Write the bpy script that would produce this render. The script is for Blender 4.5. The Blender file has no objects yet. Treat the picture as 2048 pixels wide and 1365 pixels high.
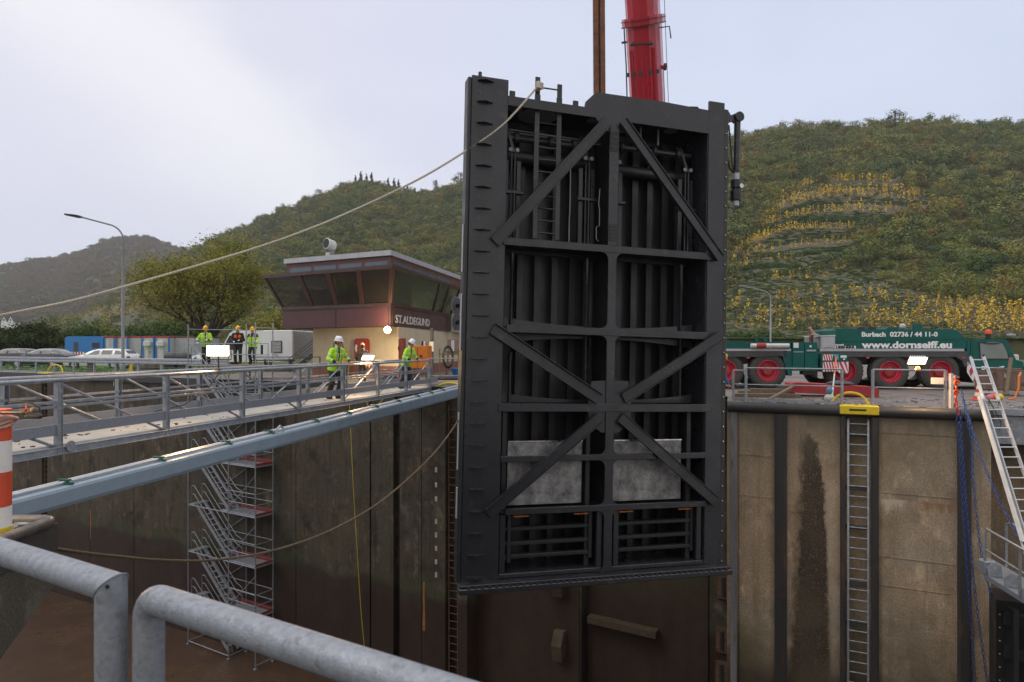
import bpy, math, random
import numpy as np
from mathutils import Vector, Matrix
from math import pi, sin, cos, radians as R
random.seed(7); rng = np.random.default_rng(11)
SC = bpy.context.scene
COL = SC.collection
H = 1.6                                    # eye height above the quay, metres

# ------------------------------------------------------------------ camera, sky, sun, exposure
cam_d = bpy.data.cameras.new('camera'); cam = bpy.data.objects.new('camera', cam_d); COL.objects.link(cam)
cam_d.sensor_width = 36; cam_d.lens = 24; cam_d.shift_y = 11.5/2048
cam_d.clip_start = 0.05; cam_d.clip_end = 9000
cam.location = (0, 0, H); cam.rotation_euler = (R(90), 0, 0)
SC.camera = cam
SC.view_settings.view_transform = 'Standard'; SC.view_settings.look = 'None'
SC.view_settings.exposure = 0.0; SC.view_settings.gamma = 1
SC.view_settings.use_curve_mapping = False
W = bpy.data.worlds.new('World'); SC.world = W; W.use_nodes = True
nt = W.node_tree; N = nt.nodes; L = nt.links
bg = N['Background']
SUN_EL, SUN_AZ = R(52), R(-112)            # behind cloud, high on the left
sky = N.new('ShaderNodeTexSky'); sky.sky_type = 'NISHITA'; sky.sun_disc = False
sky.sun_elevation = SUN_EL; sky.sun_rotation = SUN_AZ
sky.air_density = 1.0; sky.dust_density = 3.0
sk = N.new('ShaderNodeMix'); sk.data_type = 'RGBA'; sk.blend_type = 'MULTIPLY'; sk.inputs[0].default_value = 1
L.new(sky.outputs[0], sk.inputs[6]); sk.inputs[7].default_value = (0.10, 0.10, 0.10, 1)
tc = N.new('ShaderNodeTexCoord'); sep = N.new('ShaderNodeSeparateXYZ'); L.new(tc.outputs['Generated'], sep.inputs[0])
def wnoise(scale, detail, loc, st=(1, 1, 1)):
    mp = N.new('ShaderNodeMapping'); mp.inputs['Scale'].default_value = st; mp.inputs['Location'].default_value = loc
    L.new(tc.outputs['Generated'], mp.inputs[0])
    n = N.new('ShaderNodeTexNoise'); n.inputs['Scale'].default_value = scale; n.inputs['Detail'].default_value = detail
    n.inputs['Roughness'].default_value = 0.45
    L.new(mp.outputs[0], n.inputs['Vector']); return n
# cloud deck: pale stratus, bluer to the right, a thin bright patch up left of the view, brighter overhead
def wmath(op, p, q, r=None):
    m = N.new('ShaderNodeMath'); m.operation = op
    for i, s in enumerate((p, q, r)):
        if s is None: continue
        if isinstance(s, (int, float)): m.inputs[i].default_value = s
        else: L.new(s, m.inputs[i])
    return m.outputs[0]
def wrange(s, p, q, lo=0.0, hi=1.0, smooth=True):
    m = N.new('ShaderNodeMapRange'); m.interpolation_type = 'SMOOTHSTEP' if smooth else 'LINEAR'
    m.inputs[1].default_value = p; m.inputs[2].default_value = q; m.inputs[3].default_value = lo; m.inputs[4].default_value = hi
    L.new(s, m.inputs[0]); return m.outputs[0]
def wmix(fac, p, q):
    m = N.new('ShaderNodeMix'); m.data_type = 'RGBA'; L.new(fac, m.inputs[0])
    for i, s in ((6, p), (7, q)):
        if isinstance(s, tuple): m.inputs[i].default_value = (*s, 1)
        else: L.new(s, m.inputs[i])
    return m.outputs[2]
def wdot(v):
    m = N.new('ShaderNodeVectorMath'); m.operation = 'DOT_PRODUCT'; L.new(tc.outputs['Generated'], m.inputs[0]); m.inputs[1].default_value = Vector(v).normalized(); return m.outputs['Value']
def wmixc(c):
    m = N.new('ShaderNodeMix'); m.data_type = 'RGBA'; m.blend_type = 'MULTIPLY'; m.inputs[0].default_value = 1; L.new(c, m.inputs[6]); m.inputs[7].default_value = (1.09, 1.075, 1.05, 1); return m.outputs[2]
cn = wnoise(2.1, 4, (0.3, 0.1, 0.7), (1, 1, 2.0)).outputs[0]
cf = wmath('SUBTRACT', cn, 0.5)
side = wrange(wmath('MULTIPLY_ADD', cf, 0.35, wdot((1, 0.02, 0.12))), -0.42, 0.42)
base = wmix(side, (0.79, 0.79, 0.93), (0.67, 0.745, 0.935))
band = wrange(wmath('ABSOLUTE', wmath('MULTIPLY_ADD', cf, 0.45, wdot((-0.24, -0.0218, -0.26))), None), 0.17, 0.0)
streak = wmath('MULTIPLY', band, wrange(wdot((-0.50, 1.0, 0.42)), 0.78, 0.97))
base = wmix(wrange(wmath('MULTIPLY_ADD', cf, 1.0, wmath('MULTIPLY', wnoise(5.5, 5, (4.1, .6, .2), (1, 1, 2.4)).outputs[0], 0.30)), -0.05, 0.35), base, wmixc(base))
base = wmix(wmath('MULTIPLY', streak, 0.95), base, (0.985, 0.985, 1.03))
lowm = wrange(wmath('MULTIPLY_ADD', cf, 0.10, sep.outputs[2]), 0.30, 0.02)
base = wmix(wmath('MULTIPLY', lowm, 0.55), base, (0.74, 0.79, 0.95))
base = wmix(wrange(sep.outputs[2], 0.48, 0.90), base, (1.72, 1.66, 1.60))
base = wmix(wrange(sep.outputs[1], -0.05, -0.7), base, (0.95, 0.91, 0.87))
mixw = N.new('ShaderNodeMix'); mixw.data_type = 'RGBA'; mixw.inputs[0].default_value = 0.93
L.new(sk.outputs[2], mixw.inputs[6]); L.new(base, mixw.inputs[7])
L.new(mixw.outputs[2], bg.inputs[0]); bg.inputs[1].default_value = 1.0
sun_d = bpy.data.lights.new('sun', 'SUN'); sun = bpy.data.objects.new('sun', sun_d); COL.objects.link(sun)
sun_d.energy = 0.8; sun_d.angle = R(28); sun_d.color = (1, 0.96, 0.9)
dirv = Vector((sin(SUN_AZ)*cos(SUN_EL), cos(SUN_AZ)*cos(SUN_EL), sin(SUN_EL)))
sun.rotation_euler = dirv.to_track_quat('Z', 'Y').to_euler()
SC.cycles.max_bounces = 6; SC.cycles.diffuse_bounces = 3; SC.cycles.transparent_max_bounces = 8
SC.cycles.use_denoising = True; SC.cycles.sample_clamp_indirect = 4; SC.cycles.volume_bounces = 1
try: SC.cycles.denoiser = 'OPENIMAGEDENOISE'
except Exception: pass

# ------------------------------------------------------------------ survey: turns a sighting into a point at a known depth or height
F = 1365.0; CX = 1024.0; CY = 694.0
def at(px, py, Y): return Vector(((px-CX)/F*Y, Y, H-(py-CY)/F*Y))
def on(px, py, z=0.0):
    Y = (H-z)*F/(py-CY); return at(px, py, Y)
def V(*a): return Vector(a)

# ------------------------------------------------------------------ materials
def mat(name, c1, c2=None, rough=0.6, metal=0.0, scale=6.0, detail=5, bump=0.0, bscale=None, c3=None, stretch=(1, 1, 1),
        spots=None, emit=None, estr=0.0, alpha=None, coat=0.0, lo=0.35, hi=0.65, world=False, spec=None):
    m = bpy.data.materials.new(name); m.use_nodes = True
    n = m.node_tree.nodes; l = m.node_tree.links; b = n['Principled BSDF']
    b.inputs['Roughness'].default_value = rough; b.inputs['Metallic'].default_value = metal
    if spec is not None: b.inputs['Specular IOR Level'].default_value = spec
    if coat: b.inputs['Coat Weight'].default_value = coat; b.inputs['Coat Roughness'].default_value = 0.08
    if c2 is None: c2 = tuple(x*0.82 for x in c1)
    if world:
        g = n.new('ShaderNodeNewGeometry'); src = g.outputs['Position']
    else:
        t = n.new('ShaderNodeTexCoord'); src = t.outputs['Object']
    mp = n.new('ShaderNodeMapping'); mp.inputs['Scale'].default_value = stretch; l.new(src, mp.inputs[0])
    nz = n.new('ShaderNodeTexNoise'); nz.inputs['Scale'].default_value = scale; nz.inputs['Detail'].default_value = detail
    nz.inputs['Roughness'].default_value = 0.62
    l.new(mp.outputs[0], nz.inputs['Vector'])
    r = n.new('ShaderNodeValToRGB'); l.new(nz.outputs[0], r.inputs[0])
    e = r.color_ramp.elements
    e[0].position = lo; e[0].color = (*c1, 1); e[1].position = hi; e[1].color = (*c2, 1)
    if c3: q = e.new((lo+hi)/2); q.color = (*c3, 1)
    out = r.outputs[0]
    if spots:                                  # (colour, scale, threshold)
        n2 = n.new('ShaderNodeTexNoise'); n2.inputs['Scale'].default_value = spots[1]; n2.inputs['Detail'].default_value = 6
        l.new(mp.outputs[0], n2.inputs['Vector'])
        mr = n.new('ShaderNodeMapRange'); mr.inputs[1].default_value = spots[2]; mr.inputs[2].default_value = spots[2]+0.08
        l.new(n2.outputs[0], mr.inputs[0])
        mx = n.new('ShaderNodeMix'); mx.data_type = 'RGBA'; l.new(mr.outputs[0], mx.inputs[0]); l.new(out, mx.inputs[6]); mx.inputs[7].default_value = (*spots[0], 1)
        out = mx.outputs[2]
    l.new(out, b.inputs['Base Color'])
    rr = n.new('ShaderNodeMapRange'); l.new(nz.outputs[0], rr.inputs[0]); rr.inputs[1].default_value = 0.3; rr.inputs[2].default_value = 0.7
    rr.inputs[3].default_value = max(0.03, rough-0.1); rr.inputs[4].default_value = min(1, rough+0.1); l.new(rr.outputs[0], b.inputs['Roughness'])
    if bump:
        n3 = n.new('ShaderNodeTexNoise'); n3.inputs['Scale'].default_value = bscale or scale*4; n3.inputs['Detail'].default_value = 6
        l.new(mp.outputs[0], n3.inputs['Vector'])
        bp = n.new('ShaderNodeBump'); bp.inputs['Strength'].default_value = bump; bp.inputs['Distance'].default_value = 0.02
        l.new(n3.outputs[0], bp.inputs['Height']); l.new(bp.outputs[0], b.inputs['Normal'])
    if emit: b.inputs['Emission Color'].default_value = (*emit, 1); b.inputs['Emission Strength'].default_value = estr
    if alpha is not None: b.inputs['Alpha'].default_value = alpha
    return m

M = {}
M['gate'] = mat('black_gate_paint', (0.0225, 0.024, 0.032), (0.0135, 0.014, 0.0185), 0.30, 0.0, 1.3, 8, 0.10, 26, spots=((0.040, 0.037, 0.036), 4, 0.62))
M['gate_dark'] = mat('black_gate_paint_shaded', (0.015, 0.015, 0.017), (0.010, 0.010, 0.011), 0.45, 0.0, 2, 6, 0.08, 30)  # darker copy of the gate paint, recess shade put into its colour
M['rod'] = mat('bright_steel_rod', (0.55, 0.55, 0.56), None, 0.28, 1.0, 8)
M['rubber'] = mat('black_rubber', (0.022, 0.022, 0.024), (0.035, 0.034, 0.034), 0.55, 0, 9, 5, 0.1)
M['galv'] = mat('galvanised_steel', (0.33, 0.35, 0.39), (0.23, 0.25, 0.28), 0.45, 0.45, 7, 8, 0.05, 60, spots=((0.42, 0.43, 0.44), 12, 0.60))
M['galv_worn'] = mat('galvanised_steel_weathered', (0.27, 0.29, 0.33), (0.19, 0.21, 0.24), 0.48, 0.30, 60, 10, 0.16, 220, spots=((0.17, 0.18, 0.20), 45, 0.58))
M['alu'] = mat('bare_aluminium', (0.62, 0.62, 0.62), (0.50, 0.50, 0.50), 0.35, 0.7, 9)
M['bluegrey'] = mat('blue_grey_paint', (0.235, 0.30, 0.36), (0.20, 0.26, 0.32), 0.38, 0.0, 3, 6, 0.03, 40)
M['greenclip'] = mat('dark_green_paint', (0.02, 0.10, 0.075), None, 0.5)
M['rust'] = mat('rusty_steel', (0.20, 0.075, 0.035), (0.10, 0.05, 0.035), 0.8, 0.1, 5, 8, 0.2, spots=((0.06, 0.04, 0.035), 3, 0.56))
M['rustpatch'] = mat('rust_brown', (0.16, 0.08, 0.045), (0.08, 0.05, 0.04), 0.85, 0, 9, 6, 0.2)
M['red'] = mat('red_crane_paint', (0.42, 0.018, 0.035), (0.34, 0.014, 0.030), 0.35, 0, 2, 5, coat=0.3)
M['redworn'] = mat('red_paint_worn', (0.38, 0.025, 0.030), (0.26, 0.02, 0.025), 0.55, 0, 5, 7, 0.1, spots=((0.10, 0.07, 0.06), 4, 0.62))
M['redmute'] = mat('muted_red_board', (0.26, 0.035, 0.035), (0.16, 0.03, 0.03), 0.7, 0, 4)
M['redrim'] = mat('red_wheel_paint', (0.55, 0.02, 0.055), None, 0.45)
M['tyre'] = mat('tyre_rubber', (0.045, 0.043, 0.042), (0.065, 0.06, 0.055), 0.85, 0, 7, 6, 0.1)
M['green'] = mat('dark_green_truck_paint', (0.0005, 0.098, 0.086), (0.0005, 0.084, 0.073), 0.42, 0, 1.5, 5, spec=0.3)
M['greydark'] = mat('dark_grey_paint', (0.060, 0.063, 0.070), None, 0.6)
M['grey'] = mat('mid_grey_paint', (0.25, 0.26, 0.27), None, 0.5)
M['white'] = mat('white_paint', (0.74, 0.75, 0.77), (0.66, 0.67, 0.69), 0.4, 0, 2)
M['whitedull'] = mat('off_white_paint', (0.60, 0.60, 0.58), (0.48, 0.48, 0.46), 0.6, 0, 4)
M['black'] = mat('black_plastic', (0.018, 0.018, 0.019), None, 0.45)
M['glass'] = mat('dark_glass', (0.020, 0.024, 0.024), (0.014, 0.017, 0.018), 0.06, 0, 1, spec=0.4)
M['yellow'] = mat('yellow_paint', (0.70, 0.52, 0.012), (0.60, 0.43, 0.012), 0.5, 0, 6, 5, 0.05)
M['yhose'] = mat('yellow_hose', (0.60, 0.50, 0.02), None, 0.5)
M['orange'] = mat('orange_paint', (0.62, 0.18, 0.008), (0.52, 0.15, 0.008), 0.5, 0, 3)
M['oranger'] = mat('orange_red_paint', (0.75, 0.10, 0.02), None, 0.5)
M['blue'] = mat('blue_paint', (0.02, 0.17, 0.50), (0.018, 0.15, 0.44), 0.45)
M['bluec'] = mat('blue_chain_paint', (0.022, 0.068, 0.24), (0.016, 0.045, 0.17), 0.45)
M['brown'] = mat('brown_red_panel', (0.075, 0.026, 0.027), (0.062, 0.022, 0.023), 0.5, 0, 1.5, 6)
M['brownl'] = mat('brown_red_trim', (0.125, 0.042, 0.034), (0.10, 0.034, 0.028), 0.45, 0, 2)
M['browng'] = mat('brown_anodised_frame', (0.066, 0.033, 0.029), (0.050, 0.026, 0.023), 0.4, 0.2, 2)
M['cream'] = mat('cream_render', (0.53, 0.455, 0.315), (0.46, 0.39, 0.265), 0.85, 0, 1.5, 8, 0.12, 60)
M['plinth'] = mat('red_brown_plinth', (0.22, 0.10, 0.07), None, 0.8)
M['zinc'] = mat('grey_roof_edge', (0.42, 0.43, 0.46), (0.36, 0.37, 0.40), 0.5, 0.2, 3)
M['hivis'] = mat('hivis_yellow_cloth', (0.46, 0.85, 0.02), (0.38, 0.74, 0.015), 0.8, 0, 9, 5, 0.3, 14, emit=(0.4, 0.8, 0.0), estr=0.0)
M['refl'] = mat('silver_reflective_tape', (0.38, 0.39, 0.40), None, 0.4)
M['navy'] = mat('dark_work_cloth', (0.030, 0.030, 0.034), (0.022, 0.022, 0.026), 0.85, 0, 10, 4, 0.3, 16)
M['hiorange'] = mat('hivis_orange_cloth', (0.85, 0.12, 0.02), None, 0.8)
M['skin'] = mat('skin', (0.46, 0.25, 0.18), (0.40, 0.20, 0.14), 0.55, 0, 14)
M['eye'] = mat('dark_brow', (0.06, 0.035, 0.025), None, 0.6)
M['boot'] = mat('black_boots', (0.035, 0.03, 0.027), None, 0.7)
M['hwhite'] = mat('white_helmet', (0.80, 0.80, 0.82), None, 0.3)
M['hyellow'] = mat('yellow_helmet', (0.75, 0.42, 0.01), None, 0.3)
M['bark'] = mat('bark', (0.060, 0.047, 0.034), (0.040, 0.031, 0.024), 0.95, 0, 8, 5, 0.3)
M['rope'] = mat('pale_fibre_rope', (0.55, 0.50, 0.42), (0.42, 0.38, 0.31), 0.9, 0, 60, 3, 0.3, 90)
M['wire'] = mat('rusty_wire_rope', (0.16, 0.115, 0.065), (0.10, 0.07, 0.045), 0.75, 0.3, 40, 4, 0.2)
M['stone'] = mat('boulder_stone', (0.16, 0.14, 0.12), (0.09, 0.08, 0.07), 0.9, 0, 4, 7, 0.5)
M['crate'] = mat('brown_painted_case', (0.20, 0.13, 0.10), (0.15, 0.10, 0.075), 0.6, 0, 5)
M['wood'] = mat('weathered_timber', (0.20, 0.15, 0.10), (0.12, 0.09, 0.065), 0.9, 0, 5, 6, 0.2, stretch=(1, 8, 8))
M['lamp'] = mat('lit_lamp_face', (0.9, 0.8, 0.6), None, 0.5, emit=(1.0, 0.74, 0.40), estr=14)
M['lamp2'] = mat('lit_lamp_glow', (0.9, 0.8, 0.6), None, 0.5, emit=(1.0, 0.72, 0.38), estr=9)
M['sred'] = mat('signal_lamp_red', (0.25, 0.01, 0.01), None, 0.3)

# stainless sluice plate, swirled grinding marks
def sluice_mat():
    m = bpy.data.materials.new('ground_stainless_plate'); m.use_nodes = True
    n = m.node_tree.nodes; l = m.node_tree.links; b = n['Principled BSDF']
    t = n.new('ShaderNodeTexCoord'); mp = n.new('ShaderNodeMapping'); l.new(t.outputs['Object'], mp.inputs[0])
    sx = n.new('ShaderNodeSeparateXYZ'); l.new(mp.outputs[0], sx.inputs[0])
    w = n.new('ShaderNodeTexNoise'); w.inputs['Scale'].default_value = 2.2; w.inputs['Detail'].default_value = 3; l.new(mp.outputs[0], w.inputs['Vector'])
    ln = n.new('ShaderNodeVectorMath'); ln.operation = 'LENGTH'; l.new(mp.outputs[0], ln.inputs[0])
    ad = n.new('ShaderNodeMath'); ad.operation = 'MULTIPLY_ADD'; l.new(w.outputs[0], ad.inputs[0]); ad.inputs[1].default_value = 0.16; l.new(ln.outputs['Value'], ad.inputs[2])
    at2 = n.new('ShaderNodeMath'); at2.operation = 'ARCTAN2'; l.new(sx.outputs[0], at2.inputs[0]); l.new(sx.outputs[2], at2.inputs[1])
    cb = n.new('ShaderNodeCombineXYZ'); l.new(ad.outputs[0], cb.inputs[0]); l.new(at2.outputs[0], cb.inputs[1])
    mp2 = n.new('ShaderNodeMapping'); mp2.inputs['Scale'].default_value = (34, .9, 1); l.new(cb.outputs[0], mp2.inputs[0])
    s = n.new('ShaderNodeTexNoise'); s.inputs['Scale'].default_value = 2.0; s.inputs['Detail'].default_value = 5; s.inputs['Roughness'].default_value = 0.7; l.new(mp2.outputs[0], s.inputs['Vector'])
    big = n.new('ShaderNodeTexNoise'); big.inputs['Scale'].default_value = 2.6; big.inputs['Detail'].default_value = 9; big.inputs['Roughness'].default_value = 0.72; l.new(mp.outputs[0], big.inputs['Vector'])
    mu = n.new('ShaderNodeMath'); mu.operation = 'MULTIPLY_ADD'; l.new(s.outputs[0], mu.inputs[0]); mu.inputs[1].default_value = .62; bb_ = n.new('ShaderNodeMath'); bb_.operation = 'MULTIPLY'; bb_.inputs[1].default_value = 1.4; l.new(big.outputs[0], bb_.inputs[0]); l.new(bb_.outputs[0], mu.inputs[2])
    r = n.new('ShaderNodeValToRGB'); l.new(mu.outputs[0], r.inputs[0])
    r.color_ramp.elements[0].position = 0.0; r.color_ramp.elements[1].position = 1.0
    mr = n.new('ShaderNodeMapRange'); mr.inputs[1].default_value = 0.80; mr.inputs[2].default_value = 1.28; l.new(mu.outputs[0], mr.inputs[0]); l.new(mr.outputs[0], r.inputs[0])
    e = r.color_ramp.elements; e[0].color = (0.070, 0.068, 0.066, 1); e[1].color = (0.40, 0.40, 0.41, 1)
    l.new(r.outputs[0], b.inputs['Base Color']); b.inputs['Metallic'].default_value = 0.35
    r2 = n.new('ShaderNodeMapRange'); l.new(mr.outputs[0], r2.inputs[0]); r2.inputs[3].default_value = 0.35; r2.inputs[4].default_value = 0.6; l.new(r2.outputs[0], b.inputs['Roughness'])
    return m
M['sluice'] = sluice_mat()

# concrete of the lock walls: board-marked lifts, vertical runs, a tide line with slime below it
RC = Vector((6.30, 20.0, 0)); RE = Vector((0.91, -0.413, 0)).normalized(); RN = Vector((-0.413, -0.91, 0)).normalized()
def tr(px): k = (px-CX)/F; return (k*RC.y-RC.x)/(RE.x-k*RE.y)
def wall_mat(name, dry, dry2, wet, slime, tide, tide_w, grain=1.0, moss=(0.05, 0.06, 0.03), stains=False, con=1.0):
    m = bpy.data.materials.new(name); m.use_nodes = True
    n = m.node_tree.nodes; l = m.node_tree.links; b = n['Principled BSDF']
    g = n.new('ShaderNodeNewGeometry'); pos = g.outputs['Position']
    def noise(scale, st=(1, 1, 1), det=6, ro=0.6):
        mp = n.new('ShaderNodeMapping'); mp.inputs['Scale'].default_value = st; l.new(pos, mp.inputs[0])
        x = n.new('ShaderNodeTexNoise'); x.inputs['Scale'].default_value = scale; x.inputs['Detail'].default_value = det; x.inputs['Roughness'].default_value = ro
        l.new(mp.outputs[0], x.inputs['Vector']); return x.outputs[0]
    def ramp(f, p0, c0, p1, c1):
        r = n.new('ShaderNodeValToRGB'); l.new(f, r.inputs[0]); e = r.color_ramp.elements
        e[0].position = p0; e[0].color = (*c0, 1); e[1].position = p1; e[1].color = (*c1, 1); return r.outputs[0]
    def mix(f, a, c, mode='MIX'):
        x = n.new('ShaderNodeMix'); x.data_type = 'RGBA'; x.blend_type = mode
        if isinstance(f, float): x.inputs[0].default_value = f
        else: l.new(f, x.inputs[0])
        for i, q in ((6, a), (7, c)):
            if isinstance(q, tuple): x.inputs[i].default_value = (*q, 1)
            else: l.new(q, x.inputs[i])
        return x.outputs[2]
    def rng_(f, a, c, lo=0.0, hi=1.0):
        x = n.new('ShaderNodeMapRange'); x.inputs[1].default_value = a; x.inputs[2].default_value = c; x.inputs[3].default_value = lo; x.inputs[4].default_value = hi
        l.new(f, x.inputs[0]); return x.outputs[0]
    def math_(op, a, c):
        x = n.new('ShaderNodeMath'); x.operation = op
        for i, q in ((0, a), (1, c)):
            if isinstance(q, (int, float)): x.inputs[i].default_value = q
            else: l.new(q, x.inputs[i])
        return x.outputs[0]
    col = ramp(noise(0.55, (1, 1, 0.7), 8), 0.36, dry, 0.66, dry2)
    big = noise(0.30, (1, 1, 1), 6, 0.6)
    gy = sum(dry2)/3
    col = mix(rng_(big, 0.46, 0.60, 0, 0.62), col, (gy*.80, gy*.78, gy*.66))
    streak = noise(2.6, (1, 1, 0.07), 5, 0.7)
    col = mix(rng_(streak, 0.52, 0.72, 0, 0.65), col, tuple(x*0.42 for x in dry))
    bands = noise(2.2, (0.04, 0.04, 1.0), 3)
    col = mix(rng_(bands, 0.46, 0.66, 0, 0.45), col, tuple(x*0.66 for x in dry2))
    pale = noise(1.3, (1, 1, 0.35), 7, 0.7)
    col = mix(rng_(pale, 0.62, 0.74, 0, 0.5), col, tuple(min(1, x*1.6) for x in dry2))
    speck = noise(26*grain, (1, 1, 1), 3, 0.7)
    col = mix(rng_(speck, 0.40, 0.62, 0.7, 0), col, tuple(x*0.5 for x in dry))
    sp2 = noise(38*grain, (1, 1, 1), 2)
    col = mix(rng_(sp2, 0.66, 0.72, 0, 0.6), col, tuple(min(1, x*1.9) for x in dry2))
    blot = noise(0.9, (1, 1, 0.8), 9, 0.72)
    col = mix(rng_(blot, 0.50, 0.64, 0, 0.62*con), col, tuple(x*0.45 for x in dry))
    bl2 = noise(1.9, (1, 1, 0.6), 9, 0.75)
    col = mix(rng_(bl2, 0.55, 0.68, 0, 0.5*con), col, tuple(min(1, x*1.45) for x in dry2))
    drip = noise(7.0, (1, 1, 0.035), 4, 0.65)
    col = mix(rng_(drip, 0.56, 0.70, 0, 0.55*con), col, tuple(x*0.5 for x in dry))
    sz = n.new('ShaderNodeSeparateXYZ'); l.new(pos, sz.inputs[0])
    if stains:
        al = n.new('ShaderNodeVectorMath'); al.operation = 'DOT_PRODUCT'; l.new(pos, al.inputs[0]); al.inputs[1].default_value = tuple(RE); t_ = math_('SUBTRACT', al.outputs['Value'], RC.dot(RE))
        z_ = sz.outputs[2]
        def curve(pts):
            fc = n.new('ShaderNodeFloatCurve'); mr = rng_(z_, -13, 0); l.new(mr, fc.inputs['Value']); cu = fc.mapping.curves[0]
            P = sorted(((zz+13)/13, vv/12) for zz, vv in pts)
            while len(cu.points) < len(P): cu.points.new(.5, .5)
            for q, (x_, y_) in zip(cu.points, P): q.location = (x_, y_); q.handle_type = 'VECTOR'
            fc.mapping.update(); return math_('MULTIPLY', fc.outputs[0], 12.0)
        nz_ = math_('MULTIPLY', math_('SUBTRACT', noise(5, (1, 1, .6), 8, .75), .5), .55)
        T_ = [(0, 1609, 1611), (-.7, 1607, 1613), (-1.1, 1600, 1634), (-2.2, 1596, 1649), (-3.6, 1591, 1654), (-5.0, 1586, 1657), (-6.6, 1579, 1661), (-8.6, 1572, 1664), (-10.5, 1574, 1664), (-13, 1570, 1668)]
        e0 = math_('ADD', math_('SUBTRACT', t_, curve([(z, tr(p0)) for z, p0, p1 in T_])), nz_); e1 = math_('ADD', math_('SUBTRACT', curve([(z, tr(p1)) for z, p0, p1 in T_]), t_), nz_)
        msk = math_('MULTIPLY', rng_(e0, -.06, .16), rng_(e1, -.03, .06)); msk = math_('MULTIPLY', msk, rng_(z_, -.55, -1.0))
        wc = mix(rng_(noise(30, (1, 1, 1), 2), .60, .68), ramp(noise(1.6, (1, 1, .4), 8, .7), .35, (.060, .043, .030), .65, (.030, .023, .018)), (.24, .19, .14))
        col = mix(math_('MULTIPLY', msk, .93), col, wc)
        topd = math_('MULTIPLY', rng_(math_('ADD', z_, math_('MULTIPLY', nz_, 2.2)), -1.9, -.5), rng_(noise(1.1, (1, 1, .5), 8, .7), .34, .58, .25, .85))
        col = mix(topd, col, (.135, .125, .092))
        # second thin pale run beside it
        e2 = math_('ADD', math_('SUBTRACT', t_, curve([(z, tr(p1)+.0) for z, p0, p1 in T_])), nz_)
        col = mix(math_('MULTIPLY', math_('MULTIPLY', rng_(e2, -.02, .05), rng_(e2, .28, .12)), rng_(z_, -2.0, -2.6, 0, .5)), col, (.42, .36, .29))
        # lime and rust bleeding from the pour joint between the ladder and the chains
        zl = math_('ADD', z_, math_('MULTIPLY', nz_, .3)); runl = math_('MULTIPLY', math_('SUBTRACT', noise(4.5, (1, 1, .12), 6, .7), .30), 1.5)
        below = math_('SUBTRACT', -2.48, zl)
        ml = math_('MULTIPLY', rng_(below, -.01, .03), rng_(math_('SUBTRACT', runl, below), .0, .25)); ml = math_('MULTIPLY', ml, math_('MULTIPLY', rng_(t_, tr(1757), tr(1764)), rng_(t_, tr(1911), tr(1900))))
        lc = mix(rng_(t_, tr(1800), tr(1850)), (.50, .44, .36), (.25, .125, .06))
        col = mix(math_('MULTIPLY', ml, .8), col, lc)
        gm_ = math_('MULTIPLY', math_('MULTIPLY', rng_(t_, tr(1550), tr(1470)), rng_(z_, -5.8, -6.9)), math_('MULTIPLY', rng_(z_, -8.6, -7.4), rng_(noise(1.4, (1, 1, 1), 6), .35, .6)))
        col = mix(math_('MULTIPLY', gm_, .8), col, (.06, .10, .025))
    wob = math_('MULTIPLY', noise(0.5, (1, 1, 0.3), 5), 1.6)
    hz = math_('ADD', sz.outputs[2], math_('SUBTRACT', wob, 0.8))
    wetc = ramp(noise(1.2, (1, 1, 0.5), 8, 0.7), 0.35, wet, 0.68, slime)
    f1 = rng_(hz, tide+tide_w, tide-tide_w)
    col = mix(f1, col, wetc)
    mo = math_('MULTIPLY', rng_(hz, tide+tide_w*4+0.3, tide+0.2), rng_(hz, tide-0.8, tide+0.3))
    mo = math_('MULTIPLY', mo, rng_(noise(0.7, (1, 1, 1), 6), 0.40, 0.62, 0, 0.75))
    col = mix(mo, col, moss)
    l.new(col, b.inputs['Base Color'])
    l.new(rng_(f1, 0, 1, 0.85, 0.6), b.inputs['Roughness']); b.inputs['Specular IOR Level'].default_value = 0.25
    bp = n.new('ShaderNodeBump'); bp.inputs['Strength'].default_value = 0.5; bp.inputs['Distance'].default_value = 0.03
    l.new(math_('ADD', noise(14*grain, (1, 1, 1), 6, 0.7), math_('MULTIPLY', bands, 0.6)), bp.inputs['Height']); l.new(bp.outputs[0], b.inputs['Normal'])
    return m
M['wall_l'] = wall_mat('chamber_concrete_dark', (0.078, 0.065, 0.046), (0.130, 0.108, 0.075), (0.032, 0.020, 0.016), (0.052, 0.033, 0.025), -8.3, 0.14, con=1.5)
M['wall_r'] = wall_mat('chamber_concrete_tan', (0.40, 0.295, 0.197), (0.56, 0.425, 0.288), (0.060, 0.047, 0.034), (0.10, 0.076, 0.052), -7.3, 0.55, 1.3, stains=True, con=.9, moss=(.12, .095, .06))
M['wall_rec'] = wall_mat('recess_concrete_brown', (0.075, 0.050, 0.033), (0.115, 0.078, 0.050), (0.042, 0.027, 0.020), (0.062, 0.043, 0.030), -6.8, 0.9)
M['postgrey'] = mat('lamp_post_grey', (0.19, 0.205, 0.225), (0.16, 0.17, 0.19), 0.5, 0, 3)
M['pier'] = wall_mat('pier_concrete', (0.075, 0.066, 0.052), (0.13, 0.115, 0.09), (0.045, 0.038, 0.030), (0.065, 0.052, 0.04), -3.0, 0.5, 2.0)
M['floor'] = mat('wet_mud_floor', (0.085, 0.050, 0.031), (0.052, 0.031, 0.020), 0.30, 0, 0.5, 8, 0.25, 5, world=True, spots=((0.05, 0.034, 0.026), 1.6, 0.60))
M['quay'] = mat('quay_asphalt', (0.20, 0.165, 0.15), (0.13, 0.11, 0.10), 0.75, 0, 0.35, 9, 0.25, 30, world=True, spots=((0.075, 0.065, 0.06), 1.1, 0.56))
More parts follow.
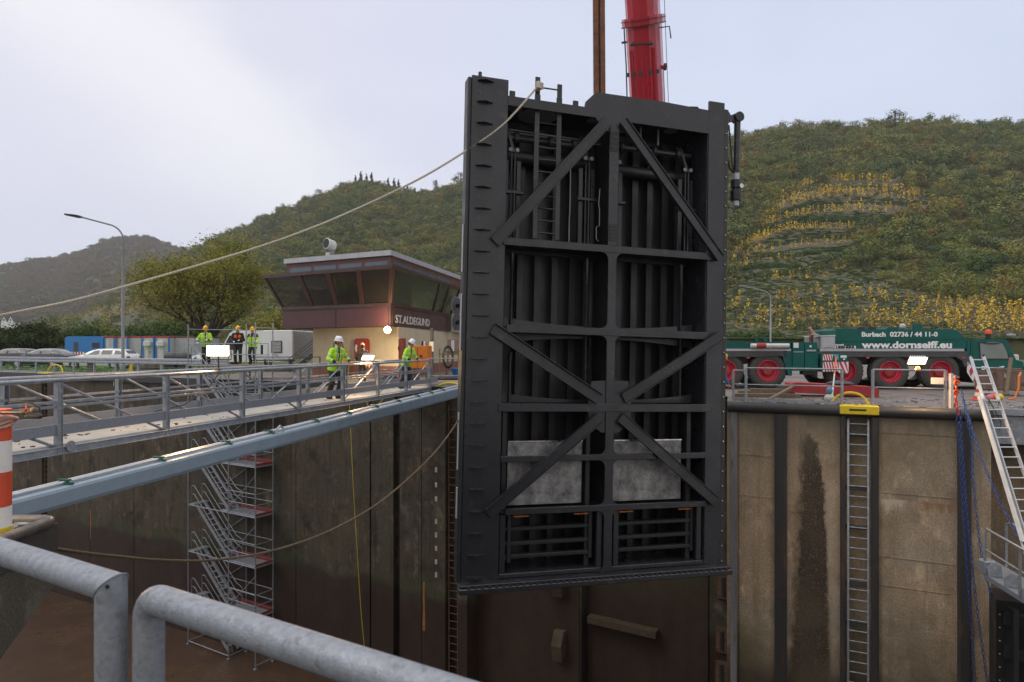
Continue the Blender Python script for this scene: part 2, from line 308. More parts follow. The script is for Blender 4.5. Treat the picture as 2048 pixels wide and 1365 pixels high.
M['meadow'] = mat('meadow_ground', (0.075, 0.10, 0.03), (0.055, 0.07, 0.025), 0.95, 0, 0.05, 8, world=True)
M['grass'] = mat('short_grass', (0.085, 0.19, 0.03), (0.06, 0.13, 0.025), 0.95, 0, 3, 8, 0.5, 40, world=True)
M['deckw'] = mat('grey_composite_deck', (0.46, 0.43, 0.39), (0.38, 0.355, 0.32), 0.8, 0, 2.5, 8, 0.1, spots=((0.16, 0.14, 0.12), 2.2, 0.63))

# ------------------------------------------------------------------ mesh builder
class MB:
    def __init__(s): s.v = []; s.f = []; s.m = []; s.mi = 0
    def add(s, vs, fs, mi=None):
        o = len(s.v); s.v.extend([tuple(p) for p in vs]); mi = s.mi if mi is None else mi
        for f in fs: s.f.append(tuple(o+i for i in f)); s.m.append(mi)
        return s
    def box(s, lo, hi, mi=None):
        x0, y0, z0 = lo; x1, y1, z1 = hi
        return s.add([(x0, y0, z0), (x1, y0, z0), (x1, y1, z0), (x0, y1, z0), (x0, y0, z1), (x1, y0, z1), (x1, y1, z1), (x0, y1, z1)],
                     [(0, 3, 2, 1), (4, 5, 6, 7), (0, 1, 5, 4), (1, 2, 6, 5), (2, 3, 7, 6), (3, 0, 4, 7)], mi)
    def bbox(s, lo, hi, b=0.01, mi=None):     # box with chamfered edges (through three slabs)
        x0, y0, z0 = lo; x1, y1, z1 = hi
        b = min(b, (x1-x0)/3, (y1-y0)/3, (z1-z0)/3)
        def ring(z, i): return [(x0+i+b, y0+i, z), (x1-i-b, y0+i, z), (x1-i, y0+i+b, z), (x1-i, y1-i-b, z), (x1-i-b, y1-i, z), (x0+i+b, y1-i, z), (x0+i, y1-i-b, z), (x0+i, y0+i+b, z)]
        vs = ring(z0, b)+ring(z0+b, 0)+ring(z1-b, 0)+ring(z1, b)
        fs = [tuple(range(7, -1, -1)), tuple(range(24, 32))]
        for k in range(3):
            for i in range(8): j = (i+1) % 8; fs.append((k*8+i, k*8+j, (k+1)*8+j, (k+1)*8+i))
        return s.add(vs, fs, mi)
    def bar(s, p, q, w, h, up=(0, 0, 1), mi=None, w2=None, h2=None):   # rectangular bar from p to q: w across, h along 'up'
        p = Vector(p); q = Vector(q); d = (q-p).normalized(); up = Vector(up)
        x = d.cross(up)
        if x.length < 1e-4: x = d.cross(Vector((1, 0, 0)))
        x.normalize(); z = x.cross(d)
        vs = []
        for c, ww, hh in ((p, w, h), (q, w2 or w, h2 or h)):
            for a, b in ((-1, -1), (1, -1), (1, 1), (-1, 1)): vs.append(c+x*(a*ww/2)+z*(b*hh/2))
        return s.add(vs, [(3, 2, 1, 0), (4, 5, 6, 7), (0, 1, 5, 4), (1, 2, 6, 5), (2, 3, 7, 6), (3, 0, 4, 7)], mi)
    def tube(s, path, r, n=10, caps=True, mi=None, r2=None):
        P = [Vector(p) for p in path]; k = len(P); vs = []; prev = None
        for i, p in enumerate(P):
            d = (P[min(i+1, k-1)]-P[max(i-1, 0)]).normalized()
            if prev is None:
                x = d.cross(Vector((0, 0, 1)))
                if x.length < 1e-3: x = d.cross(Vector((1, 0, 0)))
            else: x = prev-d*prev.dot(d)
            x.normalize(); prev = x; y = d.cross(x)
            rr = r if r2 is None else r+(r2-r)*i/(k-1)
            if isinstance(r, (list, tuple)): rr = r[i]
            for j in range(n):
                a = 2*pi*j/n; vs.append(p+x*(cos(a)*rr)+y*(sin(a)*rr))
        fs = []
        for i in range(k-1):
            for j in range(n): jj = (j+1) % n; fs.append((i*n+j, i*n+jj, (i+1)*n+jj, (i+1)*n+j))
        if caps: fs.append(tuple(range(n-1, -1, -1))); fs.append(tuple((k-1)*n+j for j in range(n)))
        return s.add(vs, fs, mi)
    def prism(s, poly, vec, mi=None):          # polygon (3-D points) pushed along vec
        a = [Vector(p) for p in poly]; v = Vector(vec); b = [p+v for p in a]; n = len(a)
        fs = [tuple(range(n-1, -1, -1)), tuple(range(n, 2*n))]
        for i in range(n): j = (i+1) % n; fs.append((i, j, n+j, n+i))
        return s.add(a+b, fs, mi)
    def lathe(s, prof, c=(0, 0, 0), n=20, axis='Z', mi=None, caps=True):   # prof: (radius, height)
        vs = []; c = Vector(c)
        for r, h in prof:
            for j in range(n):
                a = 2*pi*j/n; x, y = r*cos(a), r*sin(a)
                vs.append(c+(Vector((x, y, h)) if axis == 'Z' else Vector((x, h, y)) if axis == 'Y' else Vector((h, x, y))))
        fs = []
        for i in range(len(prof)-1):
            for j in range(n): jj = (j+1) % n; fs.append((i*n+j, i*n+jj, (i+1)*n+jj, (i+1)*n+j))
        if caps: fs.append(tuple(range(n-1, -1, -1))); fs.append(tuple((len(prof)-1)*n+j for j in range(n)))
        return s.add(vs, fs, mi)
    def sphere(s, c, r, n=10, mi=None, sc=(1, 1, 1)):
        prof = [(max(1e-4, sin(pi*i/n)), -cos(pi*i/n)) for i in range(n+1)]
        o = len(s.v); s.lathe(prof, (0, 0, 0), n*2, mi=mi)
        for i in range(o, len(s.v)):
            p = s.v[i]; s.v[i] = (c[0]+p[0]*r*sc[0], c[1]+p[1]*r*sc[1], c[2]+p[2]*r*sc[2])
        return s
    def quad(s, a, b, c, d, mi=None): return s.add([a, b, c, d], [(0, 1, 2, 3)], mi)
    def xf(s, mtx):
        s.v = [tuple(mtx @ Vector(p)) for p in s.v]; return s
    def build(s, name, m, parent=None, smooth=False, loc=None, rotz=0, recalc=True):
        me = bpy.data.meshes.new(name); me.from_pydata(s.v, [], s.f)
        ms = m if isinstance(m, (list, tuple)) else [m]
        for x in ms: me.materials.append(M[x] if isinstance(x, str) else x)
        if len(ms) > 1: me.polygons.foreach_set('material_index', s.m)
        if recalc:
            import bmesh
            b = bmesh.new(); b.from_mesh(me); bmesh.ops.recalc_face_normals(b, faces=b.faces); b.to_mesh(me); b.free()
        if smooth:
            me.polygons.foreach_set('use_smooth', [True]*len(me.polygons))
            try: me.set_sharp_from_angle(angle=R(40))
            except Exception: pass
        me.update()
        o = bpy.data.objects.new(name, me); COL.objects.link(o)
        if parent: o.parent = parent
        if loc is not None: o.location = loc
        if rotz: o.rotation_euler = (0, 0, rotz)
        return o
def tag(o, label=None, cat=None, group=None, kind=None):
    if label: o['label'] = label
    if cat: o['category'] = cat
    if group: o['group'] = group
    if kind: o['kind'] = kind
    return o
def thing(name, label, cat, loc=(0, 0, 0), rotz=0, group=None):
    o = bpy.data.objects.new(name, None); COL.objects.link(o); o.empty_display_size = 0.3
    o.location = loc; o.rotation_euler = (0, 0, rotz); return tag(o, label, cat, group)
def dup(root, loc, rotz=None, label=None, scale=None):
    r = root.copy(); COL.objects.link(r); r.location = loc
    if rotz is not None: r.rotation_euler = (0, 0, rotz)
    if scale: r.scale = scale if isinstance(scale, tuple) else (scale,)*3
    if label: r['label'] = label
    for ch in list(root.children):
        c = ch.copy(); COL.objects.link(c); c.parent = r
        for g in ch.children:
            d = g.copy(); COL.objects.link(d); d.parent = c
    return r
def text(name, s, size, m, parent=None, mtx=None, bold=0.0, ext=0.004, align='LEFT', width=None):
    cu = bpy.data.curves.new(name, 'FONT'); cu.body = s; cu.size = size; cu.extrude = ext; cu.offset = bold; cu.align_x = align
    cu.resolution_u = 3
    o = bpy.data.objects.new(name+'_src', cu); COL.objects.link(o)
    dg = bpy.context.evaluated_depsgraph_get(); dg.update()
    me = bpy.data.meshes.new_from_object(o.evaluated_get(dg)); bpy.data.objects.remove(o); bpy.data.curves.remove(cu)
    me.name = name
    if width:
        xs = [v.co.x for v in me.vertices]; k = width/(max(xs)-min(xs)); x0 = min(xs)
        for v in me.vertices: v.co.x = (v.co.x-x0)*k
    if mtx is not None: me.transform(mtx)
    me.materials.clear(); me.materials.append(M[m])
    ob = bpy.data.objects.new(name, me); COL.objects.link(ob)
    if parent: ob.parent = parent
    return ob
def rungs(p, q, r, m, parent, zs):           # one rung, then copies that share its mesh
    o = None
    for z in zs:
        if o is None: o = MB().tube([p, q], r, 7).build('rung', m, parent, smooth=True); c = o
        else: c = o.copy(); COL.objects.link(c); c.parent = parent
        c.location = (0, 0, float(z))
def basis(o, x, z):                            # matrix whose local X runs along x and local Y along z (text lies in X-Y)
    x = Vector(x).normalized(); z = Vector(z).normalized(); n = x.cross(z)
    return Matrix(((x[0], z[0], n[0], o[0]), (x[1], z[1], n[1], o[1]), (x[2], z[2], n[2], o[2]), (0, 0, 0, 1)))
HAZE = 0.00016
# ------------------------------------------------------------------ setting: quay, chamber, lock walls
WA = Vector((-2.45, 27.0, 0)); WD = Vector((0.882, -0.471, 0)); WN = Vector((-0.471, -0.882, 0))   # far chamber wall: point, run, outward to the chamber
ZF = -12.8
def tl(px): k = (px-CX)/F; return (k*WA.y-WA.x)/(WD.x-k*WD.y)
def wl(px, dep=0.0, z=0.0): return WA+WD*tl(px)+WN*dep+Vector((0, 0, z))
def wr(px, dep=0.0, z=0.0): return RC+RE*tr(px)+RN*dep+Vector((0, 0, z))
def wz(px, py, base=wl): P = base(px); return H-(py-CY)/F*P.y

def wall_strip(name, pts, m, z0, z1, back):
    mb = MB(); n = len(pts)
    fr = [Vector((p.x, p.y, 0)) for p in pts]
    vs = [p+Vector((0, 0, z0)) for p in fr]+[p+Vector((0, 0, z1)) for p in fr]
    fs = [(i, i+1, n+i+1, n+i) for i in range(n-1)]
    b = [p+back for p in (fr[0], fr[-1])]
    vs += [b[0]+Vector((0, 0, z0)), b[1]+Vector((0, 0, z0)), b[0]+Vector((0, 0, z1)), b[1]+Vector((0, 0, z1))]
    B = 2*n
    fs += [(B, B+1, B+3, B+2), (0, B, B+2, n), (n-1, 2*n-1, B+3, B+1), tuple(range(n, 2*n))+(B+3, B+2), tuple(range(n))+(B+1, B)]
    mb.add(vs, fs); return mb.build(name, m)
tt = Vector((0, 0, 0))
def lp(t, dep): return WA+WD*t+WN*dep
tj = lambda px, w: (tl(px)-w/2, tl(px)+w/2)
prof = [lp(-130, 0)]
def groove(px, w, dep):
    a, b = tj(px, w); prof.extend([lp(a, 0), lp(a, -dep), lp(b, -dep), lp(b, 0)])
groove(89, 0.62, 0.35)
for q in (180, 268): groove(q, 0.05, 0.05)
groove(592, 0.04, 0.04); groove(741, 0.09, 0.12); groove(793, 0.34, 0.30); groove(843, 0.03, 0.04)
groove(903, 0.60, 0.35)
tR = tl(934)
prof += [lp(tR, 0), lp(tR, -0.8), lp(tl(1146), -0.8), lp(tl(1146), -1.25), lp(13.5, -1.25)]
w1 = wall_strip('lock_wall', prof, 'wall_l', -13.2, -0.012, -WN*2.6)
tag(w1, 'long dark brown concrete lock wall on the left with painted numbers near its top edge', 'wall')
# recess facing under the raised gate
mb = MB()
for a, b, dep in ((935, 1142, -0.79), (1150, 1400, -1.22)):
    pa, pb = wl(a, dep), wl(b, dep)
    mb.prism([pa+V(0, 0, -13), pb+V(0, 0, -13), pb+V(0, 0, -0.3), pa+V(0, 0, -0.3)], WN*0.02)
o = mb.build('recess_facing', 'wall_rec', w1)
def rp(t, dep): return RC+RE*t+RN*dep
rprof = [rp(0, 0)+V(0.471, 0.882, 0)*3.6, rp(0, 0)]
def rgroove(a, b, dep):
    rprof.extend([rp(tr(a), 0), rp(tr(a), -dep), rp(tr(b), -dep), rp(tr(b), 0)])
rgroove(1475.5, 1477, 0.05); rgroove(1683, 1753, 0.30); rgroove(1921, 1926, 0.05)
rprof += [rp(tr(1982), 0), rp(tr(1982), -1.6), rp(tr(2250), -1.6), rp(tr(2250), 0), rp(60, 0)]
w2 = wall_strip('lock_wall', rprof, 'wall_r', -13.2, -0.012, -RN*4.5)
tag(w2, 'tan stained concrete lock wall on the right below the green crane truck', 'wall')
# quay and floors
mb = MB()
fr = [lp(-130, 0), lp(tl(1455), 0), rp(0, 0), rp(tr(1982), 0), rp(tr(2250), 0), rp(60, 0)]
fr = [p.copy() for p in fr]
far = [(-3000, 100), (-1500, 4000), (0, 4000), (1500, 4000), (3000, 3000), (3000, -300)]
vs = [(p.x, p.y, 0) for p in fr]+[(a, b, 0) for a, b in far]
fs = [(i, i+1, 6+i+1, 6+i) for i in range(5)]
q = MB().add(vs, fs).build('quay', 'quay'); tag(q, kind='structure')
fl = MB().quad((-140, -30, ZF), (80, -30, ZF), (80, 110, ZF), (-140, 110, ZF)).build('chamber_floor', 'floor'); tag(fl, kind='structure')
Q = Vector((-0.71, 1.56, 0)); GD = Vector((0.83, -0.557, 0)).normalized(); GN_ = Vector((0.557, 0.83, 0)).normalized()
nq = MB(); a, b = Q-GD*40, Q+GD*40
nq.prism([a, b, b-GN_*30, a-GN_*30], (0, 0, -13.2)); nq = nq.build('near_quay', 'pier'); tag(nq, kind='structure')
# meadow and grass sheets
gm_ = MB().quad((-600, 62, 0.004), (600, 62, 0.004), (1500, 3900, 0.004), (-1500, 3900, 0.004)).build('meadow', 'meadow'); tag(gm_, kind='structure')
ga = wl(-250, -2.6); gb = wl(330, -2.6)
gr = MB()
gp = [ga, gb, gb+V(2, 16, 0), ga+V(-6, 30, 0)]
gr.quad(*[(p.x, p.y, 0.008) for p in gp]); gr = gr.build('lawn', 'grass'); tag(gr, kind='structure')
# grass blades on the lawn: uncountable
def grass_tufts():
    mb = MB(); u0, u1 = gp[0], gp[1]
    for i in range(5200):
        a, b = random.random()**0.8, random.random()**1.6
        p = (gp[0]*(1-a)+gp[1]*a)*(1-b)+(gp[3]*(1-a)+gp[2]*a)*b
        h = random.uniform(0.05, 0.16); w = 0.05; an = random.uniform(0, pi)
        dx, dy = cos(an)*w, sin(an)*w; lx, ly = random.uniform(-.05, .05), random.uniform(-.05, .05)
        mb.add([(p.x-dx, p.y-dy, 0.006), (p.x+dx, p.y+dy, 0.006), (p.x+lx, p.y+ly, h)], [(0, 1, 2)])
    return mb
tag(grass_tufts().build('grass', 'grass', recalc=False), 'short green grass along the quay edge', kind='stuff')
# leaves of wet litter on the quay
tag(gr, kind='structure')

# steel copings
def edge_bar(name, pts, w, h, m, label, cat, up=0.0):
    mb = MB()
    for i in range(len(pts)-1): mb.bar(pts[i], pts[i+1], w, h)
    return tag(mb.build(name, m), label, cat)
mb = MB(); mb.bar(wl(-260, 0.05, -0.13), wl(880, 0.05, -0.13), 0.14, 0.30)
o = mb.build('edge_rail', 'rubber', w1)
mb = MB(); mb.tube([rp(0, 0.02)+V(0.4, .8, -0.15), rp(0.05, 0.06)+V(0, 0, -0.15), rp(tr(1984), 0.06)+V(0, 0, -0.15)], 0.15, 12)
o = mb.build('edge_fender', 'rubber', w2, smooth=True)
mb = MB(); mb.bar(wr(1978, 0.02, -0.04), wr(2300, 0.02, -0.04), 0.22, 0.16); mb.bar(wr(1978, -0.05, -0.5), wr(2300, -0.05, -0.5), 0.10, 0.7)
o = mb.build('edge_beam', 'galv', w2)
# vertical steel fender posts on the right wall
for pa, pb, m, dep in ((1461, 1474, 'grey', .09), (1549, 1574, 'rubber', .17), (1680, 1691, 'rubber', .12), (1742, 1757, 'rubber', .14), (1914, 1941, 'rubber', .16)):
    p0, p1 = wr(pa), wr(pb); mb = MB(); c = (p0+p1)/2; w = (p1-p0).length
    z0, z1 = -13, -0.30
    b_ = RN*dep
    k = RE*(w/2)
    mb.prism([c-k+V(0, 0, z0), c-k*0.98+b_*0.8+V(0, 0, z0), c-k*0.6+b_+V(0, 0, z0), c+k*0.6+b_+V(0, 0, z0), c+k*0.98+b_*0.8+V(0, 0, z0), c+k+V(0, 0, z0)], (0, 0, z1-z0))
    m_ = {'grey': M['pierpost'] if 'pierpost' in M else mat('weathered_grey_steel', (0.21, 0.21, 0.22), (0.12, 0.12, 0.13), 0.7, 0.2, 2, 8, 0.2, stretch=(1, 1, .2), spots=((0.10, 0.06, 0.04), 3, .6)), 'rubber': M.get('fpost') or mat('dark_steel_fender', (0.045, 0.038, 0.040), (0.030, 0.028, 0.030), 0.6, 0.1, 3, 7, 0.2, stretch=(1, 1, .25), spots=((0.085, 0.05, 0.035), 4, .60))}[m]
    if m == 'rubber': M['fpost'] = m_
    mb.build('fender_post', m_, w2)
# stain with a shape of its own: wet run below the weep hole
def stain(px0, px1, prof_, m, dep=0.004, wallf=wr):
    mb = MB(); vs = []; n = len(prof_)
    for z, a, b in prof_: vs += [wallf(a, dep, z), wallf(b, dep, z)]
    mb.add(vs, [(2*i, 2*i+1, 2*i+3, 2*i+2) for i in range(n-1)]); return mb
def rag(prof_, k, amp):
    out = []
    for i in range(len(prof_)-1):
        z0, a0, b0 = prof_[i]; z1, a1, b1 = prof_[i+1]
        for j in range(k):
            f = j/k; out.append((z0+(z1-z0)*f, a0+(a1-a0)*f+random.uniform(-amp, amp), b0+(b1-b0)*f+random.uniform(-amp, amp)))
    out.append(prof_[-1]); return out
# lift joints on the right wall as thin ledges
mb = MB()
for px0, px1, py in ((1757, 1911, 868), (1757, 1911, 990), (1476, 1548, 910), (1576, 1600, 1022), (1757, 1911, 1120), (1757, 1900, 1178), (1660, 1680, 872), (1476, 1547, 992)):
    p0 = wr(px0, 0.0, wz((px0+px1)/2, py, wr)); p1 = wr(px1, 0.0, wz((px0+px1)/2, py, wr)-0.02); mb.bar(p0, p1, 0.03, 0.025)
mb.build('lift_joint', 'wall_r', w2)
# rust run and tide marks on the left wall
mb = stain(0, 0, rag([(wz(848, 1165), 846, 850), (wz(848, 1215), 846.5, 849.5), (wz(848, 1250), 845, 851), (wz(848, 1262), 846, 850)], 3, .5), None, .006, wl)
M['ochre'] = mat('ochre_rust_run', (0.32, 0.15, 0.03), (0.20, 0.09, 0.03), 0.9, 0, 9, world=True)
mb.build('rust_run', 'ochre', w1, recalc=False)
mb = stain(0, 0, rag([(wz(182, 1020), 180.5, 182), (wz(182, 1078), 181, 182.5)], 4, .4), None, .006, wl); mb.build('rust_run', 'ochre', w1, recalc=False)
M['paintw'] = mat('white_wall_paint', (0.62, 0.62, 0.58), (0.45, 0.45, 0.42), 0.8, 0, 9, world=True)
M['paintm'] = mat('worn_mark_paint', (0.44, 0.44, 0.40), (0.24, 0.24, 0.21), 0.8, 0, 9, world=True)
for i, py in enumerate((940, 970, 998, 1043, 1070, 1097, 1124, 1150)):
    z = wz(872, py); mb = MB(); p = wl(870, 0.006); q_ = wl(874.5, 0.006)
    mb.quad(p+V(0, 0, z-.10), q_+V(0, 0, z-.10), q_+V(0, 0, z+.10), p+V(0, 0, z+.10)); mb.build('water_mark', 'paintm', w1, recalc=False)
M['ochre2'] = mat('tan_patch', (0.105, 0.075, 0.048), (0.062, 0.044, 0.03), 0.9, 0, 2, 7, world=True)
# numbers painted on the wall
def wall_text(s, px, py, size):
    z = wz(px, py); p = wl(px, 0.008, z)
    text('wall_number', s, size, 'paintw', w1, basis(p, WD, (0, 0, 1)), 0.006, 0.001)
wall_text('15/2', 225, 772, 0.52); wall_text('14/3', 27, 759, 0.52)
wall_text('17', 822, 806, 0.40)
# steel ladders let into the left wall
def wall_ladder(px, z0, z1, step, label, wid=0.42):
    t = thing('wall_ladder', label, 'ladder', wl(px, -0.15, 0), math.atan2(WD.y, WD.x), 'steel ladders let into the lock walls')
    mb = MB(); mb.box((-wid/2-.03, -.02, z0), (-wid/2+.02, .03, z1)); mb.build('stile', 'rustpatch', t)
    mb = MB(); mb.box((wid/2-.02, -.02, z0), (wid/2+.03, .03, z1)); mb.build('stile', 'rustpatch', t)
    rungs((-wid/2, 0, 0), (wid/2, 0, 0), .016, 'rustpatch', t, np.arange(z0+.1, z1, step)); return t
wall_ladder(903, -12.7, -0.7, 0.30, 'rusty ladder sunk in the wall beside the raised gate')
wall_ladder(89, -12.7, -0.7, 0.30, 'rusty ladder in the dark wall at the far left below the number')
# ledge, step blocks and anchor plates under the gate
mb = MB(); p, q_ = wl(1158, -0.95, wz(1158, 1255)), wl(1298, -0.95, wz(1298, 1283)-.1); mb.bar(p, q_, 0.36, 0.24)
M['darkwood'] = mat('dark_wet_timber', (0.085, 0.055, 0.035), (0.05, 0.034, 0.023), .8, 0, 4, 7, .2)
tag(mb.build('timber_fender', 'darkwood'), 'brown timber bar fixed to the wall recess under the gate', 'fender')
for px, py, h_, lab in ((1106, 1183, .75, 'sloped block on the recess wall just under the gate edge'), (1106, 1305, 1.1, 'sloped block low on the recess wall below the gate')):
    c = wl(px, -0.78, wz(px, py)); mb = MB()
    pts = [c+V(0, 0, -h_/2)-WD*.25, c+WN*.30+V(0, 0, -h_/2)-WD*.25, c+WN*.42+V(0, 0, h_*.05)-WD*.25, c+WN*.18+V(0, 0, h_/2)-WD*.25, c+V(0, 0, h_/2)-WD*.2]
    mb.prism(pts, WD*.4); tag(mb.build('concrete_block', 'ochre2'), lab, 'block', 'sloped blocks in the gate recess')
for px, py, lab in ((1432, 1173, 'dark steel anchor plate in the wall at the bottom corner of the gate'), (1429, 1280, 'rusty anchor plate in the wall, middle of the three right of the recess'), (1428, 1347, 'rusty anchor plate at the lower picture edge right of the recess')):
    c = RC+V(0.471, .882, 0)*1.0; k = (px-CX)/F
    p = wl(px, -1.24); z = H-(py-CY)/F*p.y
    t = thing('anchor_plate', lab, 'plate', p+V(0, 0, z), math.atan2(WD.y, WD.x), 'anchor plates below the gate')
    mb = MB(); mb.box((-.2, -.06, -.42), (.2, .0, .42)); mb.build('plate', 'rustpatch', t)
    mb = MB(); mb.box((-.05, -.10, -.32), (.05, -.061, .32)); mb.build('slot_bar', 'rubber', t)

# ------------------------------------------------------------------ hills
def lerp(x, pts): return np.interp(x, [p[0] for p in pts], [p[1] for p in pts])
HILLS = {
 'right': dict(ridge=[(880, 387), (945, 365), (1040, 345), (1200, 315), (1330, 300), (1455, 287), (1500, 277), (1560, 267), (1640, 265), (1720, 263), (1800, 255), (1880, 258), (1960, 261), (2048, 265), (2300, 277), (2700, 315)],
   Yb=[(880, 175), (1455, 100), (2048, 85), (2700, 80)], Yr=[(880, 560), (1200, 470), (1455, 420), (2048, 390), (2700, 380)], z0=[(880, 3), (2700, 2.4)], px=(960, 2700), amp=3.0),
 'left': dict(ridge=[(60, 681), (120, 653), (180, 625), (240, 593), (300, 558), (345, 525), (380, 507), (440, 480), (500, 456), (560, 429), (620, 405), (680, 381), (720, 371), (760, 373), (800, 385), (850, 395), (890, 383), (940, 363), (1040, 358), (1100, 373)],
   Yb=[(60, 260), (300, 230), (700, 190), (1100, 180)], Yr=[(60, 420), (300, 640), (500, 650), (700, 600), (1100, 560)], z0=[(60, 1), (1100, 3)], px=(60, 1100), amp=4.0),
 'far': dict(ridge=[(-500, 568), (-200, 553), (0, 536), (60, 526), (120, 520), (160, 508), (200, 490), (240, 478), (275, 476), (310, 482), (340, 494), (380, 508), (450, 528), (560, 568)],
   Yb=[(-500, 700), (560, 800)], Yr=[(-500, 1250), (250, 1400), (560, 1450)], z0=[(-500, 4), (560, 4)], px=(-500, 560), amp=9.0),
}
def bumpy(X, Y, s):
    return (np.sin(X*0.021*s+1.3)*np.cos(Y*0.017*s+.4)+0.5*np.sin(X*0.05*s+Y*0.043*s)+0.3*np.sin(X*.11*s-Y*.09*s+2))/1.8
def hill_pt(h, px, t):
    d = HILLS[h]; px = np.asarray(px, float); t = np.asarray(t, float)
    Yb = lerp(px, d['Yb']); Yr = lerp(px, d['Yr']); z0 = lerp(px, d['z0'])
    zr = H+(CY-lerp(px, d['ridge']))/F*Yr
    Y = Yb+(Yr-Yb)*t; X = (px-CX)/F*Y
    e0 = (z0-H)/Yb; er = (zr-H)/Yr; tt_ = np.clip(t, 0, 1); g = 1-(1-tt_)**1.45
    z = np.where(t <= 1, H+Y*(e0+(er-e0)*g), zr*(1-0.35*(t-1)))
    z = z+bumpy(X, Y, 60/d['amp']/12)*d['amp']*np.clip(t*3, 0, 1)*np.clip((1.1-t)*2.2, 0, 1)
    return np.stack([X, Y, z], -1)
def hill_at(h, px, py):                        # where a sighting first meets the hillside
    ts = np.linspace(0, 1.0, 400); P = hill_pt(h, np.full(400, px), ts)
    yy = CY-(P[:, 2]-H)/P[:, 1]*F
    i = np.argmax(yy <= py) if (yy <= py).any() else 399
    return P[i]
M['hillsoil'] = mat('hillside_ground', (0.055, 0.050, 0.026), (0.080, 0.066, 0.036), 0.95, 0, 0.06, 10, 0.6, 0.6, world=True, c3=(0.045, 0.055, 0.020))
for h, lab in (('right', 'hillside'), ('left', 'hillside'), ('far', 'far_hill')):
    d = HILLS[h]; a = np.arange(d['px'][0], d['px'][1]+1, 10.0); ts = np.concatenate([[0.0], np.linspace(0, 1, 70), [1.1, 1.3, 1.6]])
    g = hill_pt(h, a[None, :].repeat(len(ts), 0), ts[:, None].repeat(len(a), 1)); n = len(a)
    fs = [(i*n+j, i*n+j+1, (i+1)*n+j+1, (i+1)*n+j) for i in range(len(ts)-1) for j in range(n-1)]
    g[0, :, 2] = -1.5
    o = MB().add(g.reshape(-1, 3), fs).build(lab, 'hillsoil', smooth=False, recalc=False); tag(o, kind='structure')
    o.data.polygons.foreach_set('use_smooth', [True]*len(o.data.polygons))

# foliage: palettes are the leaves' own autumn colours, picked per plant
def leaf_mat(name, cols, noise=0.022):
    m = bpy.data.materials.new(name); m.use_nodes = True
    n = m.node_tree.nodes; l = m.node_tree.links; b = n['Principled BSDF']; b.inputs['Roughness'].default_value = 0.8; b.inputs['Specular IOR Level'].default_value = 0.15
    oi = n.new('ShaderNodeObjectInfo'); g = n.new('ShaderNodeNewGeometry')
    nz = n.new('ShaderNodeTexNoise'); nz.inputs['Scale'].default_value = noise; nz.inputs['Detail'].default_value = 3; l.new(g.outputs['Position'], nz.inputs['Vector'])
    a = n.new('ShaderNodeMath'); a.operation = 'MULTIPLY_ADD'; l.new(nz.outputs[0], a.inputs[0]); a.inputs[1].default_value = 2.3
    a2 = n.new('ShaderNodeMath'); a2.operation = 'MULTIPLY_ADD'; l.new(oi.outputs['Random'], a2.inputs[0]); a2.inputs[1].default_value = 0.75; a2.inputs[2].default_value = -1.02
    l.new(a2.outputs[0], a.inputs[2])
    r = n.new('ShaderNodeValToRGB'); l.new(a.outputs[0], r.inputs[0]); e = r.color_ramp.elements
    k = len(cols)
    for i, c in enumerate(cols):
        if i < 2: q_ = e[i]; q_.position = i/(k-1)
        else: q_ = e.new(i/(k-1))
        q_.color = (*c, 1)
    e[0].position = 0
    l2 = n.new('ShaderNodeTexNoise'); l2.inputs['Scale'].default_value = 1.1; l2.inputs['Detail'].default_value = 4; l.new(g.outputs['Position'], l2.inputs['Vector'])
    mr = n.new('ShaderNodeMapRange'); mr.inputs[1].default_value = 0.3; mr.inputs[2].default_value = 0.7; mr.inputs[3].default_value = 0.78; mr.inputs[4].default_value = 1.25; l.new(l2.outputs[0], mr.inputs[0])
    mx = n.new('ShaderNodeMix'); mx.data_type = 'RGBA'; mx.blend_type = 'MULTIPLY'; mx.inputs[0].default_value = 1; l.new(r.outputs[0], mx.inputs[6]); l.new(mr.outputs[0], mx.inputs[7])
    l.new(mx.outputs[2], b.inputs['Base Color'])
    return m
M['leaf_wood'] = leaf_mat('autumn_wood_leaves', [(0.066, 0.099, 0.039), (0.09, 0.126, 0.039), (0.132, 0.165, 0.042), (0.075, 0.099, 0.045), (0.18, 0.195, 0.045), (0.096, 0.117, 0.045), (0.128, 0.111, 0.048), (0.225, 0.225, 0.051), (0.105, 0.126, 0.045), (0.225, 0.15, 0.045), (0.158, 0.183, 0.054)])
M['leaf_far'] = leaf_mat('brown_wood_leaves', [(0.102, 0.103, 0.054), (0.132, 0.101, 0.058), (0.162, 0.108, 0.06), (0.101, 0.096, 0.053), (0.15, 0.12, 0.055), (0.126, 0.086, 0.055), (0.108, 0.108, 0.055)], 0.004)
M['leaf_hedge'] = leaf_mat('green_scrub_leaves', [(0.034, 0.069, 0.021), (0.053, 0.094, 0.025), (0.081, 0.121, 0.03), (0.046, 0.081, 0.023), (0.101, 0.132, 0.034)], 0.03)
M['leaf_con'] = leaf_mat('conifer_needles', [(0.018, 0.030, 0.016), (0.024, 0.038, 0.02)], 0.05)
M['leaf_vine'] = leaf_mat('yellow_vine_leaves', [(0.66, 0.46, 0.05), (0.74, 0.55, 0.08), (0.58, 0.38, 0.05), (0.44, 0.34, 0.07), (0.68, 0.48, 0.06)], 0.08)
M['leaf_oak'] = leaf_mat('olive_oak_leaves', [(0.144, 0.162, 0.031), (0.186, 0.198, 0.038), (0.228, 0.21, 0.041), (0.162, 0.18, 0.034)], 0.25)
M['leaf_dark'] = leaf_mat('dark_bush_leaves', [(0.035, 0.053, 0.015), (0.054, 0.07, 0.019), (0.049, 0.062, 0.017)], 0.3)
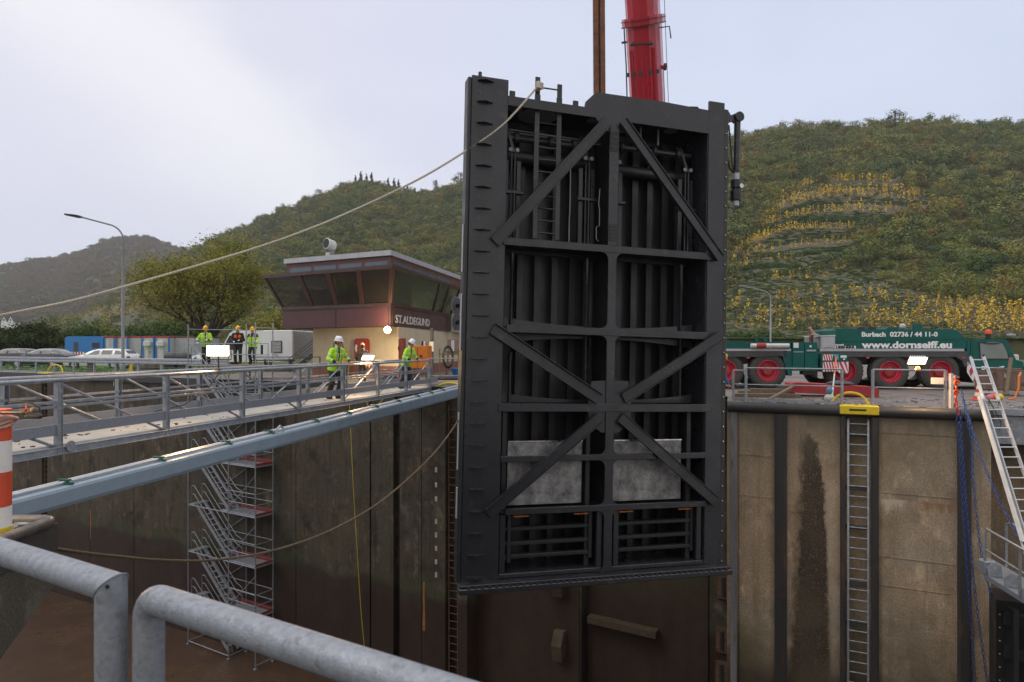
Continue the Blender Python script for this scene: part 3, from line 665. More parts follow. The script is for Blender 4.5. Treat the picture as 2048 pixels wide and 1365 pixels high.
M['post'] = mat('vine_stake_wood', (0.20, 0.15, 0.11), None, 0.9)

def crown_mesh(name, m, n_clump, n_leaf, leaf, shape='round', seed=1, cen=0.55):
    r = random.Random(seed); mb = MB()
    for c in range(n_clump):
        while True:
            p = Vector((r.uniform(-1, 1), r.uniform(-1, 1), r.uniform(-1, 1)))
            if 0.25 < p.length <= 1: break
        if shape == 'cone':
            h = r.random(); rad = (1-h)*0.42+0.04; a = r.uniform(0, 2*pi); p = Vector((cos(a)*rad*r.uniform(.4, 1), sin(a)*rad*r.uniform(.4, 1), h*2-1))
            cr = 0.10+0.16*(1-h)
        else:
            p = p*(0.78 if p.length > .5 else 1.0); cr = r.uniform(0.20, 0.40)
            if shape == 'low': p.z *= 0.6
        for k in range(n_leaf):
            q = Vector((r.gauss(0, 1), r.gauss(0, 1), r.gauss(0, 1))).normalized()*cr*(r.random()**0.4)
            q.z *= 0.75
            c0 = p+q
            nrm = (q.normalized()+Vector((r.uniform(-.7, .7), r.uniform(-.7, .7), r.uniform(-.2, .9)))).normalized()
            x = nrm.cross(Vector((r.random()-.5, r.random()-.5, r.random()-.5))).normalized(); y = nrm.cross(x)
            s = leaf*r.uniform(0.6, 1.5)
            z0 = Vector((0, 0, cen*2))*0.5
            mb.add([c0-x*s+z0, c0-y*s*.55+z0, c0+x*s+z0, c0+y*s*.55+z0], [(0, 1, 2, 3)])
    me = bpy.data.meshes.new(name); me.from_pydata(mb.v, [], mb.f); me.materials.append(M[m]); return me
def proto_coll(name, meshes):
    c = bpy.data.collections.new(name)
    for i, me in enumerate(meshes):
        o = bpy.data.objects.new('%s_plant' % name, me); c.objects.link(o)
    return c
def scatter(name, coll, pts, scl, label, seed=0):
    me = bpy.data.meshes.new(name); me.from_pydata([tuple(p) for p in pts], [], [])
    a = me.attributes.new('scl', 'FLOAT_VECTOR', 'POINT'); a.data.foreach_set('vector', np.asarray(scl, np.float32).ravel())
    r = me.attributes.new('rot', 'FLOAT_VECTOR', 'POINT'); rr = np.zeros((len(pts), 3), np.float32); rr[:, 2] = rng.uniform(0, 6.28, len(pts)); rr[:, :2] = rng.normal(0, .08, (len(pts), 2)); r.data.foreach_set('vector', rr.ravel())
    ix = me.attributes.new('pick', 'INT', 'POINT'); ix.data.foreach_set('value', rng.integers(0, len(coll.objects), len(pts)).astype(np.int32))
    o = bpy.data.objects.new(name, me); COL.objects.link(o)
    ng = bpy.data.node_groups.new(name, 'GeometryNodeTree')
    ng.interface.new_socket('Geometry', in_out='INPUT', socket_type='NodeSocketGeometry'); ng.interface.new_socket('Geometry', in_out='OUTPUT', socket_type='NodeSocketGeometry')
    n = ng.nodes; l = ng.links; gi = n.new('NodeGroupInput'); go = n.new('NodeGroupOutput')
    ci = n.new('GeometryNodeCollectionInfo'); ci.inputs['Collection'].default_value = coll; ci.inputs['Separate Children'].default_value = True; ci.inputs['Reset Children'].default_value = True
    ip = n.new('GeometryNodeInstanceOnPoints'); ip.inputs['Pick Instance'].default_value = True
    def named(nm, ty):
        q = n.new('GeometryNodeInputNamedAttribute'); q.data_type = ty; q.inputs['Name'].default_value = nm; return [s for s in q.outputs if s.enabled][0]
    l.new(gi.outputs[0], ip.inputs['Points']); l.new(ci.outputs[0], ip.inputs['Instance'])
    l.new(named('scl', 'FLOAT_VECTOR'), ip.inputs['Scale']); l.new(named('pick', 'INT'), ip.inputs['Instance Index'])
    er = n.new('FunctionNodeEulerToRotation'); l.new(named('rot', 'FLOAT_VECTOR'), er.inputs[0]); l.new(er.outputs[0], ip.inputs['Rotation'])
    l.new(ip.outputs[0], go.inputs[0])
    md = o.modifiers.new('scatter', 'NODES'); md.node_group = ng
    return tag(o, label, kind='stuff')

wood_c = proto_coll('wood', [crown_mesh('crown', 'leaf_wood', 30, 60, .052, seed=s) for s in range(5)]+[crown_mesh('crown', 'leaf_wood', 40, 50, .046, 'low', seed=s) for s in range(9, 12)])
far_c = proto_coll('farwood', [crown_mesh('crown', 'leaf_far', 22, 34, .075, seed=s+40) for s in range(4)])
hedge_c = proto_coll('hedge', [crown_mesh('crown', 'leaf_hedge', 26, 24, .08, 'low', seed=s+60) for s in range(4)])

# vineyard terraces on the right hill, as sighted: rows of stakes (px, py) and how yellow they are
ROWS = [
 ([(1560, 400), (1590, 385), (1620, 372), (1650, 367), (1720, 366), (1790, 368)], .8, 7),
 ([(1540, 425), (1580, 405), (1640, 390), (1720, 386), (1800, 387), (1850, 398)], .75, 6),
 ([(1530, 440), (1570, 420), (1620, 402), (1690, 395), (1760, 398), (1840, 405)], .6, 6),
 ([(1690, 415), (1740, 420), (1800, 424), (1870, 420)], .3, 8),
 ([(1505, 465), (1550, 448), (1600, 436), (1660, 428), (1720, 427), (1800, 430)], .65, 7),
 ([(1490, 495), (1530, 478), (1570, 466), (1620, 462), (1710, 463)], .7, 7),
 ([(1470, 512), (1500, 492), (1540, 480)], .9, 6),
 ([(1465, 530), (1500, 514), (1550, 503), (1620, 495), (1720, 488)], .45, 8),
 ([(1465, 550), (1500, 535), (1540, 525), (1610, 523)], .45, 9),
 ([(1600, 560), (1660, 545), (1750, 540)], .05, 8),
 ([(1480, 570), (1530, 563), (1620, 562), (1700, 560)], .25, 13),
 ([(1540, 594), (1600, 592), (1700, 588), (1800, 590)], .2, 13),
 ([(1465, 607), (1530, 604), (1620, 600), (1720, 602), (1850, 608)], .2, 11),
 ([(1465, 622), (1560, 620), (1680, 618), (1800, 610), (1900, 618), (2048, 632)], .30, 12),
 ([(1465, 637), (1560, 636), (1680, 634), (1800, 630), (1930, 634), (2060, 642)], .30, 12),
 ([(1465, 650), (1560, 650), (1700, 648), (1850, 646), (2060, 655)], .3, 13),
 ([(1465, 663), (1560, 664), (1700, 662), (1850, 660), (2060, 668)], .35, 14),
 ([(1840, 624), (1930, 626), (2060, 637)], .55, 11), ([(1880, 640), (2060, 649)], .5, 11), ([(1700, 655), (1850, 653), (2060, 661)], .4, 12), ([(1900, 668), (2070, 676)], .5, 12),
]
HEDGES = [([(1600, 382), (1650, 378), (1740, 376), (1800, 380)], .8), ([(1480, 462), (1540, 436), (1600, 415), (1660, 408), (1750, 408), (1860, 408)], 1.0),
 ([(1470, 486), (1530, 460), (1590, 448), (1640, 442), (1720, 438), (1830, 434)], 1.6), ([(1600, 445), (1680, 442), (1740, 450), (1800, 446)], 1.7),
 ([(1470, 518), (1540, 493), (1610, 478), (1720, 474)], 1.0), ([(1500, 512), (1580, 512), (1660, 500), (1760, 506)], 1.5), ([(1470, 540), (1530, 532), (1600, 535)], 1.3),
 ([(1465, 560), (1520, 552), (1600, 545), (1650, 532)], 1.4), ([(1465, 590), (1560, 578), (1700, 574)], .5), ([(1465, 614), (1600, 611), (1750, 596), (1820, 600)], .55),
 ([(1465, 628), (1600, 627), (1800, 620)], .5), ([(1465, 643), (1600, 643), (1800, 640)], .5), ([(1580, 656), (1640, 655)], .9), ([(1465, 672), (1560, 672)], 1.0)]
VY = [(1465, 545), (1500, 478), (1560, 396), (1600, 376), (1660, 362), (1800, 362), (1880, 400), (1890, 425), (1800, 436), (1730, 470), (1740, 500), (1650, 530), (1760, 535), (1770, 560), (1840, 596), (2060, 622), (2700, 640), (2700, 690), (1455, 690), (1455, 560)]
def inpoly(x, y, poly):
    c = False; j = len(poly)-1
    for i in range(len(poly)):
        xi, yi = poly[i]; xj, yj = poly[j]
        if (yi > y) != (yj > y) and x < (xj-xi)*(y-yi)/(yj-yi)+xi: c = not c
        j = i
    return c
def wood(h, n, smin, smax, tmin=0.0, pxr=None, power=1.0):
    d = HILLS[h]; pts = []; scl = []
    px = rng.uniform(*(pxr or d['px']), n); t = tmin+(1.02-tmin)*rng.random(n)**power
    P = hill_pt(h, px, t); yy = CY-(P[:, 2]-H)/P[:, 1]*F
    for i in range(n):
        if h == 'right' and inpoly(px[i], yy[i], VY): continue
        if h == 'left' and 150 < px[i] < 330 and 575 < yy[i] and yy[i] > 600-(px[i]-150)*.14 and rng.random() < .93: continue
        s = rng.uniform(smin, smax)*(1+0.25*rng.normal())*min(1, max(.45, P[i][1]/(230 if h == 'right' else 300))); s = max(smin*.6, s)
        pts.append(P[i]-np.array([0, 0, s*0.30])); scl.append((s*rng.uniform(.85, 1.25), s*rng.uniform(.85, 1.25), s*rng.uniform(.8, 1.2)))
    return pts, scl
p1, s1 = wood('right', 2500, 2.6, 6.2, 0.0, (1380, 2500), 0.8)
p2, s2 = wood('right', 6500, 0.8, 2.0, 0.0, (1380, 2500), 0.8); p1 += p2; s1 += s2
for n_, lo_, hi_ in ((1500, 2.6, 6.2), (2600, .8, 2.0)):   # the slope behind the gate
    p2, s2 = wood('right', n_, lo_, hi_, 0.0, (965, 1385), 0.8); p1 += p2; s1 += s2
tag(scatter('hillside_wood', wood_c, p1, s1, 'mixed autumn scrub and trees covering the right hillside'))
p1, s1 = wood('left', 2900, 2.6, 6.4, 0.0, (40, 1010), 0.85)
p2, s2 = wood('left', 7500, 1.0, 2.2, 0.0, (40, 1010), 0.85); p1 += p2; s1 += s2
scatter('hillside_wood', wood_c, p1, s1, 'mixed autumn scrub and trees covering the left hillside')
p1, s1 = wood('far', 4200, 4.0, 9.0, 0.0, (-120, 520), 0.9)
p2, s2 = wood('far', 1700, 4.5, 9.5, 0.0, (-490, -115), 0.9); p1 += p2; s1 += s2
scatter('distant_wood', far_c, p1, s1, 'brown wooded hill far off on the left')
def polyl(pts, step):
    out = []
    for (x0, y0), (x1, y1) in zip(pts[:-1], pts[1:]):
        n = max(1, int(abs(x1-x0)/step))
        for i in range(n): f = i/n; out.append((x0+(x1-x0)*f, y0+(y1-y0)*f))
    return out
pts = []; scl = []
for pl, s in HEDGES:
    for x, y in polyl(pl, 5):
        for k in range(2):
            P = hill_at('right', x+random.uniform(-4, 4), y+random.uniform(-3, 4)); ss = s*random.uniform(.5, 1.2)
            pts.append(P-np.array([0, 0, ss*.3])); scl.append((ss*1.3, ss*1.3, ss*.8))
# low tufts over the terraces
for i in range(9500):
    x = random.uniform(1455, 2070); y = random.uniform(372, 686)
    if not inpoly(x, y, VY): continue
    P = hill_at('right', x, y); ss = random.uniform(.25, .8)*P[1]/170; pts.append(P-np.array([0, 0, ss*.35])); scl.append((ss*1.6, ss*1.6, ss*.6))
scatter('terrace_scrub', hedge_c, pts, scl, 'green scrub and weeds on the vineyard terrace banks')
# vines
def vine_meshes(seed):
    r = random.Random(seed); st = MB(); st.bar((0, 0, -.2), (r.uniform(-.06, .06), 0, 2.1), 0.05, 0.05)
    lf = MB(); n = r.choice((20, 30, 42))
    for i in range(n):
        z = r.uniform(.5, 2.25); w = .30*(1-abs(z-1.2)/1.6); p = Vector((r.gauss(0, w*.6), r.gauss(0, w*.6), z)); s = r.uniform(.07, .15)
        a = Vector((r.gauss(0, 1), r.gauss(0, 1), r.gauss(0, 1))).normalized(); b = a.cross(Vector((r.random(), r.random(), r.random()))).normalized()
        lf.add([p-a*s, p-b*s, p+a*s, p+b*s], [(0, 1, 2, 3)])
    m1 = bpy.data.meshes.new('stake'); m1.from_pydata(st.v, [], st.f); m1.materials.append(M['post'])
    m2 = bpy.data.meshes.new('leaves'); m2.from_pydata(lf.v, [], lf.f); m2.materials.append(M['leaf_vine'])
    return m1, m2, st, lf
VM = [vine_meshes(s) for s in range(6)]
soil = MB()
for pl, yel, step in ROWS[:8]:
    P = polyl(pl, 6); vs = []
    for x, y in P:
        wv = 1.5*math.sin(x*.05)
        vs += [hill_at('right', x, y-8+wv)+np.array([0, 0, .25]), hill_at('right', x, y+3+wv)+np.array([0, 0, .25])]
    soil.add(vs, [(2*i, 2*i+1, 2*i+3, 2*i+2) for i in range(len(P)-1)])
M['soil'] = mat('bare_terrace_soil', (0.076, 0.060, 0.036), (0.056, 0.058, 0.026), 0.95, 0, 0.35, 8, 0.4, 2, world=True)
tag(soil.build('vineyard_terrace', 'soil', recalc=False), kind='structure')
cand = []
for pl, yel, step in ROWS:
    for x, y in polyl(pl, step*(0.48 if pl[0][1] < 540 else .62)):
        x += random.uniform(-1.5, 1.5); y += random.uniform(-1, 1); P = hill_at('right', x, y); cand.append((P[1], P, random.random() < (yel+.12)*(1.0 if x < 1700 or y > 580 else .72)))
for k in range(3):                              # vines low on the left slope
    pass
cand.sort(key=lambda c: c[0])
vrest = MB(); nv = 0
VLAB = 'staked grapevine with yellow leaves on the terraced slope behind the green crane truck'
for Y_, P, yel in cand:
    k = random.randrange(6); s = random.uniform(.8, 1.2)*max(1, Y_/172); rot = random.uniform(0, 6.28)
    if nv < 300 and yel:
        t = thing('grapevine', VLAB, 'vine', tuple(P), rot, 'yellow grapevines on the right hillside'); t.scale = (s*1.2, s*1.2, s*1.05); nv += 1
        for nm, me in (('stake', VM[k][0]), ('leaves', VM[k][1])):
            c = bpy.data.objects.new(nm, me); COL.objects.link(c); c.parent = t
    else:
        mt = Matrix.Translation(Vector(P)) @ Matrix.Rotation(rot, 4, 'Z') @ Matrix.Scale(s, 4)
        vrest.add([mt @ Vector(v) for v in VM[k][2].v], VM[k][2].f, 0)
        if yel: vrest.add([mt @ Vector(v) for v in VM[k][3].v], VM[k][3].f, 1)
tag(vrest.build('vineyard', ['post', 'leaf_vine'], recalc=False), 'stakes and vines of the farther terraces', kind='stuff')
# yellow vineyard strips on the left slope, seen past the lamp post
lv = MB()
for (x0, y0), (x1, y1), rows in (((158, 622), (300, 572), 7), ((112, 634), (150, 620), 3), ((200, 634), (330, 588), 6), ((250, 612), (400, 560), 4)):
    for r_ in range(rows):
        for x, y in polyl([(x0, y0+r_*3.2), (x1, y1+r_*3.2)], 2.6):
            if random.random() < .35: continue
            P = Vector(hill_at('left', x, y)); s = 1.25
            src = VM[random.randrange(6)][3]; mt = Matrix.Translation(P) @ Matrix.Rotation(random.uniform(0, 6), 4, 'Z') @ Matrix.Scale(s, 4)
            lv.add([mt @ Vector(v) for v in src.v], src.f)
tag(lv.build('vineyard', 'leaf_vine', recalc=False), 'yellow vineyard strips on the left slope behind the lamp post', kind='stuff')
# ------------------------------------------------------------------ single trees
def limb_tree(name, label, loc, h, spread, trunk_r, leaf_m, n_leaf, leaf, seed, group=None, lean=0.0, base=0.28, cat='tree', thin=1.0, up=0.5):
    r = random.Random(seed); t = thing(name, label, cat, loc, 0, group)
    tips = []; mb = MB()
    def grow(p, d, ln, rad, lvl):
        n = 4; path = [p]; q = p.copy(); dd = d.copy()
        for i in range(n):
            dd = (dd+Vector((r.gauss(0, .14), r.gauss(0, .14), r.gauss(.03, .08)))).normalized(); q = q+dd*(ln/n); path.append(q.copy())
        mb.tube(path, rad, 7 if lvl < 2 else 4, r2=rad*.58, caps=False)
        if lvl >= 2: tips.extend(path[2:])
        if lvl >= 4 or rad < .012: return
        k = r.choice((2, 3, 3)) if lvl else 9
        for j in range(k):
            a = r.uniform(0, 2*pi) if lvl else j*2*pi/k+r.uniform(-.4, .4)
            out = Vector((cos(a), sin(a), 0)); nd = (dd*r.uniform(.5, .9)+out*r.uniform(.55, 1.0)*(spread/h*1.5)*(1 if lvl or j % 3 else .25)+Vector((0, 0, up*r.uniform(.2, .6)))).normalized()
            grow(path[r.choice((2, 3, 4)) if lvl else r.choice((3, 4))], nd, ln*r.uniform(.62, .86) if lvl else h*r.uniform(.26, .38), rad*r.uniform(.48, .62), lvl+1)
    grow(Vector((0, 0, -.2)), Vector((lean, 0, 1)).normalized(), h*base+.2, trunk_r, 0)
    mb.build('trunk', 'bark', t, smooth=True)
    lf = MB()
    for i in range(n_leaf):
        c = tips[r.randrange(len(tips))]; g = h*.045*thin
        c = c+Vector((r.gauss(0, g), r.gauss(0, g), r.gauss(0, g*.7)+.05))
        a = Vector((r.gauss(0, 1), r.gauss(0, 1), r.gauss(0, .7))).normalized(); b = a.cross(Vector((r.random(), r.random(), r.random()-.5))).normalized(); s = leaf*r.uniform(.6, 1.4)
        lf.add([c-a*s, c-b*s*.6, c+a*s, c+b*s*.6], [(0, 1, 2, 3)])
    lf.build('crown', leaf_m, t, recalc=False); return t
limb_tree('oak_tree', 'big spreading tree with thinning olive leaves left of the control house', V((437-CX)/F*74, 74, 0), 14.6, 12.6, .42, 'leaf_oak', 52000, .10, 5, up=.52, base=.20, thin=1.15)
for px, Y, h, sp, lab, sd in ((62, 88, 6.6, 9.5, 'dense dark green low tree behind the parked dark cars', 8), (-20, 92, 5.6, 7.5, 'dark bushy tree cut by the left picture edge', 9)):
    limb_tree('bushy_tree', lab, V((px-CX)/F*Y, Y, 0), h, sp, .3, 'leaf_dark', 15000, .16, sd, 'low trees at the left', base=.16, thin=1.5)
for px, Y, h, lab, sd in ((165, 105, 6.2, 'thin yellowing tree just right of the dark low tree', 21), (212, 112, 6.6, 'olive shrubby tree behind the lamp post', 22), (292, 108, 6.8, 'yellow green bush behind the grey site containers', 23), (330, 116, 8.2, 'pale green bush left of the big spreading tree', 24), (255, 104, 5.2, 'brownish shrub behind the white ended container', 25), (545, 98, 9.0, 'olive tree between the big spreading tree and the control house', 26), (375, 96, 6.0, 'small dark shrub under the big spreading tree', 27)):
    limb_tree('shrub_tree', lab, V((px-CX)/F*Y, Y, 0), h, h*.9, .12, ('leaf_oak', 'leaf_hedge')[sd % 2], 5200, .17, sd, 'shrubs behind the containers', base=.12, thin=1.7)
# trees that stand out on the ridges
rt = crown_mesh('crown', 'leaf_wood', 44, 26, .055, seed=71); rt2 = crown_mesh('crown', 'leaf_wood', 40, 22, .055, seed=72); rc = crown_mesh('crown', 'leaf_con', 70, 16, .06, 'cone', seed=73)
def ridge_tree(h, px, hgt, wid, me, label, tree='ridge_tree', group='trees on the ridge', t=0.995):
    hgt *= 1.35; wid *= 1.2; P = Vector(hill_pt(h, px, t)); T = thing(tree, label, 'tree', tuple(P-Vector((0, 0, .4))), random.uniform(0, 6), group)
    mb = MB(); mb.tube([(0, 0, 0), (0, 0, hgt*.7)], hgt*.03, 5); mb.build('trunk', 'bark', T)
    c = bpy.data.objects.new('crown', me); COL.objects.link(c); c.parent = T
    c.scale = (wid/2*(1.75 if me is rc else 1), wid/2*(1.75 if me is rc else 1), hgt*.5 if me is rc else hgt*.42); c.location = (0, 0, hgt*(.02 if me is rc else .16)); return T
for px, hg, w, me, lab in ((1790, 11, 15, rt, 'broad brown tree standing tallest on the right ridge'), (1738, 7, 13, rt2, 'low ragged tree left of the tallest one on the right ridge'), (1705, 6.5, 9, rt, 'small ragged tree at the left end of the right ridge clump'), (1900, 9, 10, rt2, 'round olive tree right of the tallest ridge tree'), (1956, 7, 10, rt, 'dark spreading tree on the ridge near the right picture edge'), (1998, 6, 6, rt2, 'narrow green tree at the right end of the ridge'), (1598, 8, 14, rt, 'brown tree clump on the right ridge above the vineyard'), (1560, 7.5, 10, rt2, 'brown tree next to the ridge clump above the vineyard'), (1525, 5, 8, rt, 'low rust brown tree on the ridge beside the gate hook'), (1482, 7, 8, rt2, 'tree on the ridge just right of the hanging gate hook')):
    ridge_tree('right', px, hg, w, me, lab)
for px, hg, lab in ((711, 9, 'leftmost of the conifers on the hilltop'), (722, 11, 'tall conifer second in the hilltop group'), (733, 9.5, 'conifer third in the hilltop group'), (743, 10.5, 'conifer right end of the first hilltop group'), (776, 8.5, 'left conifer of the second hilltop group'), (788, 9.5, 'middle conifer of the second hilltop group'), (797, 9.5, 'right conifer of the second hilltop group'), (815, 7, 'small lone conifer on the hill just above the rope'), (830, 6, 'smallest conifer beside the rope on the hill')):
    ridge_tree('left', px, hg*1.1, hg*.62, rc, lab, 'conifer', 'conifers on the hilltop')
for px, hg, w, me, lab in ((872, 13, 6, rt2, 'slim pale tree on the hill beyond the rope'), (922, 11, 15, rt, 'round brown tree on the hill beside the gate edge'), (640, 9, 11, rt, 'round tree on the hill shoulder left of the conifers'), (430, 9, 12, rt2, 'bare topped tree on the hill above the big spreading tree'), (462, 8, 11, rt, 'rounded tree farther up the left ridge'), (372, 9, 10, rt2, 'lone tree in the saddle between the two hills'), (560, 7, 10, rt, 'bushy tree halfway up the left ridge'), (850, 8, 9, rt, 'dark tree just right of the conifers on the hill')):
    ridge_tree('left', px, hg, w, me, lab)

# ------------------------------------------------------------------ far house
Ph = V((15-CX)/F*330, 330, 12)
T = thing('house', 'small white house with two steep gables far off at the left edge', 'house', tuple(Ph)); T.scale = (.62, .62, .62)
MB().box((-5, 0, -8), (5, 8, 3)).build('wall', 'white', T)
for x in (-2.6, 2.6):
    MB().prism([(x-2.4, -.1, 3), (x+2.4, -.1, 3), (x, -.1, 7.2)], (0, 8, 0)).build('gable', 'white', T)
    mb = MB()
    for s in (-1, 1): mb.bar((x+s*1.4, 3.9, 5.3), (x+s*1.401, 3.901, 5.3), .2, .2)
    mb = MB(); mb.prism([(x-2.9, -.4, 2.6), (x, -.4, 7.7), (x+2.9, -.4, 2.6), (x+2.5, -.4, 2.6), (x, -.4, 7.1), (x-2.5, -.4, 2.6)], (0, 8.8, 0)); mb.build('roof', 'greydark', T)
    MB().box((x-.5, -.16, 3.4), (x+.5, -.11, 4.8)).build('window', 'glass', T)

# ------------------------------------------------------------------ control house
def plan(A, B, C): return [A, B, C, A+C-B]
def P2(px, Y): return V((px-CX)/F*Y, Y, 0)
bA, bB, bC = P2(565, 36.7), P2(781, 33.0), P2(902, 45.0)
vA, vB, vC = P2(524.5, 36.8), P2(786, 31.9), P2(922, 44.6)
rA, rB, rC = P2(570, 36.4), P2(782, 33.0), P2(933, 46.5)
lA, lB, lC = P2(626, 37.2), P2(797, 34.2), P2(921, 48.2)
Z1, Z2, Z3, Z4, Z5 = 2.60, 3.56, 5.36, 6.02, 6.27
T = thing('control_house', 'brown banded lock control house with outward leaning windows and cream ground floor', 'building', tuple(lB))
o_ = lB.copy()
def rel(p, z): return Vector((p.x-o_.x, p.y-o_.y, z))
def ring_prism(name, P, z0, z1, m, parent=T): 
    mb = MB(); mb.prism([rel(p, z0) for p in P], (0, 0, z1-z0)); return mb.build(name, m, parent)
lo = plan(lA, lB, lC); cen = (lo[0]+lo[2])/2
ring_prism('ground_floor_wall', lo, 0, Z1-.004, 'cream')
g = plan(lA, lB, lC); ring_prism('plinth', [cen+(p-cen)*1.006 for p in g], 0.0, .62, 'plinth')
band = plan(bA, bB, bC); ring_prism('band', band, Z1, Z2, 'brown')
for a, b, fr in ((bA, bB, (.52, .985)), (bB, bC, (.02,))):   # panel joints of the band
    for f in fr:
        p = a+(b-a)*f; n = (b-a).normalized().cross(V(0, 0, 1)); MB().bar(rel(p+n*.004, Z1+.01), rel(p+n*.004, Z2-.01), .05, .03, up=tuple(n)).build('band_joint', 'black', T)
ring_prism('sill', [(band[0]+band[2])/2+(p-(band[0]+band[2])/2)*1.012 for p in band], Z2, Z2+.09, 'browng')
# white extension of the upper floor behind, right end
eC = P2(926, 49.5)
up = plan(rA, rB, rC); upc = (up[0]+up[2])/2
E0 = bC+(bC-bB).normalized()*.05
MB().prism([rel(P2(903, 45.3), Z1+.0), rel(P2(931, 46.8), Z1), rel(P2(931, 60), Z1), rel(P2(903, 60), Z1)], (0, 0, Z4-Z1)).build('end_wall', 'cream', T)
# slanted glazing between sill and visor
inn = lambda a, f: a
def slat(a0, a1, f0, f1, name, m, d=0.0, parent=T, thick=.02):
    # panel on the slanted face spanned by bottom edge a0 (two points) and top edge a1, between fractions
    (p0, p1), (q0, q1) = a0, a1
    c = [rel(p0+(p1-p0)*f0, Z2+.09), rel(p0+(p1-p0)*f1, Z2+.09), rel(q0+(q1-q0)*f1, Z3-.01), rel(q0+(q1-q0)*f0, Z3-.01)]
    n = (c[1]-c[0]).cross(c[3]-c[0]).normalized()
    if n.dot(Vector((0, -1, 0))) < 0: n = -n
    mb = MB(); mb.prism([x+n*d for x in c], -n*thick); return mb.build(name, m, parent)
k = .93                                          # glazing reaches the visor a little behind its edge
def inset(v, b): return b+(v-b)*k
wA, wB, wC = inset(vA, bA), inset(vB, bB), inset(vC, bC)
gl = mat('tinted_window_glass', (0.030, 0.027, 0.022), None, 0.03, spec=0.7)
g_b = gl.node_tree.nodes['Principled BSDF']; g_b.inputs['Alpha'].default_value = 0.55; M['winglass'] = gl
for (a0, a1, cuts) in (((bA, bB), (wA, wB), (0, .30, .53, .76, 1.0)), ((bB, bC), (wB, wC), (0, .64, .80, 1.0))):
    for i in range(len(cuts)-1):
        w_ = slat(a0, a1, cuts[i]+.012, cuts[i+1]-.012, 'window', 'winglass')
    for c in cuts:
        slat(a0, a1, max(0, c-.016), min(1, c+.016), 'mullion', 'browng', .045, thick=.13)
    def rail(f, h): 
        (p0, p1), (q0, q1) = a0, a1
        z = Z2+.09+(Z3-Z2-.1)*f; mb = MB(); mb.bar(rel(p0+(q0-p0)*f, z), rel(p1+(q1-p1)*f, z), .10, h); return mb
    rail(.02, .08).build('window_rail', 'browng', T); rail(.985, .08).build('window_rail', 'browng', T)
# room inside: floor slab, back wall, desk, monitor, ceiling
inner = plan(bA, bB, bC); ic = (inner[0]+inner[2])/2
ring_prism('room_core', [ic+(p-ic)*.45 for p in inner], Z2, Z4-.05, mat('dim_room_wall', (0.10, 0.085, 0.06), None, .8))
mb = MB()
for px, Y, w, h in ((735, 36.3, .9, .5), (640, 38.2, 1.3, .9), (610, 39, .6, .9), (700, 37.2, 1.5, .2)):
    p = P2(px, Y); mb.box((p.x-o_.x-w/2, p.y-o_.y, Z2+.1), (p.x-o_.x+w/2, p.y-o_.y+.3, Z2+.35+h))
mb.build('desk', mat('pale_desk', (0.34, 0.29, 0.19), None, .6), T)
p = P2(884, 43.9); MB().box((p.x-o_.x-.25, p.y-o_.y, Z2+.12), (p.x-o_.x+.3, p.y-o_.y+.1, Z3-.05)).build('curtain', mat('yellow_curtain', (0.5, 0.40, 0.05), (.4, .3, .04), .9, stretch=(8, 8, .3)), T)
# visor, clerestory, roof edge
vis = plan(vA, vB, vC)
mb = MB(); mb.prism([rel(p, Z3) for p in vis], (0, 0, .11)); mb.build('visor', 'browng', T)
cl = plan(rA, rB, rC); cc = (cl[0]+cl[2])/2
ring_prism('clerestory', [cc+(p-cc)*.985 for p in cl], Z3+.11, Z4-.002, 'brownl')
for a, b, cuts in ((rA, rB, (.04, .26, .285, .50, .53, .74, .77, .975)), (rB, rC, (.02, .22, .24, .38, .40, .52, .54, .64, .66, .74))):
    a = cc+(a-cc)*.985; b = cc+(b-cc)*.985; n = (b-a).normalized().cross(V(0, 0, 1))
    for i in range(0, len(cuts), 2):
        p, q_ = a+(b-a)*cuts[i], a+(b-a)*cuts[i+1]
        mb = MB(); mb.prism([rel(p, Z3+.16), rel(q_, Z3+.16), rel(q_, Z4-.24), rel(p, Z4-.24)], tuple(n*.015)); mb.build('upper_window', mat('slate_blue_glass', (0.10, 0.13, 0.17), None, .15) if 'cgl' not in M else M['cgl'], T)
        M['cgl'] = bpy.data.materials['slate_blue_glass']
ring_prism('roof_edge', [cc+(p-cc)*1.01 for p in cl], Z4, Z5, 'zinc')
# name on the band
n = (bC-bB).normalized(); nn = n.cross(V(0, 0, 1)); pz = lambda px, py, Y: H-(py-CY)/F*Y
def onface(px): k_ = (px-CX)/F; t_ = (k_*bB.y-bB.x)/(n.x-k_*n.y); return bB+n*t_
pa, pb = onface(790.5), onface(858)
text('house_name', 'ST.ALDEGUND', .58, 'paintw', T, basis(rel(pa+nn*.03, H-(646-CY)/F*pa.y), n, (0, 0, 1)), .006, .015, width=(pb-pa).length)
# lit bulkhead lamp at the corner
pl = P2(775, 32.6)
tl_ = thing('wall_lamp', 'round glowing lamp on the corner of the control house', 'lamp', (pl.x, pl.y, H+(CY-660)/F*32.6))
MB().sphere((0, 0, 0), .17, 8).build('globe', 'lamp', tl_, smooth=True); MB().lathe([(.12, 0), (.12, .12), (.05, .3), (.04, .9)], (0, .1, 0), 12, 'Y').build('bracket', 'greydark', tl_)
def lamp(name, loc, energy, size, col=(1, .72, .4), parent=None, rot=None, spot=False):
    d = bpy.data.lights.new(name, 'AREA' if rot is not None else 'POINT'); d.energy = energy; d.color = col
    if rot is not None: d.size = size
    else: d.shadow_soft_size = size
    o = bpy.data.objects.new(name, d); COL.objects.link(o); o.location = loc
    if rot is not None: o.rotation_euler = rot
    if parent: o.parent = parent
    return o
lamp('lamp_light', (0, -.25, 0), 620, .2, parent=tl_)
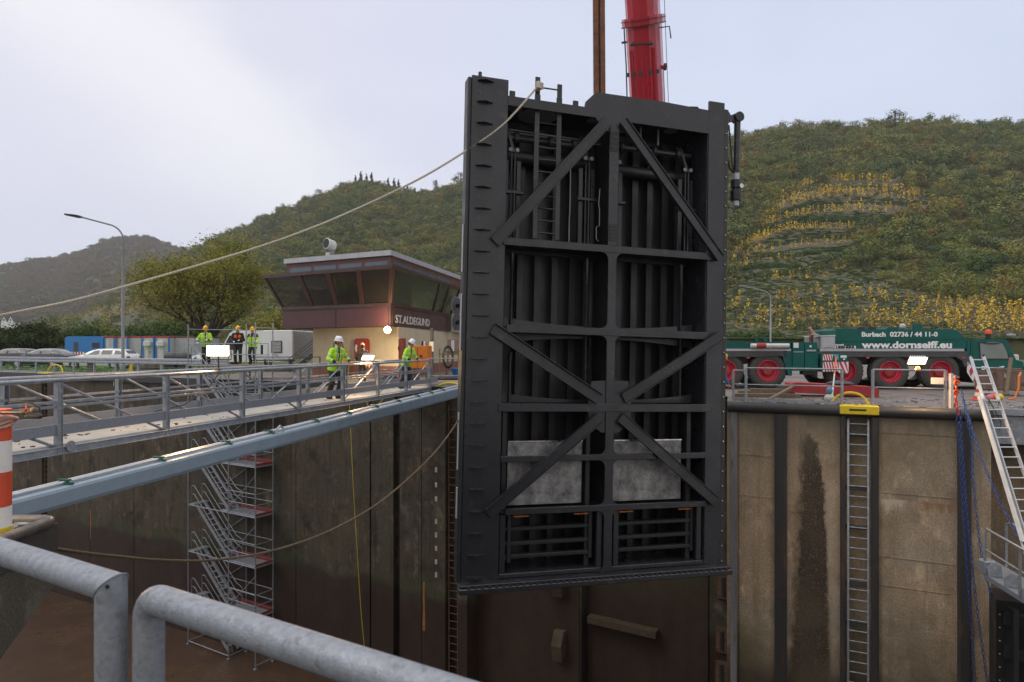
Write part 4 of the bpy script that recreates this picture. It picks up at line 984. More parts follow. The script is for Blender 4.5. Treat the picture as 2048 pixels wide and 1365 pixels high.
# searchlight on the roof
ps = P2(661, 35.2); zs = H+(CY-487)/F*35.2
T = thing('searchlight', 'grey drum searchlight on a post above the control house roof', 'searchlight', (ps.x, ps.y, Z5)); T.scale = (.76, .76, .86)
h_ = zs-Z5
MB().tube([(.1, 0, -.7), (.1, 0, h_-.35)], .035, 8).build('post', 'grey', T)
mb = MB(); mb.lathe([(.30, -.42), (.34, -.40), (.34, -.34), (.32, -.30), (.32, .18), (.28, .28), (.12, .34)], (0, 0, 0), 24, 'Y'); mb.xf(Matrix.Translation((.02, 0, h_)) @ Matrix.Rotation(R(-32), 4, 'Z') @ Matrix.Rotation(R(-8), 4, 'X')); mb.build('drum', 'whitedull', T, smooth=True)
mb = MB(); mb.lathe([(.29, -.425), (.29, -.43)], (0, 0, 0), 24, 'Y'); mb.xf(Matrix.Translation((.02, 0, h_)) @ Matrix.Rotation(R(-32), 4, 'Z') @ Matrix.Rotation(R(-8), 4, 'X')); mb.build('lens', 'glass', T)
MB().bbox((-.02, -.12, h_-.62), (.22, .12, h_-.34), .04).build('bracket', 'grey', T)
MB().bbox((-.30, -.12, -.02), (.0, .1, .22), .02).build('junction_box', 'whitedull', T)
# octagonal signal heads on the end wall
def octo(px, py, Y, r, label):
    p = at(px, py, Y); T = thing('signal_light', label, 'signal', tuple(p), R(55), 'octagonal signal lights')
    oc = [(cos(R(22.5+45*i))*r*.82, 0, sin(R(22.5+45*i))*r) for i in range(8)]
    MB().prism(oc, (0, .12, 0)).build('shield', 'greydark', T)
    oc2 = [(a*1.08, 0.02, c*1.06) for a, b, c in oc]; MB().prism(oc2, (0, .08, 0)).build('shield_edge', 'zinc', T)
    mb = MB(); mb.lathe([(.13, -.30), (.13, .0)], (0, 0, 0), 14, 'Y'); mb.build('hood', 'black', T); MB().lathe([(.11, -.03), (.11, -.02)], (0, 0, 0), 12, 'Y').build('lens', 'sred', T)
octo(914, 612, 44.0, .58, 'upper octagonal signal light on the control house end wall')
octo(914, 645, 44.0, .58, 'lower octagonal signal light on the control house end wall')
octo(925, 643, 45.0, .5, 'octagonal signal light half hidden by the gate edge')
# lifebuoy box, extinguisher reel, orange cabinets, drainpipe, notice board, cable drum stuff along the wall
wd = (lA-lB).normalized(); wn = V(0, 0, 1).cross(wd); wn = -wn if wn.y > 0 else wn
def onl(px): k_ = (px-CX)/F; t_ = (k_*lB.y-lB.x)/(wd.x-k_*wd.y); return lB+wd*t_
rd = (lC-lB).normalized(); rn = rd.cross(V(0, 0, 1)); rn = -rn if rn.y > 0 or rn.x < -9 else rn
def onr(px): k_ = (px-CX)/F; t_ = (k_*lB.y-lB.x)/(rd.x-k_*rd.y); return lB+rd*t_
aw = math.atan2(-wd.y, -wd.x)
p = onl(727); p.z = H+(CY-697)/F*p.y
T = thing('lifebuoy_box', 'red rounded lifebuoy box with white ring segments on the cream wall', 'lifebuoy box', tuple(p), aw)
def rrect(w, h, r, n=5):
    out = []
    for cx, cz, a0 in ((w/2-r, h/2-r, 0), (-w/2+r, h/2-r, 90), (-w/2+r, -h/2+r, 180), (w/2-r, -h/2+r, 270)):
        for i in range(n+1): a = R(a0+90*i/n); out.append((cx+cos(a)*r, 0, cz+sin(a)*r))
    return out
MB().prism([(a, -.24, c) for a, b, c in rrect(.86, 1.02, .2)], (0, .235, 0)).build('case', mat('red_plastic', (0.30, 0.03, 0.03), None, .5), T)
for s in (-1, 1):
    mb = MB(); pts = []
    for i in range(7): a = R(-38+76*i/6); pts.append((s*cos(a)*.34, -.25, sin(a)*.34))
    for i in range(7): a = R(38-76*i/6); pts.append((s*cos(a)*.22, -.25, sin(a)*.22))
    mb.prism(pts, (0, -.02, 0)); mb.build('ring_segment', 'paintw', T)
p = onl(697); T = thing('fire_extinguisher_trolley', 'orange drum trolley with a bent handle beside the red lifebuoy box', 'trolley', (p.x+wn.x*.6, p.y+wn.y*.6, 0), aw)
MB().lathe([(.10, .15), (.30, .2), (.32, .3), (.32, 1.35), (.26, 1.5), (.10, 1.55)], (0, 0, 0), 18).build('drum', 'orange', T, smooth=True)
MB().tube([(-.3, -.1, 1.2), (-.36, -.1, 1.75), (-.1, -.1, 1.86), (.22, -.1, 1.8), (.34, -.1, 1.5)], .03, 8).build('handle', 'black', T)
for s in (-1, 1): mb = MB(); mb.lathe([(.05, -.04), (.2, -.04), (.2, .04), (.05, .04)], (s*.36, 0, .2), 14, 'X'); mb.build('wheel', 'tyre', T)
p = onr(841); 
p = P2(841, 30.6)
T = thing('cabinet', 'orange steel site cabinet on legs behind the second white helmeted man', 'cabinet', (p.x, p.y, 0), R(-10))
zt, zb = H+(CY-692)/F*30.6, H+(CY-737)/F*30.6
MB().bbox((-.42, -.35, zb), (.43, .35, zt), .02).build('body', 'orange', T)
MB().box((-.03, -.365, zb+.05), (-.018, -.351, zt-.05)).build('door_seam', 'rustpatch', T)
MB().box((.10, -.40, (zb+zt)/2), (.17, -.351, (zb+zt)/2+.10)).build('handle', 'black', T)
for a in (-.38, .38):
    for b in (-.3, .3): MB().box((a-.03, b-.03, 0), (a+.03, b+.03, zb)).build('leg', 'greydark', T)
p = P2(802, 31.5); T = thing('cabinet', 'narrow red brown cabinet on the wall left of the orange one', 'cabinet', (p.x, p.y, 0), R(-10)); MB().bbox((-.1, -.1, 1.0), (.16, .25, 2.0), .02).build('body', mat('dull_red_paint', (.25, .05, .035), None, .5), T); MB().box((-.1, -.13, 1.45), (-.04, -.101, 1.6)).build('handle', 'black', T)
for px, w, hh, lab in ((845, .11, .22, 'black canister on top of the orange cabinet'), (849, .10, .2, 'white tin on top of the orange cabinet'), (853, .09, .18, 'grey can on top of the orange cabinet, right end')):
    p = P2(px, 30.6); mb = MB(); mb.lathe([(w/2*.95, 0), (w/2, .02), (w/2, hh*.85), (w*.25, hh*.9), (w*.25, hh)], (0, 0, 0), 10)
    tag(mb.build('canister', ('black' if 'black' in lab else 'white' if 'white' in lab else 'grey'), loc=(p.x, p.y, zt), smooth=True), lab, 'canister', 'tins on the orange cabinet')
p = P2(864, 34.5); T = thing('downpipe', 'dark grey pipe with a white box beside the orange cabinet', 'pipe', (p.x, p.y, 0)); MB().bbox((-.08, -.08, 0), (.08, .08, 2.55), .03).build('pipe', 'greydark', T); MB().bbox((-.11, -.16, 1.35), (.11, -.081, 1.85), .02).build('switch_box', 'whitedull', T)
p = P2(906, 42); T = thing('notice_board', 'brown notice board with white sheets on the end of the cream wall', 'board', (p.x, p.y, 0), R(20))
MB().box((-.35, 0, 1.15), (.42, .05, 2.05)).build('panel', mat('board_brown', (.30, .22, .18), None, .8), T); MB().box((-.12, -.015, 1.25), (.08, -.003, 2.0)).build('sheet', 'white', T)
p = P2(896, 36.5); T = thing('hose_reel', 'coiled black hose hanging on a rack against the cream wall', 'hose', (p.x, p.y, 0), R(15))
mb = MB()
for i in range(7):
    rr = .34+.03*(i % 3); pth = [(cos(a)*rr*.7, -.1+i*.03, 1.05+sin(a)*rr*1.5) for a in np.linspace(0, 2*pi, 22)]; mb.tube(pth, .026, 6)
mb.build('coil', 'black', T, smooth=True); MB().bar((-.5, 0, 1.2), (.6, 0, 1.2), .05, .05).build('rack_bar', 'wood', T)
for s in (-.45, .55): MB().bar((s, 0, 0), (s, 0, 1.5), .05, .05).build('rack_post', 'wood', T)
p = P2(918, 36); T = thing('tub', 'blue plastic tub on the quay beside the gate edge', 'tub', (p.x, p.y, 0)); MB().lathe([(.30, .02), (.42, .42), (.45, .44), (.45, .47), (.40, .46), (.29, .06)], (0, 0, 0), 20).build('shell', 'blue', T, smooth=True)
p = P2(912, 39); T = thing('sawhorse', 'timber trestle stand beside the coiled hose', 'trestle', (p.x, p.y, 0), R(12)); MB().bar((-.6, 0, 1.3), (.6, 0, 1.3), .12, .1).build('top_bar', 'wood', T)
for sx in (-.45, .45):
    for sy in (-.35, .35): MB().bar((sx, 0, 1.26), (sx*1.15, sy, 0), .07, .05).build('leg', 'wood', T)
p = P2(893, 33); mb = MB()
for i in range(14): a = i*.9; mb.tube([(cos(a)*.4+random.uniform(-.3, .3)+j*.02, sin(a+j*.5)*.3, .05+.03*(i % 3)) for j in range(8)], .03, 5)
mb.sphere((0, 0, .05), .6, 7, sc=(1.4, .6, .22)); tag(mb.build('tarpaulin', 'navy', loc=(p.x, p.y, 0)), 'dark crumpled tarpaulin heap on the quay left of the blue tub', 'tarpaulin')
# scattered black hoses on the quay below the orange cabinet
for i, (x0, lab) in enumerate(((820, 'tangled grey hose heap at the foot of the orange cabinet'), (776, 'dark machine part heap behind the walkway rail'))):
    p = P2(x0, 29.8+i); mb = MB()
    for k_ in range(9): a0 = random.uniform(0, 6); mb.tube([(cos(a0+j*.5)*random.uniform(.25, .5), sin(a0+j*.5)*.3, .05+.25*random.random()) for j in range(9)], .028, 5)
    tag(mb.build('hose', 'greydark', loc=(p.x, p.y, 0), smooth=True), lab, 'hose', 'hoses on the quay')
# ------------------------------------------------------------------ the lock gate leaf hanging from the crane
GM = Matrix.Translation((-0.28758, 15.65621, H-3.70985)) @ Matrix.Rotation(R(16.817), 4, 'Z') @ Matrix.Rotation(R(-1.3276), 4, 'X') @ Matrix.Rotation(R(1.6483), 4, 'Y')
GT = thing('lock_gate', 'huge black steel mitre gate leaf hanging upright from the crane', 'lock gate'); GT.matrix_world = GM
GP = lambda u, w, v: GM @ Vector((u, w, v))
WB = 1.35                                        # depth of the leaf
def gb(name, u0, u1, v0, v1, w0, w1, m='gate', b=.012):
    return MB().bbox((u0, w0, v0), (u1, w1, v1), b).build(name, m, GT)
# end posts
mb = MB(); mb.bbox((-.88, -.02, -1.62), (0, .05, 9.95), .012); mb.bbox((-.05, .05, -1.6), (-.0, WB, 9.4), .01); mb.bbox((-.30, .05, -1.6), (-.06, WB, 9.38), .01)
col_l = mb.build('end_post', 'gate', GT)
mb = MB(); mb.bbox((5.36, -.02, -1.62), (5.82, .05, 10.18), .012); mb.bbox((5.36, .05, -1.6), (5.42, WB, 9.9), .01); mb.bbox((5.43, .05, -1.6), (5.9, WB*.8, 9.9), .01)
col_r = mb.build('end_post', 'gate', GT)
gb('seal_bar', -.97, -.885, -1.60, 9.90, -.03, .32, 'gate_dark', .02)
gb('seal_bar', 5.825, 5.985, -1.75, 10.05, .04, .30, 'rubber', .02)
# lighter wear strips on the left edge
for v0, v1 in ((5.4, 6.5), (3.6, 4.9), (.9, 2.2), (-.2, .5)):
    gb('wear_strip', -1.00, -.972, v0, v1, .05, .12, 'zinc', .006)
# right edge bolts
mb = MB(); v = 9.4
while v > -1.6:
    mb.lathe([(.022, .036), (.030, .0)][::-1], (5.90, 0, v), 8, 'Y') if False else mb.sphere((5.905, .035, v), .026, 4); v -= .378
mb.build('seal_bolts', 'rod', col_r, smooth=True)
# chain-like bumper pads on the far right side
for v in (7.0, 5.55, 4.3, 3.0, 1.7, .45): 
    mb = MB()
    for i in range(6): mb.bbox((5.99, .30, v+i*.11-.33), (6.10, .46, v+i*.11-.25), .01)
    mb.box((5.99, .33, v-.33), (6.04, .43, v+.3)); mb.build('guide_pad', 'rubber', col_r)
# guide brackets on the left post and their bolt holes
v = 9.84; i = 0
while v > -1.6:
    mb = MB(); mb.prism([(-.74, -.02, v-.012), (-.74, -.09, v-.012), (-.58, -.17, v-.012), (-.40, -.08, v-.012), (-.36, -.02, v-.012)], (0, 0, .024))
    mb.build('guide_bracket', 'gate', col_l)
    mb = MB()
    for dv in (-.17, -.31):
        for du in (-.70, -.61): mb.lathe([(.016, -.026), (.016, -.0205)], (du, 0, v+dv), 8, 'Y')
    mb.build('bolt_hole', 'black', col_l); v -= .4935
M['cgrey2'] = mat('pale_manhole_light', (.32, .33, .35), None, .5)
# top beam with raised middle, top web
mb = MB(); mb.prism([(.004, -.012, 9.36), (5.355, -.012, 9.33), (5.355, -.012, 9.93), (4.0, -.012, 9.98), (2.22, -.012, 9.97), (1.95, -.012, 9.70), (1.93, -.012, 9.57), (.004, -.012, 9.58)], (0, .05, 0))
top = mb.build('top_beam', 'gate', GT)
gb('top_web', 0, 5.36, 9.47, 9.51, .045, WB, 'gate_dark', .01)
for u, r, w in ((.98, .50, .72), (.32, .17, .45), (4.55, .17, .5), (2.35, .15, .5)):
    mb = MB(); mb.lathe([(r, 9.455), (r, 9.468)], (u, w, 0), 28); mb.build('manhole_disc', 'cgrey2' if r > .3 else 'grey', GT)  # big pale disc: light seen through the open manhole, painted as a plate
for u in (3.7, 4.2): MB().bbox((u-.02, .5, 9.05), (u+.02, .54, 9.46), .005).build('hanger_rod', 'grey', GT)
# skin plate with vertical stiffeners
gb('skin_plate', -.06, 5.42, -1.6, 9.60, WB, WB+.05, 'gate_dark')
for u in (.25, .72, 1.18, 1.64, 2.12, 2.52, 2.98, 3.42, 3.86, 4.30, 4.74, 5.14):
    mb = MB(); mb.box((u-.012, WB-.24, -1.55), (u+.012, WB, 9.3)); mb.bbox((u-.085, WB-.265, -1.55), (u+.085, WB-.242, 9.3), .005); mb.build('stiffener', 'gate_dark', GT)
# cross beams: front flange and full depth web
def beam(u0, u1, v0, v1, dv=0, web=True, holes=True):
    mb = MB(); mb.bbox((u0, -.065, v0), (u1, -.022, v1), .008)
    o = mb.build('cross_beam', 'gate', GT)
    if web:
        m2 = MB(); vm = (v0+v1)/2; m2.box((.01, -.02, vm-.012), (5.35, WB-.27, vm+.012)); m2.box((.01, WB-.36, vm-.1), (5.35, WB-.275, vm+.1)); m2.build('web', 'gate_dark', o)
    if holes:
        m3 = MB()
        for k in range(6):
            u = u0+.28+(u1-u0-.56)*k/5
            for q in (v0+.045, v1-.045): m3.lathe([(.018, -.071), (.018, -.0655)], (u, 0, q), 8, 'Y')
        m3.build('bolt_hole', 'black', o)
    return o
beam(-.06, 5.60, 6.07, 6.25); beam(.06, 5.36, 4.05, 4.23); beam(-.09, 5.46, 2.22, 2.41)
beam(-.01, 5.37, 1.06, 1.20, holes=False); beam(.12, 5.37, -.15, -.005, holes=False)
# arched stiffeners along the beams
for vv, s in ((4.05, -1), (4.23, 1), (2.41, 1)):
    for a, b in ((.1, 2.5), (5.3, 2.95)):
        mb = MB(); pts = [(a, .55, vv)]
        for i in range(9): f = i/8; pts.append((a+(b-a)*f, .55, vv+s*(.06+.16*(1-f)**2)))
        pts.append((b, .55, vv)); mb.prism(pts, (0, .03, 0)); mb.build('gusset', 'gate', GT)
# centre post, haunched at the beams
def post(v0, v1, hu=.105, hb=True, ht=True):
    c = 2.705; r = .17; pts = []
    def hc(v, s, t): 
        out = []
        for i in range(5):
            a = R(90*i/4); out.append((c+s*(hu+r*(1-cos(a))) if False else c+s*(hu+r*(1-sin(a))), v+t*r*(1-cos(a))))
        return out
    L_ = []
    if ht: L_ += [(x, z) for x, z in hc(v1, -1, -1)]
    else: L_ += [(c-hu, v1)]
    if hb: L_ += [(x, z) for x, z in reversed(hc(v0, -1, 1))]
    else: L_ += [(c-hu, v0)]
    Rr = [(2*c-x, z) for x, z in reversed(L_)]
    mb = MB(); mb.prism([(x, -.05, z) for x, z in L_+Rr], (0, .045, 0)); o = mb.build('centre_post', 'gate', GT); return o
MB().bbox((2.58, -.06, 6.25), (2.83, -.02, 9.2), .008).build('centre_post', 'gate', GT)
for v0, v1 in ((8.55, 9.05), (6.36, 6.78)):
    mb = MB(); mb.bbox((2.60, -.075, v0), (2.81, -.062, v1), .004); o = mb.build('splice_plate', 'gate_dark', GT)
    mb = MB()
    for a in range(3):
        for b in range(4): mb.sphere((2.635+.07*a, -.078, v0+.07+b*(v1-v0-.14)/3), .018, 3)
    mb.build('splice_bolts', 'rod' if False else 'gate', o)
post(4.23, 6.07); post(2.41, 4.05, hb=False); post(1.2, 2.22, ht=False); post(-.005, 1.06); post(-1.6, -.15)
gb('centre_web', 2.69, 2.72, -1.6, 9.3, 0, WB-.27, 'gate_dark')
# gusset plates of the diagonals
MB().prism([(2.15, -.018, 2.41), (2.22, -.018, 2.95), (2.60, -.018, 2.97), (2.83, -.018, 2.97), (3.20, -.018, 2.97), (3.28, -.018, 2.41)], (0, .03, 0)).build('gusset', 'gate', GT)
MB().prism([(2.15, -.018, 2.22), (2.18, -.018, 1.95), (2.5, -.018, 1.72), (2.95, -.018, 1.72), (3.25, -.018, 1.95), (3.28, -.018, 2.22)], (0, .03, 0)).build('gusset', 'gate', GT)
MB().prism([(2.2, -.018, 9.36), (2.45, -.018, 9.05), (2.95, -.018, 9.05), (3.2, -.018, 9.36)], (0, .03, 0)).build('gusset', 'gate', GT)
def diag(a, b, lip):
    a = Vector((a[0], -.085, a[1])); b = Vector((b[0], -.085, b[1])); d = (b-a).normalized(); n = Vector((0, -1, 0)).cross(d)*lip
    mb = MB(); mb.bar(a, b, .25, .02, up=(0, -1, 0)); mb.bar(a+n*.125+Vector((0, -.045, 0)), b+n*.125+Vector((0, -.045, 0)), .018, .11, up=(0, -1, 0)); mb.bar(a-n*.125+Vector((0, -.02, 0)), b-n*.125+Vector((0, -.02, 0)), .018, .06, up=(0, -1, 0))
    o = mb.build('diagonal_brace', 'gate', GT)
diag((-.27, 6.11), (2.53, 9.30), 1); diag((2.90, 9.32), (5.67, 6.13), -1); diag((-.28, 4.12), (2.40, 2.53), 1)
diag((3.05, 2.54), (5.70, 4.14), 1); diag((-.30, -.09), (2.42, 2.09), 1); diag((2.97, 2.09), (5.64, -.04), -1)
# sluice plates
for u0, u1 in ((.26, 2.14), (2.98, 4.86)):
    o = MB().box((u0, .30, 0), (u1, .34, 1.48)); o = o.build('sluice_plate', 'sluice', GT)
    # mesh origin in the middle so the grinding swirls centre on the plate
    c = Vector(((u0+u1)/2+.1, .3, .72)); o.data.transform(Matrix.Translation(-c)); o.location = c
    MB().box((u0, .27, 1.48), (u1, .345, 1.51)).build('plate_rim', 'rod', GT)
for u in (.14, 2.26, 2.86, 5.02): gb('guide_rail', u-.06, u+.06, -1.5, 2.2, .2, .38, 'gate_dark')
# lower frames, slide bars and sill seal
for s0, s1 in ((.26, 2.34), (2.94, 5.12)):
    for vv in (-.52, -.86, -1.16): gb('frame_bar', s0-.12, s1+.04, vv-.05, vv+.04, .16, .32, 'gate_dark')
    for u in (s0-.02, s1-.06): gb('frame_upright', u, u+.10, -1.3, -.18, .14, .28, 'gate_dark')
    for u in (s0+.08, s1-.5): 
        MB().box((u+.02, .03, -.222), (u+.38, .05, -.195)).build('brass_shim', 'orange', GT)
for u in (.02, 2.44, 2.88, 5.16): gb('frame_column', u, u+.14, -1.5, -.15, .02, .12, 'gate')
mb = MB(); mb.bbox((-.95, -.30, -1.66), (5.97, .30, -1.61), .01); mb.bbox((-.98, -.36, -1.80), (5.98, -.18, -1.67), .02); mb.build('bottom_sill', 'gate', GT)
gb('sill_shelf', -.0, 5.36, -1.60, -1.50, .0, WB, 'gate')
mb = MB(); u = -.8
while u < 5.9: mb.bbox((u, -.36, -1.668), (u+.08, -.31, -1.64), .004); u += .16
mb.build('seal_clamps', 'gate_dark', GT)
# operating rods and levers in the top bay
def rod_set(u):
    for du in (-.13, .19): gb('guide_bar', u+du-.06, u+du+.06, 6.26, 8.25, .55, .62, 'gate')
    for du in (-.02, .07): MB().tube([(u+du, .50, 6.28), (u+du, .50, 8.48)], .028, 8).build('lift_rod', 'gate', GT, smooth=True)
    MB().bbox((u-.24, .46, 7.42), (u+.30, .54, 7.50), .01).build('rod_clamp', 'gate', GT)
    MB().bar((u+.02, .50, 8.42), (u-.12, .62, 9.08), .07, .10, up=(0, 1, 0)).build('lever', 'gate', GT)
    mb = MB()
    for du in (-.06, .11): mb.lathe([(.05, .44), (.05, .47)], (u+du, 0, 8.48), 12, 'Y')
    mb.build('pin', 'grey', GT)
for u in (.28, 2.22, 2.98, 5.02): rod_set(u)
for a, b, z0 in ((.05, 2.3, 8.62), (2.85, 5.2, 8.72)):
    MB().tube([(a, .62, z0+.2), (b, .62, z0+.18)], .075, 14).build('drive_shaft', 'gate', GT, smooth=True)
    for u in (a+.35, (a+b)/2+.1, b-.4): MB().lathe([(.15, -.05), (.15, .05)], (u, .62, z0+.19), 16, 'X').build('bearing', 'gate_dark', GT)
MB().tube([(.0, .9, 8.45), (2.4, .9, 8.43)], .16, 16).build('torsion_tube', 'gate_dark', GT, smooth=True)
MB().tube([(2.85, .9, 8.40), (5.2, .9, 8.38)], .16, 16).build('torsion_tube', 'gate_dark', GT, smooth=True)
for z in (9.02, 8.96): MB().tube([(.0, .75, z+.05), (2.6, .75, z), (4.0, .75, z-.06)], .015, 6).build('hydraulic_pipe', 'grey', GT)
MB().tube([(1.76, .45, 6.3), (1.76, .45, 7.0), (1.77, .45, 7.02), (1.77, .45, 8.4)], .015, 8).build('gauge_rod', 'grey', GT)
MB().tube([(4.0, .5, 6.3), (4.0, .5, 7.6)], .012, 6).build('gauge_rod', 'gate', GT)
MB().tube([(2.48, .3, 6.4), (2.42, .3, 6.45), (2.42, .3, 6.75), (2.50, .3, 6.78), (2.5, .3, 7.2), (2.47, .3, 7.3), (2.5, .3, 7.7)], .012, 6).build('hydraulic_pipe', 'grey', GT)
# smaller vertical rods in the second and third bays
for u, v0, v1 in ((.33, 4.2, 6.0), (2.28, 2.6, 6.0), (2.98, 2.6, 6.0), (4.92, 2.6, 6.0), (.33, 2.4, 3.6), (2.40, 2.5, 4.0)):
    MB().tube([(u, .5, v0), (u, .5, v0+(v1-v0)*.8), (u, .5, v0+(v1-v0)*.81), (u, .5, v1)], [.035, .035, .048, .048], 10).build('lift_rod', 'gate', GT, smooth=True)
# ladder from the manhole
lad = bpy.data.objects.new('gate_ladder', None); COL.objects.link(lad); lad.parent = GT
for u in (.76, 1.32): MB().bbox((u-.06, -.03 if False else .10, 6.30), (u+.06, .14, 10.08 if u > 1 else 10.18), .006).build('stile', 'gate', lad)
rungs((.78, .12, 0), (1.30, .12, 0), .019, 'gate', lad, list(np.arange(6.45, 9.3, .293))+[9.94])
# lugs along the top edge
for u, v in ((.12, 9.58), (1.72, 9.56), (.75, 9.58), (1.3, 9.58)): gb('lug', u-.07, u+.07, v, v+.16, .05, .10, 'gate')
gb('lug', -.72, -.64, 9.95, 10.06, .0, .06, 'gate')
for u in (2.38, 2.85): MB().lathe([(.10, -.02), (.10, .1)], (u, .3, 10.0), 16, 'Y').build('lifting_eye', 'grey' if u < 2.5 else 'gate', GT)
mb = MB(); mb.tube([(4.9, .3, 9.96), (5.0, .3, 10.08), (5.2, .3, 10.1), (5.3, .3, 10.02)], .02, 6); mb.tube([(4.95, .35, 9.96), (5.1, .35, 10.05), (5.3, .35, 10.08)], .02, 6); mb.build('hose_loop', 'black', GT, smooth=True)
# pintle arm and hanging cylinder at the top right corner
arm = bpy.data.objects.new('pintle_arm', None); COL.objects.link(arm); arm.parent = GT
MB().prism([(5.86, .08, 10.02), (6.02, .08, 10.0), (6.10, .08, 9.86), (6.10, .08, 9.78), (5.86, .08, 9.72)], (0, .5, 0)).build('bracket', 'gate', arm)
MB().bar((6.05, .3, 9.86), (6.44, .3, 10.02), .12, .16).build('link', 'gate', arm)
MB().lathe([(.13, -.12), (.13, .12)], (6.42, .3, 9.98), 18, 'Y').build('knuckle', 'gate_dark', arm)
MB().tube([(6.42, .3, 9.95), (6.40, .3, 8.55)], .085, 12).build('drop_link', 'gate', arm, smooth=True)
mb = MB(); mb.lathe([(.09, 8.32), (.09, 8.48)], (6.39, .3, 0), 14); mb.lathe([(.09, 7.62), (.09, 7.75)], (6.39, .3, 0), 14); mb.build('coupling', 'zinc', arm, smooth=True)
mb = MB(); mb.lathe([(.14, 7.76), (.15, 7.8), (.15, 8.02), (.11, 8.04), (.11, 8.08), (.14, 8.1), (.14, 8.30)], (6.39, .3, 0), 16); mb.build('swivel', 'black', arm, smooth=True)
MB().lathe([(.06, -.19), (.06, -.13)], (6.44, .3, 8.12), 12, 'Y').build('pin', 'rod', arm)
mb = MB(); mb.tube([(6.04, .3, 9.7), (6.1, .3, 9.0), (6.2, .3, 8.6), (6.34, .3, 8.5)], .03, 6); mb.tube([(6.16, .3, 9.75), (6.25, .3, 8.9), (6.3, .3, 8.55)], .02, 6); mb.build('hose', 'black', arm, smooth=True)
MB().bar((6.06, .28, 9.72), (6.09, .28, 9.2), .10, .03).build('green_strap', mat('green_strap', (.02, .35, .08), None, .7), arm)

# sling bars up to the crane and the crane boom
st = GP(2.50, .45, 10.0); T = thing('lifting_sling', 'rust brown twin hoisting bars rising from the middle of the gate top', 'sling', tuple(st))
for dx, w in ((-.075, .14), (.095, .13)): MB().bar((dx, 0, -.05), (dx-.06, .0, 9), w, .12).build('bar', 'rust', T)
MB().bar((.02, .04, -.02), (-.04, .04, 9), .06, .05).build('bar', 'rustpatch', T)
b0, b1 = V(5.9+2.05, 36.9, 2.4), V(6.33, 32.0, 13.06); bd = (b1-b0).normalized()
T = thing('crane_boom', 'red telescopic crane boom leaning up behind the gate', 'crane', (b0.x, b0.y, 0))
bl = lambda s: (b0+bd*s)-V(b0.x, b0.y, 0)
S1 = (b1-b0).length
sx = bd.cross(V(0, 0, 1)).normalized(); sz = sx.cross(bd)
def boomsec(s0, s1, w, h, m='red'):
    mb = MB(); vs = []
    prof_ = [(-.5, .5), (.5, .5), (.5, -.15), (.40, -.36), (.22, -.47), (0, -.5), (-.22, -.47), (-.40, -.36), (-.5, -.15)]
    for s in (s0, s1):
        for a, b in prof_: vs.append(bl(s)+sx*(a*w)+sz*(b*h))
    n = len(prof_); fs = [tuple(range(n)), tuple(range(n, 2*n))]+[(i, (i+1) % n, n+(i+1) % n, n+i) for i in range(n)]
    mb.add(vs, fs); return mb
boomsec(0, S1+3.35, 1.50, 1.75).build('boom_section', 'red', T); boomsec(S1+3.3, S1+3.65, 1.78, 2.05).build('boom_collar', 'red', T)
boomsec(S1+3.6, S1+30, 1.42, 1.7).build('boom_section', 'red', T)
for s in (S1+3.28, S1+3.5): boomsec(s, s+.05, 1.86, 2.12, ).build('collar_rib', mat('dark_red_paint', (.16, .01, .02), None, .5) if 'dr' not in M else M['dr'], T); M['dr'] = bpy.data.materials['dark_red_paint']
for a in (-.34, -.12, .12, .34): 
    p, q_ = bl(.5)+sx*(a*1.5)-sz*(.88-.25*abs(a)), bl(S1+2.35)+sx*(a*1.5)-sz*(.88-.25*abs(a)); MB().bar(p, q_, .10, .05, up=tuple(sz)).build('stiffening_rib', 'red', T)
for a in (-.42, -.2, .08, .30, .47): p = bl(S1+1.35)+sx*(a*1.5)-sz*(.90-.30*abs(a)); MB().bar(p-bd*.09, p+bd*.09, .15, .05, up=tuple(sz)).build('slide_pad', 'greydark', T)
p, q_ = bl(S1+2.55)-sx*.42-sz*.9, bl(S1+2.62)+sx*.42-sz*.9
MB().tube([p, q_], .03, 6).build('lock_bar', 'greydark', T); MB().sphere(tuple(p), .1, 5).build('lock_lug', 'greydark', T); MB().sphere(tuple(q_), .1, 5).build('lock_lug', 'greydark', T)
p = bl(S1+1.45)-sx*.95; MB().tube([p, p+sx*.3], .09, 10).build('rope_pulley', 'red', T); MB().lathe([(.16, -.05), (.16, .05)], tuple(p+sx*.06), 14, 'X').build('pulley_wheel', 'greydark', T)
mb = MB(); mb.tube([bl(-.2)-sx*.98, bl(S1+30)-sx*.98], .014, 5); mb.tube([bl(0)-sx*.80, bl(S1+1.4)-sx*.82], .014, 5); mb.build('hoist_rope', 'greydark', T)
mb = MB(); mb.tube([bl(S1+3.4)+sx*.85, bl(S1+1.7)+sx*.86, bl(S1+.2)+sx*.92], .03, 6); mb.tube([bl(S1+2.7)+sx*.7, bl(S1+2.7)+sx*1.0], .05, 6); mb.tube([bl(S1+2.6)-sx*1.2, bl(S1+3.1)-sx*1.15, bl(S1+3.1)-sx*.7], .03, 6); mb.build('guide_arm', 'greydark', T)
MB().bbox((-1.5, -2.2, 1.2), (1.5, 3.5, 2.5), .2).build('slewing_deck', 'red', T); MB().bbox((-1.4, -5, .9), (1.4, 5, 1.3), .1).build('carrier_deck', 'redworn', T)
for y in (-3.5, -1, 1.5, 4):
    for s in (-1, 1): MB().lathe([(.3, -.2), (.68, -.22), (.72, -.15), (.72, .15), (.68, .22), (.3, .2)], (s*1.3, y, .72), 20, 'X').build('wheel', 'tyre', T)

